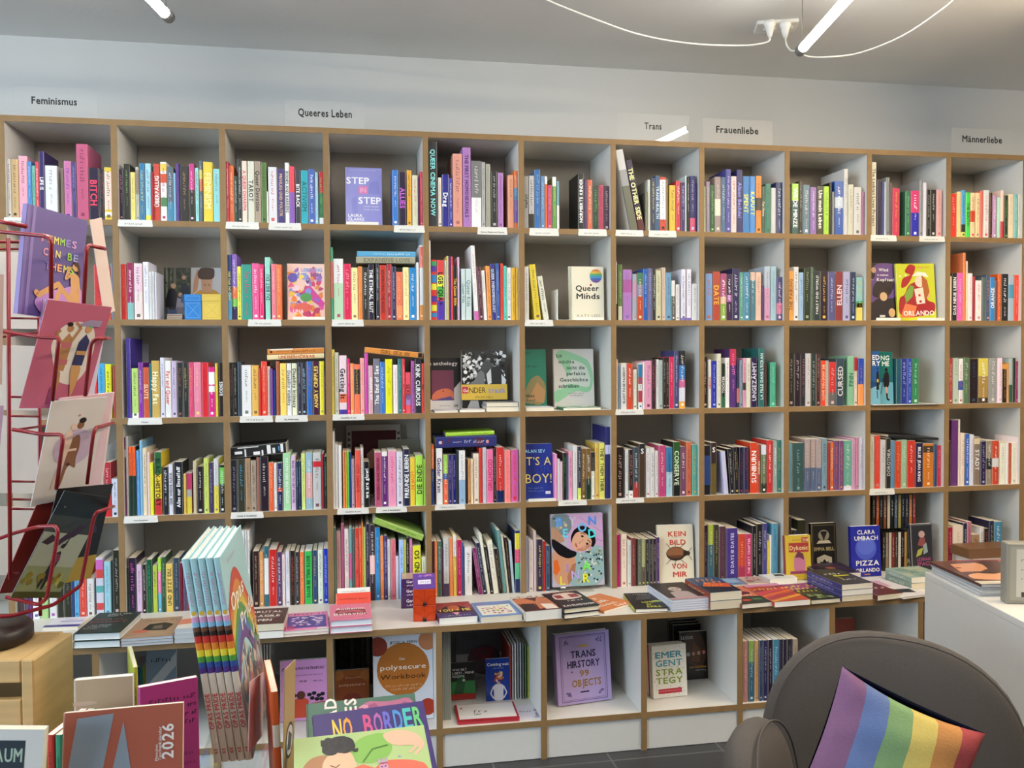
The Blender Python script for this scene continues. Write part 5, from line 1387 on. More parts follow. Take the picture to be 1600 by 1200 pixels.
lying((66, 986), (122, 984), ZL, .010, .10, 'e4e2ea', [('r', 0, 0, 1, .22, '4a3a8a'), ('r', .3, .5, .95, .62, 'b8b0d8'), ('m', .4, .7, .5, .08, 'a89ac8')], 'white booklet with purple bands lying behind the dark green pair', group=GL)
stack((371, 1000.5), (443, 996.5), 2, .021, .16, ['4a3026'], [('r', 0, 0, 1, 1, '4c3228'), ('T', 'BRUTAL', .2, .72, .12, 'e8e4dc', 'l', .68), ('T', 'FRAGILE', .16, .45, .12, 'e8e4dc', 'l', .7), ('T', 'TYPEN', .16, .18, .12, 'e8e4dc', 'l', .55), ('m', .4, .62, .4, .03, 'bbb'), ('m', .4, .36, .4, .03, 'bbb')],
      ['lower brown book of the pair lettered BRUTAL FRAGILE TYPEN', 'upper brown book lettered BRUTAL FRAGILE TYPEN on the counter'], group=GL)
stack((441, 996), (514, 990.5), 2, .008, .18, ['d884ac', 'c8c0d0'], [('r', 0, 0, 1, 1, 'e088b4'), ('m', .1, .86, .8, .1, '6a3a8a'), ('r', .1, .12, .95, .8, '5a4a98'), ('n', .15, .2, .9, .78, 40, .05, ['8a7ac8', 'e4b8d8', 'd8d0f0']), ('T', '15', .02, .05, .2, 'c83a6a'), ('r', .75, .0, 1, .08, 'e4e0e0')],
      ['lower pink booklet under the purple-pictured one on the counter', 'pink booklet with a purple picture lying left of the pink pair'], group=GL)
stack((515.5, 991), (582, 986.5), 2, .0195, .165, ['e07f9c'], [('p', [(.1, .3), (.9, .28), (.85, .6), (.5, .72), (.15, .62)], '8a3a44'), ('p', [(.18, .4), (.5, .5), (.82, .4), (.8, .52), (.5, .6), (.2, .52)], 'c86a78'), ('T', 'Authentic', .15, .62, .14, 'f4ece8', 'l', .7), ('T', 'Behavior', .1, .28, .14, 'f4ece8', 'l', .8), ('m', .1, .1, .7, .04, 'a03a50')],
      ['lower pink book of the pair beside the empty counter gap', 'upper pink book with white curved title beside the empty counter gap'], hard=True, group=GL, pages='d8dce6')
face_book(525, 580, 938, ZL, -.105, .03, 50, 'e4513f', [('T', 'KOMMT GUT', .12, .42, .1, 'a82018', 'l', .8)], 'red book lettered KOMMT GUT lying back behind the pink pair')
face_book(527, 579, 924, ZL, -.055, .02, 35, 'e8e6e2', [('m', .15, .75, .7, .06, '444'), ('m', .2, .64, .5, .04, '666'), ('c', .8, .55, .1, .05, '5a6ac0'), ('c', .1, .5, .06, .05, '222')], 'white book leaning behind the red KOMMT GUT one')


# boxed card games
def game_box(x0, x1, yt, yb, Y, d, zb, body, top, label, design=None, knob=False, group='boxed card games on the counter'):
    A, B = aty(x0, yb, Y), aty(x1, yb, Y)
    w = B.x - A.x
    h = aty((x0 + x1) / 2, yt, Y).z - aty((x0 + x1) / 2, yb, Y).z
    root = empty('game_box', label, 'box', Matrix.Translation(((A.x + B.x) / 2, Y, zb + .0003)) @ Matrix.Rotation(R(-3), 4, 'Z'), group)
    mb = MB(); mb.bbox((-w / 2, 0, 0), (w / 2, d, h - .0006), .0012, body)
    mb.face([(-w * .48, .002, h - .0003), (w * .48, .002, h - .0003), (w * .48, d - .002, h - .0003), (-w * .48, d - .002, h - .0003)], top)
    if design:
        face_decor(mb, w, h, design, lambda u, v, k: (u - w / 2, -k, v))
    mb.build('box_body', M_GLOSS, root)
    if knob:
        mb = MB()
        mb.loft([[(.006 * math.cos(q * .785), -.001 - y, h * .04 + .006 * s_ * math.sin(q * .785) + .004) for q in range(8)] for y, s_ in ((-.001, 1), (.003, 1), (.005, .6))], True, '1c1416')
        mb.build('ribbon_tab', M_PRINT, root)
    return zb + h


zz = ZL
pz = [(954, 937), (937, 922.5), (922.5, 908)]
for k in range(3):
    zz = game_box(627, 668, pz[k][1], pz[k][0], -.105, .085, zz, '4a2a5a', 'c8a890', ['bottom', 'middle', 'top'][k] + ' purple game box of the three behind the orange pair',
                  [('T', 'Gerne', .2, .55, .3, 'e8e0ee', 'l', .4), ('m', .2, .22, .4, .18, 'e8e0ee')])
zz = ZL
fan = [('l', [(.5, .08), (.5, .95)], .012, '8a2a14')] + [('l', [(.5, .1), (.5 + s * .2, .5), (.5 + s * .46, .62)], .012, '8a2a14') for s in (-1, 1)] + [('l', [(.06, .06), (.94, .06), (.94, .95), (.06, .95), (.06, .06)], .01, 'a83a1c')]
zz = game_box(646, 681, 954, 978.5, -.255, .09, zz, 'c8431c', 'c8431c', 'lower orange game box at the counter edge', fan, True)
zz = game_box(646, 681, 928, 954, -.255, .09, zz, 'c8431c', '5a2f8c', 'upper orange game box with a purple lid at the counter edge', fan, True)
root = empty('price_card', 'purple price card leaning on top of the orange game boxes', 'card', Matrix.Translation((aty(663.5, 928, -.25).x, -.25, zz + .0004)) @ Matrix.Rotation(R(-38), 4, 'X') @ Matrix.Translation((0, 0, 0)))
mb = MB(); mb.box((-.034, 0, 0), (.034, .0012, .05), '5a2f8c')
face_decor(mb, .068, .05, [('r', .22, .3, .8, .58, 'e4dcec'), ('m', .3, .38, .4, .12, '8a7aa0'), ('n', .05, .75, .95, .95, 12, .05, ['8a5ac0', 'c87a9a'])], lambda u, v, k: (u - .034, -k, v))
mb.build('card_body', M_PRINT, root)

one = lambda pl, pr, t, d, col, des, lab, **kw: lying(pl, pr, ZL, t, d, col, des, lab, group=GL, **kw)
one((686, 977), (746.5, 972.5), .021, .16, '5a2a4a', [('r', 0, .55, 1, 1, '9a3a3a'), ('r', 0, 0, 1, .25, '3a3468'), ('p', [(.05, .35), (.3, .75), (.7, .75), (.95, .35), (.7, .3), (.3, .3)], '241418'), ('c', .5, .6, .16, .25, 'b05a3a'), ('p', [(.4, .3), (.6, .3), (.5, .1)], 'd89aa8'), ('T', 'YOU + ME', .06, .38, .16, 'e8d060', 'l', .86), ('m', .15, .06, .7, .06, 'c8c0d0')], 'dark red book lettered YOU + ME on the counter right of the orange boxes')
one((750.5, 974.5), (816, 969.5), .019, .16, '6f8fc4', [('r', .08, .1, .9, .75, 'e8e4d8'), ('n', .12, .15, .86, .7, 40, .045, ['c85a7a', 'e8a0b8', '3a2a4a', 'd8d060', '8a3a5a', '6ab0a0']), ('m', .1, .84, .75, .06, 'c84a8a')], 'blue-bordered book with a pink patchwork picture on the counter')
one((821, 971.5), (878, 966), .030, .17, 'd8cfc4', [('r', 0, 0, 1, .85, '5a2420'), ('p', [(0, .5), (.4, .3), (.55, .6), (.3, .85), (0, .8)], 'c8744c'), ('p', [(.45, .1), (1, .2), (1, .75), (.7, .85), (.5, .5)], 'c07a58'), ('p', [(0, .05), (.35, .1), (.45, .45), (.1, .5)], '2a1416'), ('p', [(.6, .05), (.95, .05), (.9, .35), (.6, .4)], 'e8dcd0'), ('n', 0, .86, 1, 1, 20, .03, ['b06a5a', '5a3a38'])], 'thick pale-edged book with two reddish faces on the counter')
stack((881, 968), (937, 961.5), 2, .0165, .18, ['1c171c'], [('p', [(.1, .55), (.2, .9), (.8, .92), (.95, .6), (.7, .5), (.3, .5)], 'd8c8bc'), ('r', .2, .6, .4, .8, '8a2a34'), ('r', .6, .6, .85, .8, '8a2a34'), ('m', .05, .92, .8, .07, 'b04a4a'), ('m', .35, .38, .4, .07, 'ddd'), ('T', 'KAI ELMSTROM', .08, .08, .1, 'e4e0dc', 'l', .86)],
      ['lower black book of the pair with a pale mask picture', 'upper black book with a pale mask picture on the counter'], hard=True, group=GL)
one((944, 959), (991, 945), .008, .15, 'd8834c', [('T', 'Let’s', .1, .72, .15, 'f0e8dc', 'l', .5), ('T', 'Talk', .25, .47, .15, 'f0e8dc', 'l', .45), ('T', 'About', .12, .24, .14, 'f0e8dc', 'l', .6), ('T', 'Sex', .5, .04, .14, 'f0e8dc', 'l', .35)], 'thin orange book lettered Let’s Talk About on the counter')
one((992, 957.5), (1044.5, 956), .013, .18, '1d1d20', [('p', [(.2, .5), (.7, .6), (.8, .9), (.4, .85)], '4a4a50'), ('T', 'LOVE', .35, .34, .09, 'd8d84a', 'l', .35), ('T', 'IN', .45, .2, .08, 'd8d84a', 'l', .12), ('T', 'EXILE', .4, .05, .09, 'd8d84a', 'l', .42), ('c', .82, .42, .15, .09, 'a8b860'), ('m', .25, .86, .5, .05, 'ccc')], 'black book lettered LOVE IN EXILE with yellow letters', hard=True, spine='b8b840')
stack((1049.5, 956.5), (1107.5, 952), 5, .0072, .20, ['e0e4ee', 'd8dcea'], [('r', 0, 0, 1, 1, '2e2a2c'), ('c', .5, .6, .17, .2, 'b8a8a4'), ('p', [(.2, .1), (.8, .1), (.75, .42), (.5, .5), (.25, .42)], 'a89a9c'), ('p', [(.35, .66), (.5, .8), (.66, .66), (.62, .78), (.5, .84), (.38, .78)], '1a1618'), ('r', .4, .58, .47, .61, '222'), ('r', .53, .58, .6, .61, '222'), ('l', [(.45, .5), (.56, .5)], .02, '7a4a4a'), ('r', 0, 0, 1, .1, 'b08a94')],
      ['bottom magazine of the spiral-topped pile with a portrait', 'second magazine from below in the portrait pile', 'middle magazine of the portrait pile', 'second magazine from the top in the portrait pile', 'top magazine with a dark portrait photo and comb binding'], name='magazine', cat='magazine', group='magazines in the portrait pile', pages='d4d8e8')
stack((1109.5, 953.5), (1159, 949.5), 2, .0275, .185, ['27446e'], [('p', [(0, 0), (1, 0), (1, .35), (0, .5)], '1c2030'), ('p', [(.1, .4), (.9, .25), (1, .5), (.3, .62)], 'c8542c'), ('m', .2, .72, .6, .12, 'e8945a'), ('m', .25, .55, .6, .12, 'e8945a'), ('m', .3, .38, .5, .1, 'e8a070'), ('m', .2, .88, .6, .04, 'cde')],
      ['lower thick blue book with orange spine pattern on the counter', 'upper thick blue book with orange lettering on the counter'], spine='a8503c', stext='e8c8a0', group=GL)
one((1122, 922), (1166, 920), .016, .09, '6a8cb4', [('p', [(.2, .2), (.9, .3), (.9, .8), (.5, .9)], '8fb0d0'), ('m', .3, .15, .6, .1, '3a4a7a')], 'pale blue book lying behind the thick blue pair')
one((1168, 917), (1201, 915.5), .012, .09, 'b8a8a4', [('n', .1, .15, .9, .9, 22, .09, ['8a6a6a', 'd0c4c0', '5a4a4c', 'c8847a']), ('l', [(.1, .3), (.5, .5), (.9, .35)], .03, '4a2a2a')], 'grey-pink book with a tangled sketch lying behind the striped one')
one((1203, 914), (1246, 911), .020, .068, 'dfe2e2', [('n', .35, .4, .75, .9, 10, .07, ['2a2a2a', '5a4a3a']), ('m', .3, .15, .5, .06, '888')], 'white book with small dark figures lying at the back of the counter')
one((1159.5, 951.5), (1209, 947), .014, .20, '8a4a3c', [('r', 0, .3, 1, 1, 'c8785c'), ('p', [(.1, .5), (.5, .6), (.6, .9), (.2, .95)], 'e0a888'), ('c', .6, .6, .25, .18, '5a2a3a'), ('p', [(0, 0), (1, 0), (1, .35), (.5, .42), (0, .3)], '2a3a30'), ('c', .35, .2, .14, .1, 'b84a34'), ('c', .7, .22, .16, .1, '4a7a4a'), ('m', .3, .44, .5, .08, 'e8dcc8')], 'colourful reddish book with plants and a figure on the counter')
one((1210, 949.5), (1266, 945), .018, .21, 'b84a34', [('p', [(0, y), (1, y + .25), (1, y + .32), (0, y + .07)], c_) for y, c_ in ((.0, 'd8a040'), (.14, '9a2a4a'), (.28, 'd8683a'), (.42, 'c83a5a'), (.56, '8a2a5a'))] + [('r', 0, .86, 1, 1, 'c890b4'), ('m', .05, .66, .9, .1, 'e8c850')], 'red and gold striped book lying beside the yellow-lettered one')
one((1267.5, 944.5), (1313, 941), .013, .20, '2a2c22', [('r', 0, .35, 1, 1, '8a3a7a'), ('p', [(0, .3), (1, .35), (1, .7), (0, .6)], '3a3a24'), ('m', .05, .8, .9, .1, 'e0dc3a'), ('m', .1, .64, .85, .1, 'e0dc3a'), ('m', .15, .48, .8, .1, 'e0dc3a'), ('n', .1, .05, .9, .35, 14, .1, ['5a6a3a', '1a1c16', '8a9a5a'])], 'dark book with bright yellow lettering, left of the purple pile', spine='d0c83a')
stack((1315.5, 940.5), (1364, 936.5), 3, .0185, .20, ['3c3a78'], [('r', 0, 0, 1, 1, '3e3a34'), ('m', .2, .62, .6, .1, 'ddd'), ('r', .35, .5, .85, .56, 'd0c83a'), ('m', .35, .25, .45, .07, 'ddd'), ('l', [(.4, .3), (.45, .75)], .02, 'd0c83a')],
      ['bottom purple-spined book of the pile of three', 'middle purple-spined book of the pile of three', 'top book with an olive-dark cover on the purple-spined pile'], spine='3f3c86', stext='c0c0e0', group=GL)
stack((1283, 917.5), (1345, 915), 2, .023, .15, ['2a1c34'], [('n', .1, .1, .9, .9, 14, .12, ['3a2444', '5a2a3a', '1c1428']), ('c', .5, .5, .12, .08, 'b05a3a')],
      ['lower dark plum book behind the pile of three', 'upper dark plum book behind the pile of three'], group=GL)
one((1371, 939), (1411, 934.5), .018, .19, '5c2622', [('m', .15, .55, .6, .12, 'ddc8c0'), ('m', .15, .35, .6, .12, 'ddc8c0'), ('r', 0, .85, 1, 1, '6c322c')], 'maroon book with pale script right of the purple pile')
one((1411, 936.5), (1452, 931.5), .007, .22, 'd8d4d8', [('p', [(.1, .25), (.8, .15), (.9, .35), (.2, .42)], '22252c'), ('p', [(0, .6), (.6, .55), (.7, .9), (.1, .95)], 'c8a0b4')], 'pale magazine with a dark shape right of the maroon book', name='magazine', cat='magazine')
lying((1424, 921), (1478, 917), ZL, .020, .14, '8fa89c', None, 'lower mint green book of the pair beside the white desk', group=GL, spine='8fa89c', stext='dfe8e2')
lying((1423, 904), (1477, 900.5), ZL + .0205, .020, .14, '93ac9f', [('n', 0, 0, 1, 1, 14, .14, ['b0b8a0', '7a988a'])], 'upper mint green book of the pair beside the white desk', group=GL, spine='93ac9f', stext='dfe8e2') if False else None
A_, B_ = atz(1424, 921, ZL), atz(1478, 917, ZL)
lying_at(A_, B_, ZL + .0206, .020, .14, '93ac9f', [('n', 0, 0, 1, 1, 14, .14, ['b0b8a0', '7a988a'])], 'upper mint green book of the pair beside the white desk', group=GL, spine='93ac9f', stext='dfe8e2')
zq = aty(1515, 874, -.10).z
for k, (cz, lz) in enumerate((('9a9288', 'lower grey book hidden under the brown-spined one by the desk'), ('e2ded6', 'white book directly under the brown-spined one by the desk'))):
    th = (zq - ZL) / 2 - .0006
    lying_at(Vector((aty(1522, 880, -.10).x, -.095, 0)), Vector((aty(1592, 880, -.10).x, -.098, 0)), ZL + k * (th + .0005), th, .095, cz, None, lz, group=GL)
lying_at(Vector((aty(1514, 874, -.10).x, -.10, 0)), Vector((aty(1590, 874, -.10).x, -.103, 0)), zq, .036, .10, '7a5638', None, 'brown-spined thick book lying in front of the Männerliebe column books', group=GL, spine='7a5638', pages='6e4c30')

# ================================================================ what stands in the low cabinet
zl = ZB + TB / 2 + .0002
face_book(168 + 66, 270, 1013, zl, .0, .012, 6, '7f92a4', [('p', [(.1, 0), (1, .55), (1, .7), (.1, .15)], 'b8c4cc'), ('m', .3, .55, .5, .05, '2a3038')], 'grey-blue book leaning beside the rainbow row in the low cabinet', yaw=35) if False else None
face_book(238, 262, 1016, zl, -.05, .01, 6, '7f92a4', [('p', [(.1, .3), (1, .75), (1, .95), (.1, .5)], 'c0c8cc'), ('m', .15, .82, .7, .06, '2a3038')], 'grey-blue book standing right of the rainbow row in the low cabinet', w=.09)
for k in range(4):
    A = aty(409 + k * 4.4, 1050, -.12)
    h = aty(409, 1008, -.12).z - zl
    root = empty('magazine', 'thin white magazine, ' + ORD[k] + ' from left beside the pink patriarchy poster book', 'magazine', Matrix.Translation((A.x, -.12, zl)), 'thin white magazines in the low cabinet')
    cov, pg = book_cover(.005, h, .18, 'd8d8d4'); cov.build('cover', M_PRINT, root); pg.build('pages', M_PAGE, root)
face_book(437, 511, 1032, zl, -.17, .014, 6, 'd48fc0', [('T', '¿PARA UNA POST-PATRIARCAL?', .04, .84, .045, '2a1c28', 'l', .9), ('m', .3, .74, .6, .02, '5a3a54'), ('m', .42, .63, .12, .04, '2a1c28'), ('m', .7, .63, .2, .03, '2a1c28')] +
          [('c', x, y, .05, .04, '1c1618') for x, y in ((.62, .42), (.72, .44), (.82, .4), (.9, .42), (.3, .42), (.24, .46), (.68, .36), (.78, .34), (.88, .34))] + [('p', [(.26, .05), (.62, .05), (.6, .34), (.44, .4), (.28, .34)], 'c8482c'), ('c', .44, .42, .09, .09, '5a3020'), ('p', [(.62, .05), (.98, .05), (.96, .3), (.66, .28)], 'a83a3a')],
          'pink book with drawn crowd and post-patriarchal title in the low cabinet')
PS = lambda small: [('c', .5, .6, .44, .44, 'b06a2e'), ('c', .08, .88, .16, .16, '8a3a2c'), ('c', .92, .92, .16, .16, 'c07a50'), ('c', .9, .14, .14, .14, 'a83a28'), ('t', 'JESSICA FERN', .28, .9, .035, '3a3028', 'l', .46), ('t', 'Das', .44, .71, .03, 'f0e4d0'), ('t', 'polysecure', .12, .6, .06, 'f6ecdc', 'l', .76), ('t', 'Workbook', .12, .49, .06, '3a2218', 'l', .76), ('m', .2, .4, .6, .022, 'd8b088'), ('m', .3, .36, .5, .022, 'd8b088')]
face_book(519.5, 577, 1048, zl, -.13, .016, 6, 'b4682f', [('c', .5, .45, .48, .5, 'a2562a'), ('c', .06, .9, .2, .16, 'c88448'), ('c', .95, .88, .2, .16, 'c07a40'), ('t', 'JESSICA FERN', .3, .8, .035, 'e8c8a0', 'l', .46), ('t', 'polysecure', .12, .62, .07, 'f0d8b8', 'l', .76), ('c', .5, .25, .3, .24, '8a3a2c')], 'orange-brown book lettered polysecure in the low cabinet')
face_book(583, 678.5, 993, zl, -.23, .016, 5, 'd4d4da', PS(0), 'large pale workbook with an orange disc lettered polysecure Workbook', gloss=True)
for k in range(7):
    A = aty(534 + k * 8.2, 1050, .12)
    h = random.uniform(.2, .225)
    A.x = max(A.x, 3 * PW + TB / 2 + .009)
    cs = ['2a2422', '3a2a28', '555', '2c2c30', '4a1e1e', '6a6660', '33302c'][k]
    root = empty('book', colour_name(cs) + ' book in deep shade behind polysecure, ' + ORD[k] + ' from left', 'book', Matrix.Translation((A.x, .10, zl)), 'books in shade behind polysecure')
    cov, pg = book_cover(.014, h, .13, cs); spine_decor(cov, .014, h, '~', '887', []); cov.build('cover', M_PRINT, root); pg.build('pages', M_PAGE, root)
# fifth compartment
for k in range(6):
    A = aty(690.5 + k * 2.6, 1080, -.25)
    h = aty(692, 990, -.25).z - zl
    root = empty('magazine', 'thin grey magazine standing left, ' + ORD[k] + ' of six, fifth low compartment', 'magazine', Matrix.Translation((A.x, -.25, zl)), 'thin grey magazines in the low cabinet')
    cov, pg = book_cover(.0046, h, .2, '9aa29c'); cov.build('cover', M_PRINT, root); pg.build('pages', M_PAGE, root)
face_book(713, 800, 984, zl, .08, .004, 4, '77767e', [('r', 0, 0, 1, .52, 'd8d4d8'), ('c', .5, .38, .3, .26, '6a5a64'), ('T', 'LOVE', .27, .52, .12, 'b8283c', 'l', .4), ('T', 'ONE', .32, .38, .12, 'b8283c', 'l', .36), ('m', .12, .92, .28, .025, '2a2a30'), ('m', .12, .87, .3, .025, '2a2a30'), ('m', .12, .82, .28, .025, '2a2a30'), ('m', .45, .87, .45, .02, '4a4a50')], 'grey poster with red letters standing at the back of the fifth low compartment', name='poster', cat='poster')
face_book(705.5, 743, 1035, zl, -.10, .004, 5, '2a2a28', [('r', 0, 0, 1, .16, 'b8342c'), ('r', .0, .16, 1, .5, '2f8a44'), ('p', [(.1, .16), (.5, .16), (.6, .6), (.3, .7)], '1c5a30'), ('T', 'WAS GILT', .05, .78, .06, 'e8e8e4', 'l', .6), ('T', 'LGBTI - MEINE', .05, .69, .06, 'e8e8e4', 'l', .9), ('T', 'RECHTE', .05, .6, .06, 'e8e8e4', 'l', .5), ('c', .52, .52, .06, .05, 'e8e8e4')], 'black and green leaflet reading MEINE RECHTE in the low cabinet', name='leaflet', cat='leaflet', gloss=True)
CO = [('T', 'Coming·out', .06, .83, .075, 'eee', 'l', .86), ('m', .3, .76, .4, .02, 'ccd'), ('p', [(.3, .0), (.7, .0), (.68, .2), (.72, .34), (.6, .4), (.4, .4), (.28, .34), (.32, .2)], 'e8e4ec'), ('l', [(.3, .34), (.18, .18), (.3, .06)], .05, 'e8e4ec'), ('l', [(.7, .34), (.82, .18), (.7, .06)], .05, 'e8e4ec'), ('c', .5, .42, .06, .06, 'd8a890'), ('n', .3, .44, .7, .7, 40, .05, ['c84a3a', 'e8c878', '8a2a34', 'e8e0d0', 'd8864a'])]
face_book(759.5, 799, 1029, zl, -.13, .006, 5, '23409a', CO, 'blue booklet lettered Coming-out with a white figure, low cabinet', name='booklet', cat='booklet', gloss=True)
for k in range(8):
    A = aty(797.5 + k * 4.0, 1060, -.13)
    h = aty(800, 1004, -.13).z - zl - .004 * abs(k - 3)
    cs = ['9a3a2e', 'c8b8b0', 'ddd', '999', 'bbb', '777', '5a7a4a', 'aab03a'][k]
    root = empty('leaflet', colour_name(cs) + ' thin brochure on edge, ' + ORD[k] + ' right of the Coming-out booklet', 'leaflet', Matrix.Translation((A.x, -.13, zl)), 'brochures standing on edge')
    cov, pg = book_cover(.0042, h, .16, cs); cov.build('cover', M_PRINT, root); pg.build('pages', M_PAGE, root)
lying((715, 1133.5), (812, 1127), zl, .011, .13, 'a8202c', [('r', .04, .1, .97, .98, 'e4dfdc'), ('m', .3, .45, .2, .14, '555'), ('T', 'Tabu!', .28, .3, .12, '555', 'l', .12), ('r', .08, .7, .12, .78, 'a83a44')], 'red-edged white booklet lying at the front of the fifth low compartment', name='booklet', cat='booklet', pages='b02a34')
lying((812, 1126), (846, 1124), zl, .003, .11, 'd8d4e0', [('m', .1, .5, .6, .1, '556'), ('v', 'Dein dir', .95, .1, .2, '446')], 'pale leaflet lying in the right front corner, fifth low compartment', name='leaflet', cat='leaflet')
TH = [('l', [(.08, .04), (.92, .04), (.92, .96), (.08, .96), (.08, .04)], .012, '6a5a94'), ('l', [(.11, .06), (.89, .06), (.89, .94), (.11, .94), (.11, .06)], .006, '6a5a94')] + [('n', x, y, x + .12, y + .08, 14, .016, ['6a5a94', '7a6aa4']) for x, y in ((.14, .1), (.74, .1), (.14, .84), (.74, .84))] + [
    ('r', .42, .79, .6, .83, 'c8a868'), ('T', 'TRANS', .27, .65, .1, '1f2348', 'l', .46), ('T', 'HIRSTORY', .2, .51, .1, '1f2348', 'l', .6), ('t', 'in', .26, .44, .035, '1f2348'), ('T', '99', .42, .38, .09, 'a8803c', 'l', .17), ('T', 'OBJECTS', .27, .24, .1, 'a8803c', 'l', .54), ('r', .42, .15, .58, .17, '2a2a50')]
face_book(870.5, 958, 989.5, zl, -.21, .028, 7, 'b9a3d6', TH, 'large lilac book lettered TRANS HIRSTORY in 99 OBJECTS', hard=True, yaw=8, spine='8a74b0')
for k in range(3):
    cs = ['b8b05a', 'd4cfc0', '8a8458'][k]
    lying((852, 1040), (880, 1039), zl + k * .05, .049, .12, cs, None, ['lowest', 'middle', 'topmost'][k] + ' thick book in shade behind the lilac TRANS HIRSTORY book', group='books in shade behind the lilac book') if False else None
ES = [('n', .03, .03, .97, .97, 130, .012, ['3a3a34', '888', 'c8a050', '7a9a50'])] + [('r', .16, .08, .84, .17, 'b8283c'), ('m', .2, .12, .6, .02, 'e8c0c0')]
for ln, y, c_ in (('EMER', .76, '3f93a8'), ('GENT', .60, '4a9cae'), ('STRA', .43, '7f9a2e'), ('TEGY', .27, '7f9a2e')):
    ES.append(('T', ln, .1, y, .12, c_, 'l', .78))
face_book(1020, 1075, 1008, zl, -.215, .014, 5, 'e9e7e0', ES, 'white book lettered EMERGENT STRATEGY, front copy', yaw=4, spine='d8d4cc')
face_book(1015.5, 1070, 1006, zl, -.195, .012, 5, 'e4e2da', [], 'white book right behind the front EMERGENT STRATEGY copy', yaw=4, spine='b02a34')
face_book(1011.5, 1066, 1005, zl, -.177, .012, 5, 'e4e2da', [], 'white book second behind the front EMERGENT STRATEGY copy', yaw=4, spine='c8c4bc')
SB = [('p', [(.3, .3), (.8, .25), (1, .5), (.8, 1), (.3, 1), (.1, .7)], '4a2e18'), ('p', [(.4, .4), (.7, .35), (.8, .6), (.5, .8)], '6a4220'), ('t', 'tation', .04, .85, .1, 'd8d4cc', 'l', .44), ('c', .3, .53, .075, .07, '9a9a9a'), ('c', .49, .54, .075, .07, 'a86a4a'), ('c', .68, .55, .075, .07, 'a87a5a'), ('c', .87, .56, .075, .07, 'b84a34'), ('T', 'L', .275, .5, .06, 'ccc'), ('T', '1', .475, .51, .06, 'eee'), ('T', '2', .65, .52, .06, 'eee'), ('T', '3', .84, .53, .06, 'eee'), ('T', 'Stone Butch Blues', .32, .24, .05, 'e0a030', 'l', .62), ('t', 'Leslie Feinberg', .55, .18, .04, 'ccc', 'l', .38)]
face_book(1064, 1131, 987, zl, -.08, .018, 5, '1f1813', SB, 'dark brown book lettered Stone Butch Blues with numbered buttons', gloss=True)
for k in range(3):
    face_book(1046 + k * 3.5, 1105 + k * 3, 968 + k * 4, zl, .02 - k * .022, .014, 4, ['2c2a28', '1c1a1a', '26221e'][k], [], ['rearmost', 'middle', 'foremost'][k] + ' black book behind the dark brown Stone Butch Blues copy')
face_book(1302, 1338, 967, zl, -.02, .014, 5, 'b0564c', [('r', .06, .08, .6, .6, '8a4a5a'), ('r', .1, .1, .55, .5, 'b87070')], 'coral book in the low cabinet right above the armchair back')
face_book(1345, 1403, 957, zl, .03, .012, 4, '2a2420', [('n', .15, .3, .98, .98, 120, .03, ['8a5a4a', 'c8a890', '5a3a34', 'e0c8b8', '3a2a2a']), ('p', [(0, .0), (1, 0), (1, .2), (.5, .55), (0, .9)], '5f93a4')], 'crowd-patterned book with a blue swoosh in the low cabinet behind the armchair', gloss=True)
# ================================================================ white desk on the right
ZD = 0.60
C0, C1 = atz(1445, 893, ZD), atz(1600, 972, ZD)
dv = (C1 - C0).normalized()               # along the visible end edge, towards the room
ang = math.atan2(dv.y, dv.x)
DM = Matrix.Translation((C0.x, C0.y, 0)) @ Matrix.Rotation(ang, 4, 'Z')   # local x towards the room, local y to the right of the photo
desk = empty('white_desk', 'plain white desk with panel sides standing right behind the grey armchair', 'desk', DM)
mb = MB(); mb.bbox((0, 0, 0), (0.85, 0.018, ZD - .019), .001); mb.build('side_panel', M_LAM, desk)
mb = MB(); mb.bbox((0, 0.0185, 0), (0.018, 0.9, ZD - .019), .001); mb.build('back_panel', M_LAM, desk)
mb = MB(); mb.bbox((0, -.0004, ZD - .0185), (0.85, 0.9, ZD), .0015); mb.build('desk_top', M_LAM, desk)


def on_desk(x, y, z, rz=0.0):
    return DM @ Matrix.Translation((x, y, z)) @ Matrix.Rotation(rz, 4, 'Z')


def flat_book(M, w, d, t, col, design, label, name='magazine', cat='magazine', group='magazines on the white desk', pages=None, spine=None, gloss=True):
    root = empty(name, label, cat, M, group)
    cov, pg = book_cover(t, d, w, col)
    Q = Matrix(((0, 1, 0, -w / 2), (0, 0, 1, 0), (1, 0, 0, t / 2), (0, 0, 0, 1)))
    c2, p2 = MB(), MB()
    c2.add(cov, Q); p2.add(pg, Q)
    if pages:
        p2.c = [rgb(pages)] * len(p2.c)
    if design:
        face_decor(c2, w, d, design, lambda u, v, k: (u - w / 2, v, t + k))
    c2.build('cover', M_GLOSS if gloss else M_PRINT, root)
    p2.build('pages', M_PAGE, root)
    return root


SKIN = [('r', 0, .12, 1, 1, '5a3a30'), ('p', [(.05, .2), (.5, .14), (.95, .3), (.9, .45), (.5, .5), (.1, .4)], 'd89c74'), ('p', [(.1, .5), (.4, .52), (.7, .7), (.6, .9), (.2, .85)], 'cf9068'), ('p', [(.55, .55), (1, .4), (1, .9), (.7, .95)], '3a2622'), ('p', [(.3, .44), (.6, .56), (.75, .5), (.5, .4)], '2a1a18'), ('c', .2, .68, .04, .03, '7a3a30'), ('r', 0, 0, 1, .12, 'd8cfbc'), ('T', 'NICKI', .5, .03, .06, '444', 'l', .35)]
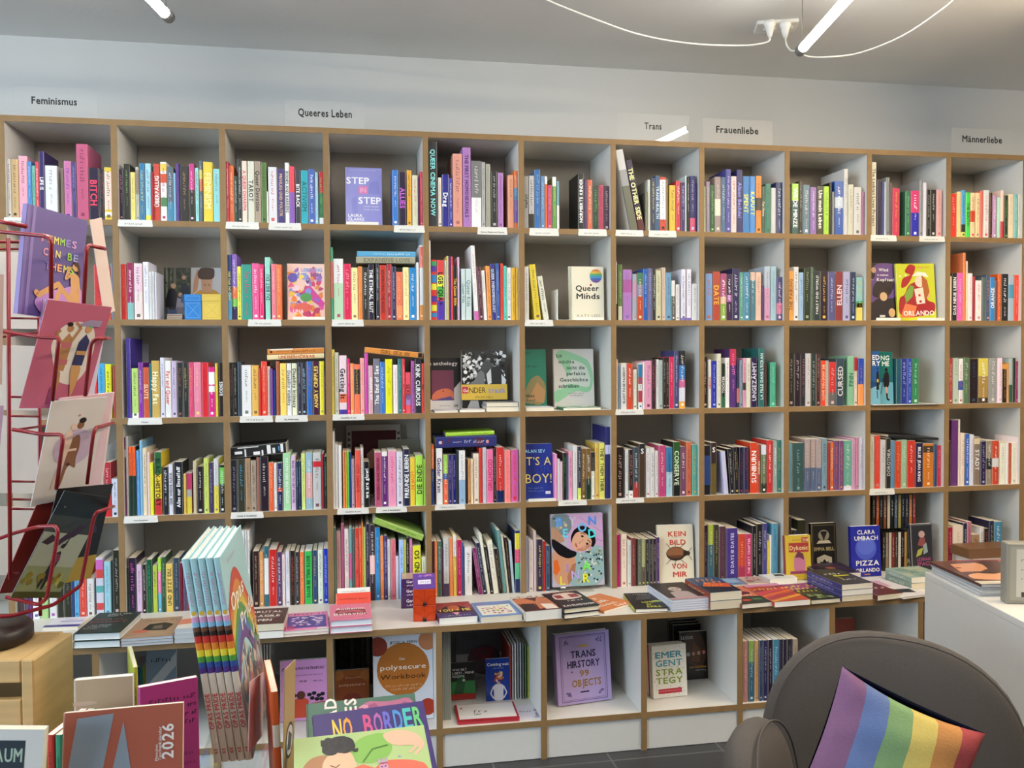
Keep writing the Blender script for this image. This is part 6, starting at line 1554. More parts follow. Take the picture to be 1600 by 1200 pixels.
# local: x to the room, y to the right.  The magazines' lower edge faces the room, so their local x axis runs along -y
U0 = atz(1437, 884, ZD + .045); U1 = atz(1530, 930, ZD + .045)
Mi = DM.inverted()
for k in range(4):
    lab = ['lowest magazine of the pile on the white desk corner', 'second lowest magazine of the pile on the white desk corner', 'second highest magazine of the pile on the white desk corner', 'top magazine showing bare skin and dark hair on the white desk corner'][k]
    flat_book(on_desk(.27 + (k % 2) * .003, .115 + (k % 3) * .002, ZD + .0004 + k * .0084, R(90 + k * .8)), .20, .26, .008, ['c8ccd2', 'd0d2d4', 'bcc4cc', '5a3a30'][k], SKIN if k == 3 else None, lab, pages='c4c8cc')
flat_book(on_desk(.23, .335, ZD + .0004, R(88)), .17, .23, .03, '8c9a72', [('T', 'QUEER', .12, .66, .12, 'dfe4d4', 'l', .8), ('r', .2, .4, .55, .56, 'c8d0b8'), ('m', .1, .2, .7, .06, 'dfe4d4')], 'olive green book with white lettering lying behind the skin-tone magazine', 'book', 'book', 'books on the white desk', gloss=False)
flat_book(on_desk(.02, .24, ZD + .0004, R(93)), .24, .11, .012, 'a8343c', [('p', [(.1, .2), (.9, .3), (.8, .6), (.2, .7)], '6a6a8a')], 'red magazine showing behind the pile on the white desk', pages='c8b8b0')
# grey box with a printed window
P = atz(1572, 944, ZD)
q = Mi @ P
bx = empty('display_box', 'grey-beige box with a pale printed front standing at the right picture edge', 'box', on_desk(q.x, q.y, ZD + .0004, R(84)))
hB = .155
mb = MB(); mb.bbox((0, 0, 0), (.15, .035, hB), .003, '8e8c82')
face_decor(mb, .15, hB, [('r', .06, .06, .94, .94, '9c9a90'), ('r', .16, .12, .9, .9, 'c4c2b8'), ('r', .24, .12, .4, .2, '3a3a38'), ('m', .24, .7, .5, .05, '6a6a66'), ('m', .24, .55, .5, .04, '6a6a66'), ('m', .24, .4, .4, .04, '6a6a66')], lambda u, v, k: (u, -k, v))
mb.build('box_body', M_PRINT, bx)

# ================================================================ armchair
M_FAB = mat('grey_wool_fabric', '57524f', rough=0.95, noise=0.22, nscale=260, stretch=(1, 1, 4), bump=0.5, bscale=500)
chair = empty('armchair', 'grey upholstered lounge armchair with a big oval back, rainbow cushion on it', 'armchair', Matrix.Translation((2.06, -1.30, 0)))


def oval_pad(rx, rz, th, curve, n=48, rings=9, ex=2.35):
    """upholstered oval pad: front bulges to -y, edges curl forward by curve"""
    mb = MB()

    def outline(a, s):
        c, si = math.cos(a), math.sin(a)
        k = (abs(c) ** ex + abs(si) ** ex) ** (-1 / ex)
        return rx * s * k * c, rz * s * k * si
    prof = []
    for i in range(rings):
        s = math.sin((i / (rings - 1)) * math.pi / 2) if i else 0.02
        prof.append((s * (1 - .0), -th * .5 * math.sqrt(max(0, 1 - s ** 6)) - th * .12 * (1 - s * s)))
    back = [(s, -y * .9) for s, y in reversed(prof[:-1])]
    rg = []
    for s, y in prof + back:
        ring = []
        for q in range(n):
            x, z = outline(2 * math.pi * q / n, s)
            ring.append((x, y - curve * ((x / rx) ** 2) - curve * .25 * ((z / rz) ** 2), z))
        rg.append(ring)
    mb.loft(rg, True)
    seam = [(outline(2 * math.pi * q / n, .955)) for q in range(n)]
    sm = MB()
    sm.tube([(x, -th * .44 - curve * ((x / rx) ** 2) - curve * .25 * ((z / rz) ** 2), z) for x, z in seam], .0022, 6, closed=True)
    return mb, sm


def pad(name, rx, rz, th, curve, M, ex=2.35):
    mb, sm = oval_pad(rx, rz, th, curve, ex=ex)
    o = mb.build(name, M_FAB, chair, True, chair.matrix_world.inverted() @ M)
    s = sm.build('seam_piping', M_FAB, o, True)
    return o


pad('backrest', .266, .238, .06, .045, Matrix.Translation((2.112, -1.285, .412)) @ Matrix.Rotation(R(-14), 4, 'Z') @ Matrix.Rotation(R(-14), 4, 'X') @ Matrix.Rotation(R(9), 4, 'Y'), 2.3)
pad('armrest', .15, .13, .075, .02, Matrix.Translation((1.735, -1.46, .436)) @ Matrix.Rotation(R(52), 4, 'Z') @ Matrix.Rotation(R(-10), 4, 'X'), 2.4)
pad('seat', .25, .24, .10, 0.0, Matrix.Translation((1.99, -1.60, .27)) @ Matrix.Rotation(R(-12), 4, 'Z') @ Matrix.Rotation(R(-84), 4, 'X'), 2.6)
mb = MB(); mb.tube([(0, -.26, .03), (0, -.26, .20)], .022, 14); mb.build('pedestal', M_METAL, chair, True)
mb = MB()
for q in range(4):
    a = R(45 + 90 * q)
    mb.tube([(0, -.26, .028), (.22 * math.cos(a), -.26 + .22 * math.sin(a), .014)], .013, 10)
mb.build('star_base', M_METAL, chair, True)

# rainbow cushion, square, leaning on the backrest
M_CUSH = mat('woven_cotton', attr=True, rough=0.95, noise=0.10, nscale=220, bump=0.45, bscale=300)
pl = [atd(1316, 1041, 1.53), atd(1540, 1146, 1.505), atd(1246, 1200, 1.495)]
Uc, Vc = pl[1] - pl[0], pl[0] - pl[2]
L_ = Uc.length
Ux = Uc.normalized()
Vy = (Vc - Ux * Vc.dot(Ux)).normalized()
Nz = Ux.cross(Vy)
CM = Matrix((Ux, Vy, Nz)).transposed().to_4x4()
CM.translation = pl[0]
cush = empty('cushion', 'square rainbow-striped cushion with a navy back leaning in the grey armchair', 'cushion', CM)
mb = MB()
mb2 = MB()
n = 36
cols = ['7f5a7c', '6478a8', '7fa06e', 'd2bd68', 'c4884c', 'a64446']


def cpt(i, j, sgn):
    u, v = i / n, j / n
    back = sgn < 0
    pu, pv = 4 * u * (1 - u), 4 * v * (1 - v)
    hgt = .045 * (pu * pv) ** .42
    # pinched sides between pointed corners
    # the navy back wraps a little further out than the striped front
    uu = u + (.5 - u) * (.05 if back else .07) * pv * abs(2 * u - 1)
    vv = v + (.5 - v) * (.03 if back else .12) * pu * abs(2 * v - 1)
    wr = .0016 * math.sin(9 * u + 14 * v) + .0012 * math.sin(23 * v - 7 * u) + .002 * math.sin(31 * (u + .4 * v)) * (1 - pu)
    return (uu * L_, (vv - 1) * L_, sgn * hgt + wr * (1 if pu * pv > 0 else 0) - (.02 * (1 - v) * 0))


for i in range(n):
    for j in range(n):
        k = min(5, int((i + .5) / n * 6))
        mb.face([cpt(i, j, 1), cpt(i + 1, j, 1), cpt(i + 1, j + 1, 1), cpt(i, j + 1, 1)], cols[k])
        mb2.face([cpt(i, j + 1, -1), cpt(i + 1, j + 1, -1), cpt(i + 1, j, -1), cpt(i, j, -1)], '1e2142')
o1 = mb.build('striped_front', M_CUSH, cush, False)
o2 = mb2.build('back_panel', M_CUSH, cush, False)
for o in (o1, o2):       # weld the cloth grid for smooth shading
    import bmesh
    bm = bmesh.new(); bm.from_mesh(o.data)
    bmesh.ops.remove_doubles(bm, verts=bm.verts, dist=1e-5)
    for f in bm.faces:
        f.smooth = True
    bm.to_mesh(o.data); bm.free()

# ================================================================ socket and cables on the ceiling
S0, S1 = atz(1180, 40, CEIL), atz(1245, 36, CEIL)
sock = empty('ceiling_socket', 'white double socket plate on the ceiling beside the right tube lamp', 'socket', Matrix.Translation((S0 + S1) / 2))
a = math.atan2((S1 - S0).y, (S1 - S0).x)
sock.rotation_euler = (0, 0, a)
Ls = (S1 - S0).length
mb = MB(); mb.bbox((-Ls / 2, -.045, -.012), (Ls / 2, .045, -.0005), .003); mb.build('socket_plate', M_WHITE, sock)
for sx in (-.02, .035):
    mb = MB(); mb.tube([(sx, 0, -.013), (sx, 0, -.0155)], .021, 20); mb.build('socket_well', M_WHITE, sock, True)


def plug(px, py, cable, label):
    P = atz(px, py, CEIL - .03)
    root = empty('power_plug', label, 'plug', Matrix.Translation((P.x, P.y, CEIL - .0165)), 'plugs in the ceiling socket')
    mb = MB()
    mb.loft([[(r * math.cos(q * .5236), r * math.sin(q * .5236), z) for q in range(12)] for r, z in ((.018, 0), (.0185, -.012), (.013, -.022), (.010, -.036), (.006, -.05))], True)
    mb.build('plug_body', M_WHITE, root, True)
    pts = [(P.x, P.y, CEIL - .066)] + [tuple(atz(x, y, z)) for x, y, z in cable]
    # smooth the cable
    sm = []
    for i in range(len(pts) - 1):
        p0, p1, p2, p3 = [Vector(pts[min(max(i + k, 0), len(pts) - 1)]) for k in (-1, 0, 1, 2)]
        for t in (0, .2, .4, .6, .8):
            sm.append(.5 * ((2 * p1) + (-p0 + p2) * t + (2 * p0 - 5 * p1 + 4 * p2 - p3) * t * t + (-p0 + 3 * p1 - 3 * p2 + p3) * t ** 3))
    sm.append(Vector(pts[-1]))
    mb = MB(); mb.tube([p - root.matrix_world.translation for p in sm], .0028, 8)
    mb.build('cable', M_WHITE, root, True)
    return root


plug(1203, 40, [(1198, 66, 2.225), (1160, 71, 2.215), (1080, 68, 2.21), (1000, 54, 2.215), (930, 30, 2.225), (855, 0, 2.25), (800, -30, 2.27), (720, -70, 2.29)], 'left white plug whose long cable sags towards the left along the ceiling')
plug(1227, 41, [(1229, 70, 2.222), (1236, 79, 2.20), (1246, 80, 2.19), (1262, 88, 2.19), (1295, 89, 2.185), (1345, 82, 2.20), (1410, 56, 2.21), (1470, 16, 2.225), (1500, -10, 2.24), (1540, -50, 2.27)], 'right white plug whose cable passes the tube lamp and rises right')

# ================================================================ display table, crate and card rack in the left foreground
ZTAB = 0.56
M_PINE = mat('pale_pine_wood', 'd0ab72', rough=0.65, noise=0.25, nscale=9, stretch=(1, 1, 9))
M_PINE2 = mat('grey_oak_table', '9a8a74', rough=0.6, noise=0.2, nscale=8, stretch=(1, 8, 8))
tab = empty('display_table', 'wooden display table under the leaning books, below the picture edge', 'table', Matrix.Translation((.7, -1.85, 0)))
mb = MB(); mb.bbox((-.75, -.30, ZTAB - .03), (.75, .22, ZTAB), .003); mb.build('table_top', M_PINE2, tab)
for sx in (-.7, .7):
    for sy in (-.26, .18):
        mb = MB(); mb.bbox((sx - .022, sy - .022, 0), (sx + .022, sy + .022, ZTAB - .0305), .002); mb.build('leg', M_PINE2, tab)
# crate
cr0 = atd(52, 1031, 1.14)
cr1 = atz(114, 988, cr0.z)
sdir = (cr1 - cr0).normalized()
ca = math.atan2(sdir.y, sdir.x)
Lc = (cr1 - cr0).length
KM = Matrix.Translation((cr0.x, cr0.y, 0)) @ Matrix.Rotation(ca - math.pi / 2, 4, 'Z')
crate = empty('wooden_crate', 'pale pine crate carrying the red card rack at lower left', 'crate', KM)
hz = cr0.z - ZTAB
zc0 = ZTAB + .0005
mb = MB(); mb.bbox((-.016, .0, zc0), (0, Lc, cr0.z), .002); mb.build('side_board', M_PINE, crate)
mb = MB(); mb.bbox((-.32, 0, zc0), (-.304, Lc, cr0.z), .002); mb.build('side_board', M_PINE, crate)
mb = MB(); mb.bbox((-.303, .001, cr0.z - .03), (-.017, .013, cr0.z - .0005), .0015); mb.build('front_slat', M_PINE, crate)
mb = MB(); mb.bbox((-.303, .001, zc0), (-.017, .013, cr0.z - .052), .0015); mb.build('front_slat', M_PINE, crate)
mb = MB(); mb.bbox((-.303, .0135, cr0.z - .016), (-.017, Lc - .002, cr0.z - .001), .0015); mb.build('lid_board', M_PINE, crate)
mb = MB(); mb.bbox((-.303, Lc - .0015, zc0), (-.017, Lc + .01, cr0.z - .001), .0015); mb.build('back_board', M_PINE, crate)

# card rack
rk0 = atd(8, 1000, 1.20)
RX, RY = rk0.x - .035, rk0.y + .02
rack = empty('card_rack', 'red wire card rack with pockets of greeting cards standing on the crate', 'card rack', Matrix.Translation((RX, RY, cr0.z + .0006)))
mb = MB()
mb.loft([[(r * math.cos(q * .2618), r * math.sin(q * .2618), z) for q in range(24)] for r, z in ((.060, 0), (.062, .002), (.062, .018), (.058, .022))], True)
mb.build('turntable_base', mat('dark_brown_plastic', '2a1c18', rough=.4), rack, True)
IM = rack.matrix_world.inverted()


def wire(pts, r=.0024, name='wire'):
    P = [IM @ atd(*p) for p in pts]
    # rounded bends
    out = [P[0]]
    for a_, b_, c_ in zip(P[:-2], P[1:-1], P[2:]):
        q = min((b_ - a_).length, (c_ - b_).length, .012) * .45
        p1, p2 = b_ + (a_ - b_).normalized() * q, b_ + (c_ - b_).normalized() * q
        out += [p1, b_ * .5 + (p1 + p2) * .25, p2]
    out.append(P[-1])
    mb = MB(); mb.tube(out, r, 8)
    return mb.build(name, M_RED, rack, True)


wire([(13, 372, 1.19), (14, 640, 1.19), (16, 905, 1.19)], .0026, 'upright_rod')
wire([(61, 490, 1.33), (62, 700, 1.33), (63, 962, 1.33)], .0026, 'upright_rod')
wire([(-60, 340, 1.25), (-58, 980, 1.25)], .0026, 'upright_rod')
wire([(-60, 336, 1.22), (0, 346, 1.19), (42, 354, 1.19)], .003, 'ring')
wire([(-60, 358, 1.20), (0, 362, 1.18), (74, 369, 1.17), (80, 376, 1.165), (80, 466, 1.19)], .0028, 'pocket_wire')
wire([(164, 389, 1.34), (161, 388, 1.26), (138, 383, 1.24), (135, 390, 1.235), (131, 474, 1.25)], .0028, 'pocket_wire')
wire([(-60, 378, 1.25), (43, 378, 1.25)], .0022, 'crossbar')
wire([(-60, 390, 1.25), (43, 389, 1.25)], .0016, 'crossbar')
wire([(5, 518, 1.17), (65, 527, 1.165), (92, 528, 1.16), (91, 538, 1.158), (82, 626, 1.18)], .0026, 'pocket_wire')
wire([(172, 529, 1.34), (165, 529, 1.23), (150, 529, 1.215), (142, 537, 1.22), (133, 619, 1.225)], .0026, 'pocket_wire')
wire([(5, 526, 1.22), (60, 519, 1.30)], .0018, 'crossbar')
wire([(20, 671, 1.17), (68, 679, 1.165), (97, 679, 1.16), (98, 690, 1.158), (88, 764, 1.18)], .0026, 'pocket_wire')
wire([(177, 661, 1.34), (150, 668, 1.25), (146, 677, 1.245), (136, 756, 1.26)], .0026, 'pocket_wire')
wire([(22, 672, 1.22), (72, 665, 1.30)], .0018, 'crossbar')
wire([(0, 841, 1.21), (22, 833, 1.20), (60, 823, 1.165), (87, 822, 1.16), (91, 831, 1.158), (73, 935, 1.18), (60, 945, 1.19), (10, 933, 1.21)], .0026, 'pocket_wire')
wire([(177, 791, 1.34), (167, 795, 1.235), (151, 800, 1.215), (146, 810, 1.22), (126, 915, 1.235), (84, 945, 1.22), (20, 962, 1.21), (-30, 965, 1.2)], .0026, 'pocket_wire')
wire([(14, 897, 1.195), (28, 895, 1.215)], .0018, 'crossbar')
for y in (497, 620, 650, 752, 780, 795):
    wire([(16, y, 1.2), (60, y + 1, 1.33)], .0016, 'crossbar')
GC = 'greeting cards in the red rack'


def card(TL, TR, DL, DR, BL, label, col, design=None, t=.0012, name='greeting_card', cat='card', spine=None, h=None, group=GC, shade=None):
    """a stiff card: top edge between two pixels at two distances, left edge running down to pixel BL = (x, y, distance)"""
    A, B, Cc = atd(*TL, DL), atd(*TR, DR), atd(*BL)
    U = B - A
    w = U.length
    X = U / w
    V = A - Cc
    Z = (V - X * V.dot(X))
    hh = h or Z.length
    Z = Z.normalized()
    Yv = Z.cross(X)
    M = Matrix((X, Yv, Z)).transposed().to_4x4()
    M.translation = A - Z * hh
    root = empty(name, label, cat, M, group)
    if t > .004:
        cov, pg = book_cover(t, hh, w, col)
        Q = Matrix(((0, 1, 0, 0), (-1, 0, 0, t / 2), (0, 0, 1, 0), (0, 0, 0, 1)))
        c2, p2 = MB(), MB()
        c2.add(cov, Q); p2.add(pg, Q)
        p2.build('pages', M_PAGE, root)
    else:
        c2 = MB(); c2.box((0, 0, 0), (w, t, hh), col)
    if spine:
        c2.face([(-.0003, t, 0), (-.0003, 0, 0), (-.0003, 0, hh), (-.0003, t, hh)], spine)
    if design:
        face_decor(c2, w, hh, design, lambda u, v, k: (u, -k, v))
    c2.build('cover' if t > .004 else 'card_sheet', M_PRINT, root)
    return root


# pale backs of cards in the pockets behind
for k, (y0, y1, x1) in enumerate(((392, 495, 57), (538, 622, 58), (648, 752, 60), (790, 880, 58))):
    card((-40, y0), (x1, y0 + 3), 1.38, 1.40, (-38, y1 + 18, 1.39), ['topmost', 'second', 'third', 'lowest'][k] + ' cream card back seen through the left of the red rack', 'e6d9c8')
for k, (y0, y1, c_) in enumerate(((425, 600, 'd8b0a0'), (630, 790, 'c8a0b8'))):
    card((-60, y0), (6, y0 + 4), 1.10, 1.12, (-64, y1, 1.10), ['upper', 'lower'][k] + ' pinkish card cut off by the left picture edge', c_)
SK1, SK2, SK3 = 'd9a46a', 'c08a5a', '8a5a3c'
card((141, 344), (159, 340), 1.32, 1.35, (146, 500, 1.335), 'cream card peeking out right behind the purple FEMMES card', 'e8d0c4')
FEM = [('r', 0, 0, .05, 1, '7d6aa8'), ('r', .09, 0, .14, 1, '8d78b4')]
for i, (wd_, y, x0, cs) in enumerate((('FEMMES', .70, .30, ['e88a8a', 'f0b070', 'f0e070', 'a8d858', '9a8ad0', 'd8a8d8']), ('CAN BE', .575, .34, ['e8a0b0', 'f0b8a0', 'f0e080', None, 'a8d858', 'a8b0e0']), ('THEMS', .45, .385, ['8a7ac0', 'e8a8a0', 'f0b070', 'e8e070', 'a8d858']))):
    for j, ch in enumerate(wd_):
        if cs[j]:
            FEM.append(('T', ch, x0 + j * .10, y, .07, cs[j], 'm', .08))
FEM += [('p', [(.2, .13), (.35, .02), (.7, .0), (1, .0), (1, .3), (.9, .36), (.6, .28), (.35, .24)], 'c490d0'), ('L', [(.86, .17), (.62, .30), (.56, .14)], .07, SK1), ('L', [(.84, .17), (.58, .33), (.28, .2), (.24, .22)], .075, SK1), ('p', [(.74, .14), (.92, .12), (.96, .2), (.9, .3), (.92, .44), (.82, .47), (.77, .42), (.8, .3)], SK1), ('L', [(.79, .44), (.7, .40), (.74, .5)], .045, SK1), ('L', [(.9, .42), (.94, .3), (.95, .18)], .04, SK1), ('c', .845, .52, .055, .055, SK1), ('p', [(.8, .54), (.84, .58), (.9, .56), (.94, .48), (.93, .42), (.89, .45), (.88, .52)], '4a2c20')]
card((43, 318), (137, 345), 1.21, 1.31, (57, 494, 1.235), 'purple notebook reading FEMMES CAN BE THEMS in the top pocket', '6a5a96', FEM, t=.008, name='notebook', cat='notebook', spine='8a76b4')
for k, (c_, dx) in enumerate((('b8a4d8', 12), ('e8c0d0', 9), ('8f88c4', 6), ('e4dcf0', 3))):
    card((75 - dx + 4, 468 - dx * .1), (174 - dx, 480), 1.21 + k * -.0 + .006 * (4 - k), 1.30 + .006 * (4 - k), (42 - dx + 4, 637 - dx * .3, 1.222), ['purple', 'pale pink', 'blue-violet', 'white'][k] + ' card edge behind the pink dancers card', c_)
PK = [('p', [(.3, .45), (.2, .6), (.3, .78), (.55, .84), (.8, .8), (.9, .6), (.85, .35), (.7, .22), (.45, .25)], 'efe6da'), ('p', [(.36, .36), (.5, .36), (.52, .66), (.44, .72), (.36, .64)], SK2), ('r', .36, .58, .52, .63, 'c8707a'), ('r', .36, .42, .52, .47, 'c8707a'), ('c', .44, .76, .05, .05, SK2), ('c', .42, .8, .045, .03, '2a1a18'), ('l', [(.36, .62), (.25, .7), (.3, .74)], .04, SK2), ('l', [(.5, .64), (.6, .78), (.5, .82)], .04, SK2), ('p', [(.36, .36), (.46, .36), (.48, .2), (.42, .08), (.36, .1), (.4, .2)], SK2), ('p', [(.36, .2), (.46, .18), (.46, .06), (.36, .04)], '9a4a70'),
      ('p', [(.6, .42), (.76, .42), (.78, .66), (.7, .72), (.62, .64)], '3a3a6a'), ('r', .62, .52, .77, .56, SK1), ('c', .72, .77, .05, .05, SK1), ('c', .74, .8, .045, .03, '7ab08a'), ('p', [(.6, .42), (.76, .42), (.74, .2), (.7, .1), (.66, .2), (.6, .36)], SK1), ('p', [(.52, .8), (.7, .86), (.9, .86), (.88, .8), (.7, .8)], 'a898b8'), ('r', .64, .06, .74, .1, 'eee')]
card((75, 468), (175, 480), 1.185, 1.28, (43, 638, 1.215), 'pink card with two dancing figures in the second pocket', 'c96a84', PK)
for k, (c_, dx) in enumerate((('e4c4cc', 9), ('8a78a8', 6), ('f0dcd8', 11))):
    card((84 + dx, 626 - dx * .4), (168 + dx, 618 - dx * .5), 1.215 + .012 * (k + 1), 1.31 + .012 * (k + 1), (50 + dx, 790, 1.235 + .012 * k), ['pale pink', 'mauve', 'cream'][k] + ' card edge behind the white embrace card', c_)
WH = [('c', .55, .52, .36, .26, 'c8b0c8'), ('p', [(.44, .6), (.62, .66), (.66, .52), (.62, .4), (.66, .3), (.5, .36), (.44, .14), (.36, .1), (.42, .3), (.44, .44)], SK3), ('c', .6, .74, .06, .055, SK3), ('c', .62, .785, .065, .04, '241a1a'), ('p', [(.34, .66), (.44, .72), (.5, .62), (.44, .44), (.38, .3), (.3, .12), (.26, .14), (.34, .36), (.32, .5)], 'e8c8b4'), ('c', .48, .73, .05, .05, 'e8c8b4'), ('l', [(.36, .62), (.44, .5), (.6, .5)], .035, 'e8c8b4'), ('c', .54, .84, .02, .014, 'c88a8a'), ('c', .5, .36, .03, .02, '4a2a20')]
card((81, 627), (168, 620), 1.20, 1.30, (45, 792, 1.215), 'white card with two embracing figures in the third pocket', 'ddd6d2', WH)
card((66, 768), (130, 772), 1.245, 1.315, (34, 925, 1.275), 'red card edge behind the dark landscape card', 'a8342c')
card((90, 764), (177, 756), 1.225, 1.32, (60, 920, 1.24), 'black-topped card with gold foot right behind the dark landscape card', '1e1a1c', [('r', 0, 0, 1, .25, 'a88a3a'), ('n', .1, .3, .9, .8, 14, .07, ['3a2a4a', '5a4a2a'])])
DK = [('r', 0, 0, 1, .42, '8f946c'), ('r', 0, .3, 1, .62, 'a8ab98'), ('r', 0, .62, 1, 1, '3a3a36'), ('r', 0, .78, 1, 1, '161618'), ('p', [(.3, .5), (.5, .62), (.62, .66), (.7, .72), (.8, .7), (.9, .74), (.72, .6), (.55, .56), (.4, .48)], '3a1f34'), ('p', [(.05, .52), (.2, .6), (.36, .56), (.2, .5)], '3a1a24'), ('n', 0, .1, 1, .26, 26, .07, ['a89a3a', '8a7a2a', 'b8b060', '5a5a2a']), ('p', [(.4, .12), (.46, .3), (.44, .42), (.56, .46), (.62, .36), (.56, .24), (.56, .08), (.5, .08), (.5, .22), (.45, .08)], '2a2026'), ('p', [(.44, .34), (.6, .34), (.58, .42), (.46, .42)], '7a3a5a'), ('c', .55, .5, .045, .04, '241c22'), ('p', [(.56, .52), (.62, .6), (.6, .5)], '33343a'), ('r', 0, 0, 1, .06, '4a4a1e'), ('c', .16, .86, .02, .012, '888')]
card((101, 767), (168, 777), 1.20, 1.28, (46, 934, 1.215), 'dark landscape card with a standing figure in the lowest pocket', '2a2a26', DK)

# ---------------------------------------------------------------- books in front
GF = 'books on the front display table'
SP = [(.0, .44, 'd9cfbe')]
z = .44
for hgt, c_ in ((.028, '4a2f7e'), (.026, '2f4f9c'), (.028, '4f9a3e'), (.032, 'e8d83c'), (.034, 'e0862e'), (.034, 'c8352c'), (.022, '2a1c1a'), (.022, '6a4632'), (.024, '86bede'), (.026, 'dba0c8'), (.022, 'f2ece6')):
    SP.append((z, z + hgt, c_)); z += hgt
b0 = atd(334, 1193, 1.2)
b1 = atd(285.5, 871, 1.2)
hO = (b1 - b0).length
lean = math.atan2(b1.x - b0.x, b1.z - b0.z)
tO = (atd(391, 1180, 1.2) - b0).length / 5
for k in range(5):
    cov, pg = book_cover(tO - .0007, hO, .235, 'a9d3da', True)
    spine_decor(cov, tO - .0007, hO, None, 'fff', SP)
    e = -.0007
    V, F, wt = text_mesh('OPAS PRIDE', True)
    s = tO * .62 / .73
    ss = hO * .175 / wt
    cov.faces([(-(y - .365) * s, e, hO * .165 + x * ss) for x, y in V], F, 'c8484a')
    V, F, wt = text_mesh('KE', True)
    cov.faces([(-(y - .365) * s * .7, e, hO * .045 + x * s * .7) for x, y in V], F, 'c8484a')
    Q, ln = marks(hO * .16, tO * .42)
    for a_, b_, c_, d_ in Q:
        cov.face([(tO * .2 - b_, e, hO * .77 + a_), (tO * .2 - d_, e, hO * .77 + a_), (tO * .2 - d_, e, hO * .77 + c_), (tO * .2 - b_, e, hO * .77 + c_)], 'c890b0')
    cov.face([(tO * .3 * math.cos(q * .5236), e, hO * .735 + tO * .3 * math.sin(q * .5236)) for q in range(12)], 'dcb43c')
    if k == 4:
        def fr(u, v, kk):
            return (tO / 2 - .0002 + kk, u, v)
        D = []
        # wavy rainbow band
        def wave(u):
            return .80 + .10 * math.sin(u * 5.2 - .6) - .16 * u * u
        for q, c_ in enumerate(('c8503c', 'd98a3c', 'd9c04a', '5a9a52', '4a78b0', '6a4a8e')):
            top = [(u / 12 * .98 + .01, wave(u / 12) - q * .062) for u in range(13)]
            D.append(('p', top + [(x, y - .064) for x, y in reversed(top)], c_))
        D += [('r', 0, 0, 1, .36, '9a8c84'), ('n', .02, .02, .98, .42, 90, .05, ['c8a888', '6a5a58', 'd8c0a8', '8a6a5a', '4a4a5a', 'b86a4a', '5a8a8a', 'c8b8c0', '7a5a7a', '3a3238']), ('n', .05, .36, .95, .5, 24, .03, ['d8b898', 'a87a5a', '5a3a2c', 'e0c8b0', 'ddd'])]
        D += [('T', 'Opas', .10, .70, .085, 'f4ece0', 'l', .55), ('T', 'Pride', .35, .55, .085, 'f4ece0', 'l', .6), ('m', .2, .93, .3, .02, 'c890b0')]
        face_decor(cov, .235, hO, D, fr)
    M = Matrix.Translation((b0.x + (k + .5) * tO, b0.y + .002, b0.z)) @ Matrix.Rotation(lean, 4, 'Y')
    root = empty('picture_book', 'light blue picture book reading OPAS PRIDE, ' + (ORD[k] + ' from left of the five' if k < 4 else 'rightmost of the five, rainbow cover visible'), 'book', M, 'five copies of the OPAS PRIDE picture book')
    cov.build('cover', M_PRINT, root)
    pg.build('pages', M_PAGE, root)
# acrylic holder under the five copies
hx = b0.x - .02
hold = empty('acrylic_holder', 'clear acrylic holder carrying the five light blue picture books', 'holder', Matrix.Translation((hx, b0.y, 0)))
mb = MB()
mb.box((-.005, -.01, b0.z - .014), (.088, .20, b0.z - .010))
mb.box((-.005, -.01, ZTAB + .0005), (-.001, .20, b0.z - .0141))
mb.box((.084, -.01, ZTAB + .0005), (.088, .20, b0.z - .0141))
mb.box((.080, .03, b0.z - .0099), (.083, .20, b0.z + .085))
mb.build('acrylic_plate', M_ACR, hold)
card((391, 1066), (412, 1050), 1.16, 1.28, (392, 1172, 1.16), 'pink card standing against the clear holder beside the picture books', 'd8aeb4', group=None)


def front_book(TL, TR, DL, DR, BL, t, label, col, design=None, spine=None, h=None):
    return card(TL, TR, DL, DR, BL, label, col, design, t, 'book', 'book', spine, h, GF)


def zmatch(TL, TR, DL):
    z = atd(*TL, DL).z
    d = ray(*TR)
    return (z - CAM.z) / d.z


A26 = [('p', [(-.0, .55), (.12, .97), (.42, .98), (.2, .3), (0, .3)], '8e9aa6'), ('p', [(.14, 0), (.50, .94), (.78, .0)], '8e9aa6'), ('v', '2026', .92, .745, .1, 'ece4e0'), ('v', 'Taschenkalender', .82, .74, .028, 'e4d4cc'), ('v', 'Menschen', .79, .74, .024, 'e4d4cc'), ('T', 'Armut', .36, .62, .04, 'e8e8e8', 'l', .2), ('T', 'hier & heute', .34, .55, .04, 'e8e8e8', 'l', .4), ('m', .34, .5, .4, .02, 'ddd')]
DL = 1.0
front_book((98, 1115), (286, 1098), 1.0, zmatch((98, 1115), (286, 1098), 1.0), (96, 1260, .985), .010, 'terracotta calendar book with blue-grey triangles reading 2026', 'ad5f4b', A26, h=.235)
front_book((114, 1064), (207, 1056), 1.12, zmatch((114, 1064), (207, 1056), 1.12), (114, 1200, 1.12), .012, 'beige book standing behind the terracotta 2026 book', 'bfa88a', [('c', .15, .88, .25, .04, 'd0b8a0'), ('m', .08, .78, .5, .025, '6a5a48')], h=.25)
front_book((216, 1075), (309, 1058), 1.10, zmatch((216, 1075), (309, 1058), 1.10), (216, 1200, 1.10), .010, 'magenta book with dark text lines behind the terracotta 2026 book', 'b23a80', [('m', .18, .90 - q * .045, .78, .022, '3a1530') for q in range(4)] + [('m', .1, .6 - q * .05, .8, .018, '7a2058') for q in range(6)], h=.24)


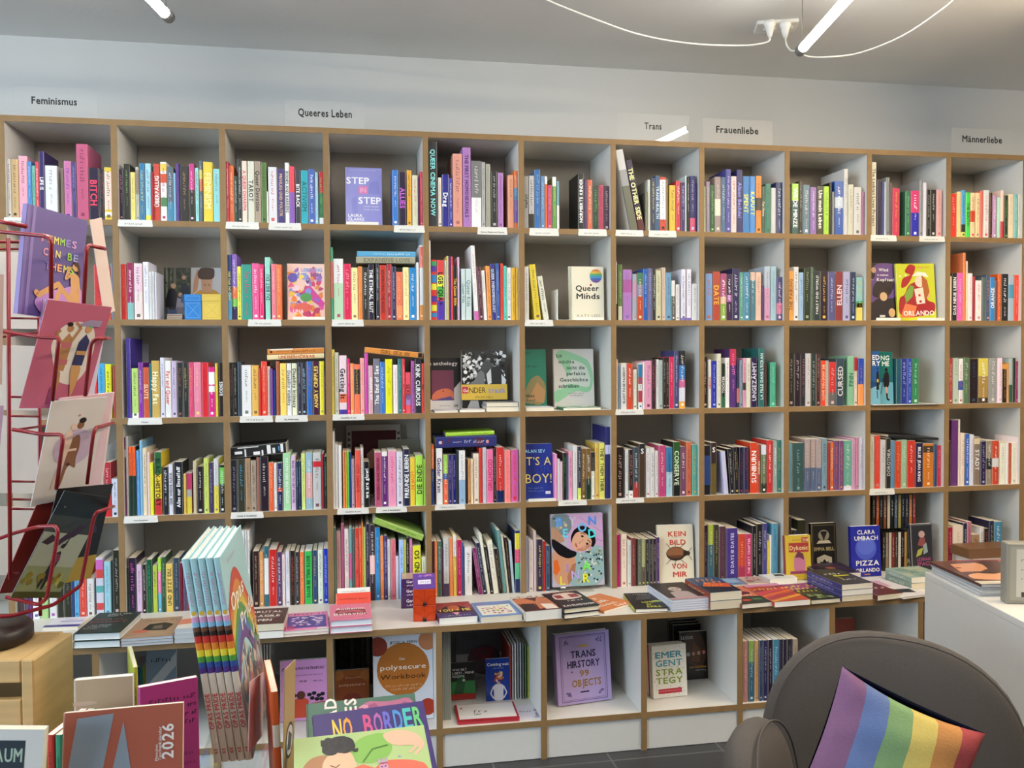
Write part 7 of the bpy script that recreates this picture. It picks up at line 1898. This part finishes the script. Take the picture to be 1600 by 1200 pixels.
def spine_book(x0, x1, yt, D, h, d, col, label, text=None, tc='fff', bands=(), lean=0.0, yaw=0.0):
    A, B = atd(x0, yt, D), atd(x1, yt, D)
    t = (B - A).length - .0004
    cov, pg = book_cover(t, h, d, col)
    spine_decor(cov, t, h, text, tc, list(bands))
    M = Matrix.Translation(((A.x + B.x) / 2, A.y, A.z - h)) @ Matrix.Rotation(R(yaw), 4, 'Z') @ Matrix.Rotation(R(lean), 4, 'Y')
    root = empty('book', label, 'book', M, GF)
    cov.build('cover', M_PRINT, root); pg.build('pages', M_PAGE, root)
    return root


spine_book(71.5, 84, 1149, 1.03, .25, .08, 'c23a2c', 'red-spined book between the white RAUM book and a green spine', '~', '5a1a14', yaw=-12)
spine_book(84.5, 96.5, 1149, 1.03, .25, .08, '2f8a6a', 'green-spined book right of the red spine, left of the 2026 book', '~', '123a2c', yaw=-12)
spine_book(207.5, 215, 1043, 1.15, .28, .10, 'b4bc3c', 'yellow-green spine between the beige and the magenta book', '~', '5a6a1c', yaw=17)
front_book((-42, 1139), (70, 1140), .95, .96, (-42, 1260, .95), .012, 'white book with a dark square reading RAUM at lower left corner', 'e6e2dc', [('r', .06, .1, .74, .95, '38424a'), ('T', 'RAUM', .2, .855, .062, 'b8ccb8', 'l', .51)], h=.24)
spine_book(433.5, 445, 1080, 1.13, .24, .13, 'd9602f', 'orange spine reading Drag beside a tan oval card', 'Drag', 'fff', [(.70, .82, 'e8e0d8')], lean=-2, yaw=9)
card((446, 1046), (462, 1030), 1.13, 1.22, (447, 1250, 1.13), 'tan card with a black and white oval picture beside the Drag spine', 'b89a62', [('c', .5, .42, .36, .24, '2a2826'), ('c', .5, .42, .3, .2, 'd8d4cc'), ('p', [(.3, .36), (.6, .34), (.7, .44), (.4, .5)], '555')], group=None)
AD = [('p', [(.3, .6), (.5, .98), (.75, .95), (.98, .98), (.98, .7), (.7, .6)], 'b0648a'), ('n', .3, .62, .98, .98, 20, .06, ['8a3a6a', 'd08aac', '9a4a7a']), ('v', 'AD', .27, .84, .11, 'e8e4e0'), ('v', 'LES', .45, .82, .11, 'e8e4e0'), ('v', 'xx', .75, .75, .03, 'eee')][:-1]
front_book((478, 1100), (648, 1083), 1.33, zmatch((478, 1100), (648, 1083), 1.33), (474, 1180, 1.27), .010, 'dark green and pink book at the back of the leaning trio', '3f6a58', AD, h=.2)
NB = [('r', 0, 0, 1, 1, '3c2c74'), ('m', .04, .6, .05, .3, '3c2c74')]
for j, (ch, c_) in enumerate(zip('NO BORDER', ['f0d040', 'e8a040', None, 'd0508a', 'b060b0', '6a6ad0', '4a90d8', '4ac0c0', '6ac87a'])):
    if c_:
        NB.append(('T', ch, (.2 + j * .09), .785 + j * .002, .165, c_, 'm', .078))
for j, (ch, c_) in enumerate(zip('LASTS', ['f0c040', 'e89a50', 'e07060', 'd0609a', '9a70c0'])):
    NB.append(('T', ch, .2 + j * .1, .56, .165, c_, 'm', .085))
NB.append(('v', 'Handbuch', .07, .5, .028, 'b8a8d8'))
front_book((488, 1118), (661, 1095), 1.24, zmatch((488, 1118), (661, 1095), 1.24), (486, 1215, 1.17), .012, 'purple book reading NO BORDER in rainbow letters, middle of the leaning trio', '3c2c74', NB, h=.2)
RO = [('r', 0, 0, 1, 1, 'a8bf7e'), ('n', .02, .3, .98, .98, 16, .018, ['8a9a9a', '9a8ab0', 'c0d098']), ('p', [(.44, .1), (.5, .62), (.66, .74), (.86, .72), (.99, .66), (.99, .1)], 'd8664e'), ('p', [(.40, .86), (.5, .95), (.66, .98), (.74, .92), (.72, .78), (.58, .72), (.44, .74)], '7fb04e'), ('p', [(.66, .96), (.8, .985), (.93, .94), (.985, .84), (.96, .8), (.88, .84), (.78, .84), (.7, .88)], 'e0b094'), ('L', [(.96, .82), (.9, .76)], .025, 'e0b094'), ('L', [(.93, .84), (.86, .78)], .022, 'e0b094'),
      ('p', [(.07, .6), (.05, .74), (.12, .82), (.24, .84), (.28, .7), (.2, .58)], 'a8764e'), ('p', [(.2, .6), (.2, .78), (.32, .88), (.42, .84), (.46, .7), (.36, .58)], 'e2b290'), ('p', [(.2, .84), (.22, .95), (.34, .985), (.44, .95), (.46, .86), (.38, .82), (.28, .86)], '1f1a1c'), ('n', .18, .82, .48, .985, 26, .03, ['1f1a1c', '2a2426']), ('l', [(.26, .74), (.3, .72), (.33, .74)], .008, '5a3024'), ('l', [(.12, .72), (.16, .7)], .008, '4a2a1c'), ('p', [(.26, .5), (.3, .66), (.5, .72), (.62, .66), (.6, .5)], 'd8664e'), ('l', [(.5, .74), (.58, .84), (.7, .86)], .008, '4a7a30'), ('v', 'LIEBE', .68, .56, .07, 'b890b8')]
front_book((459, 1155), (662, 1133), 1.14, zmatch((459, 1155), (662, 1133), 1.14), (455, 1290, 1.02), .012, 'light green book with two hugging people, front of the leaning trio', 'a8bf7e', RO, h=.2)
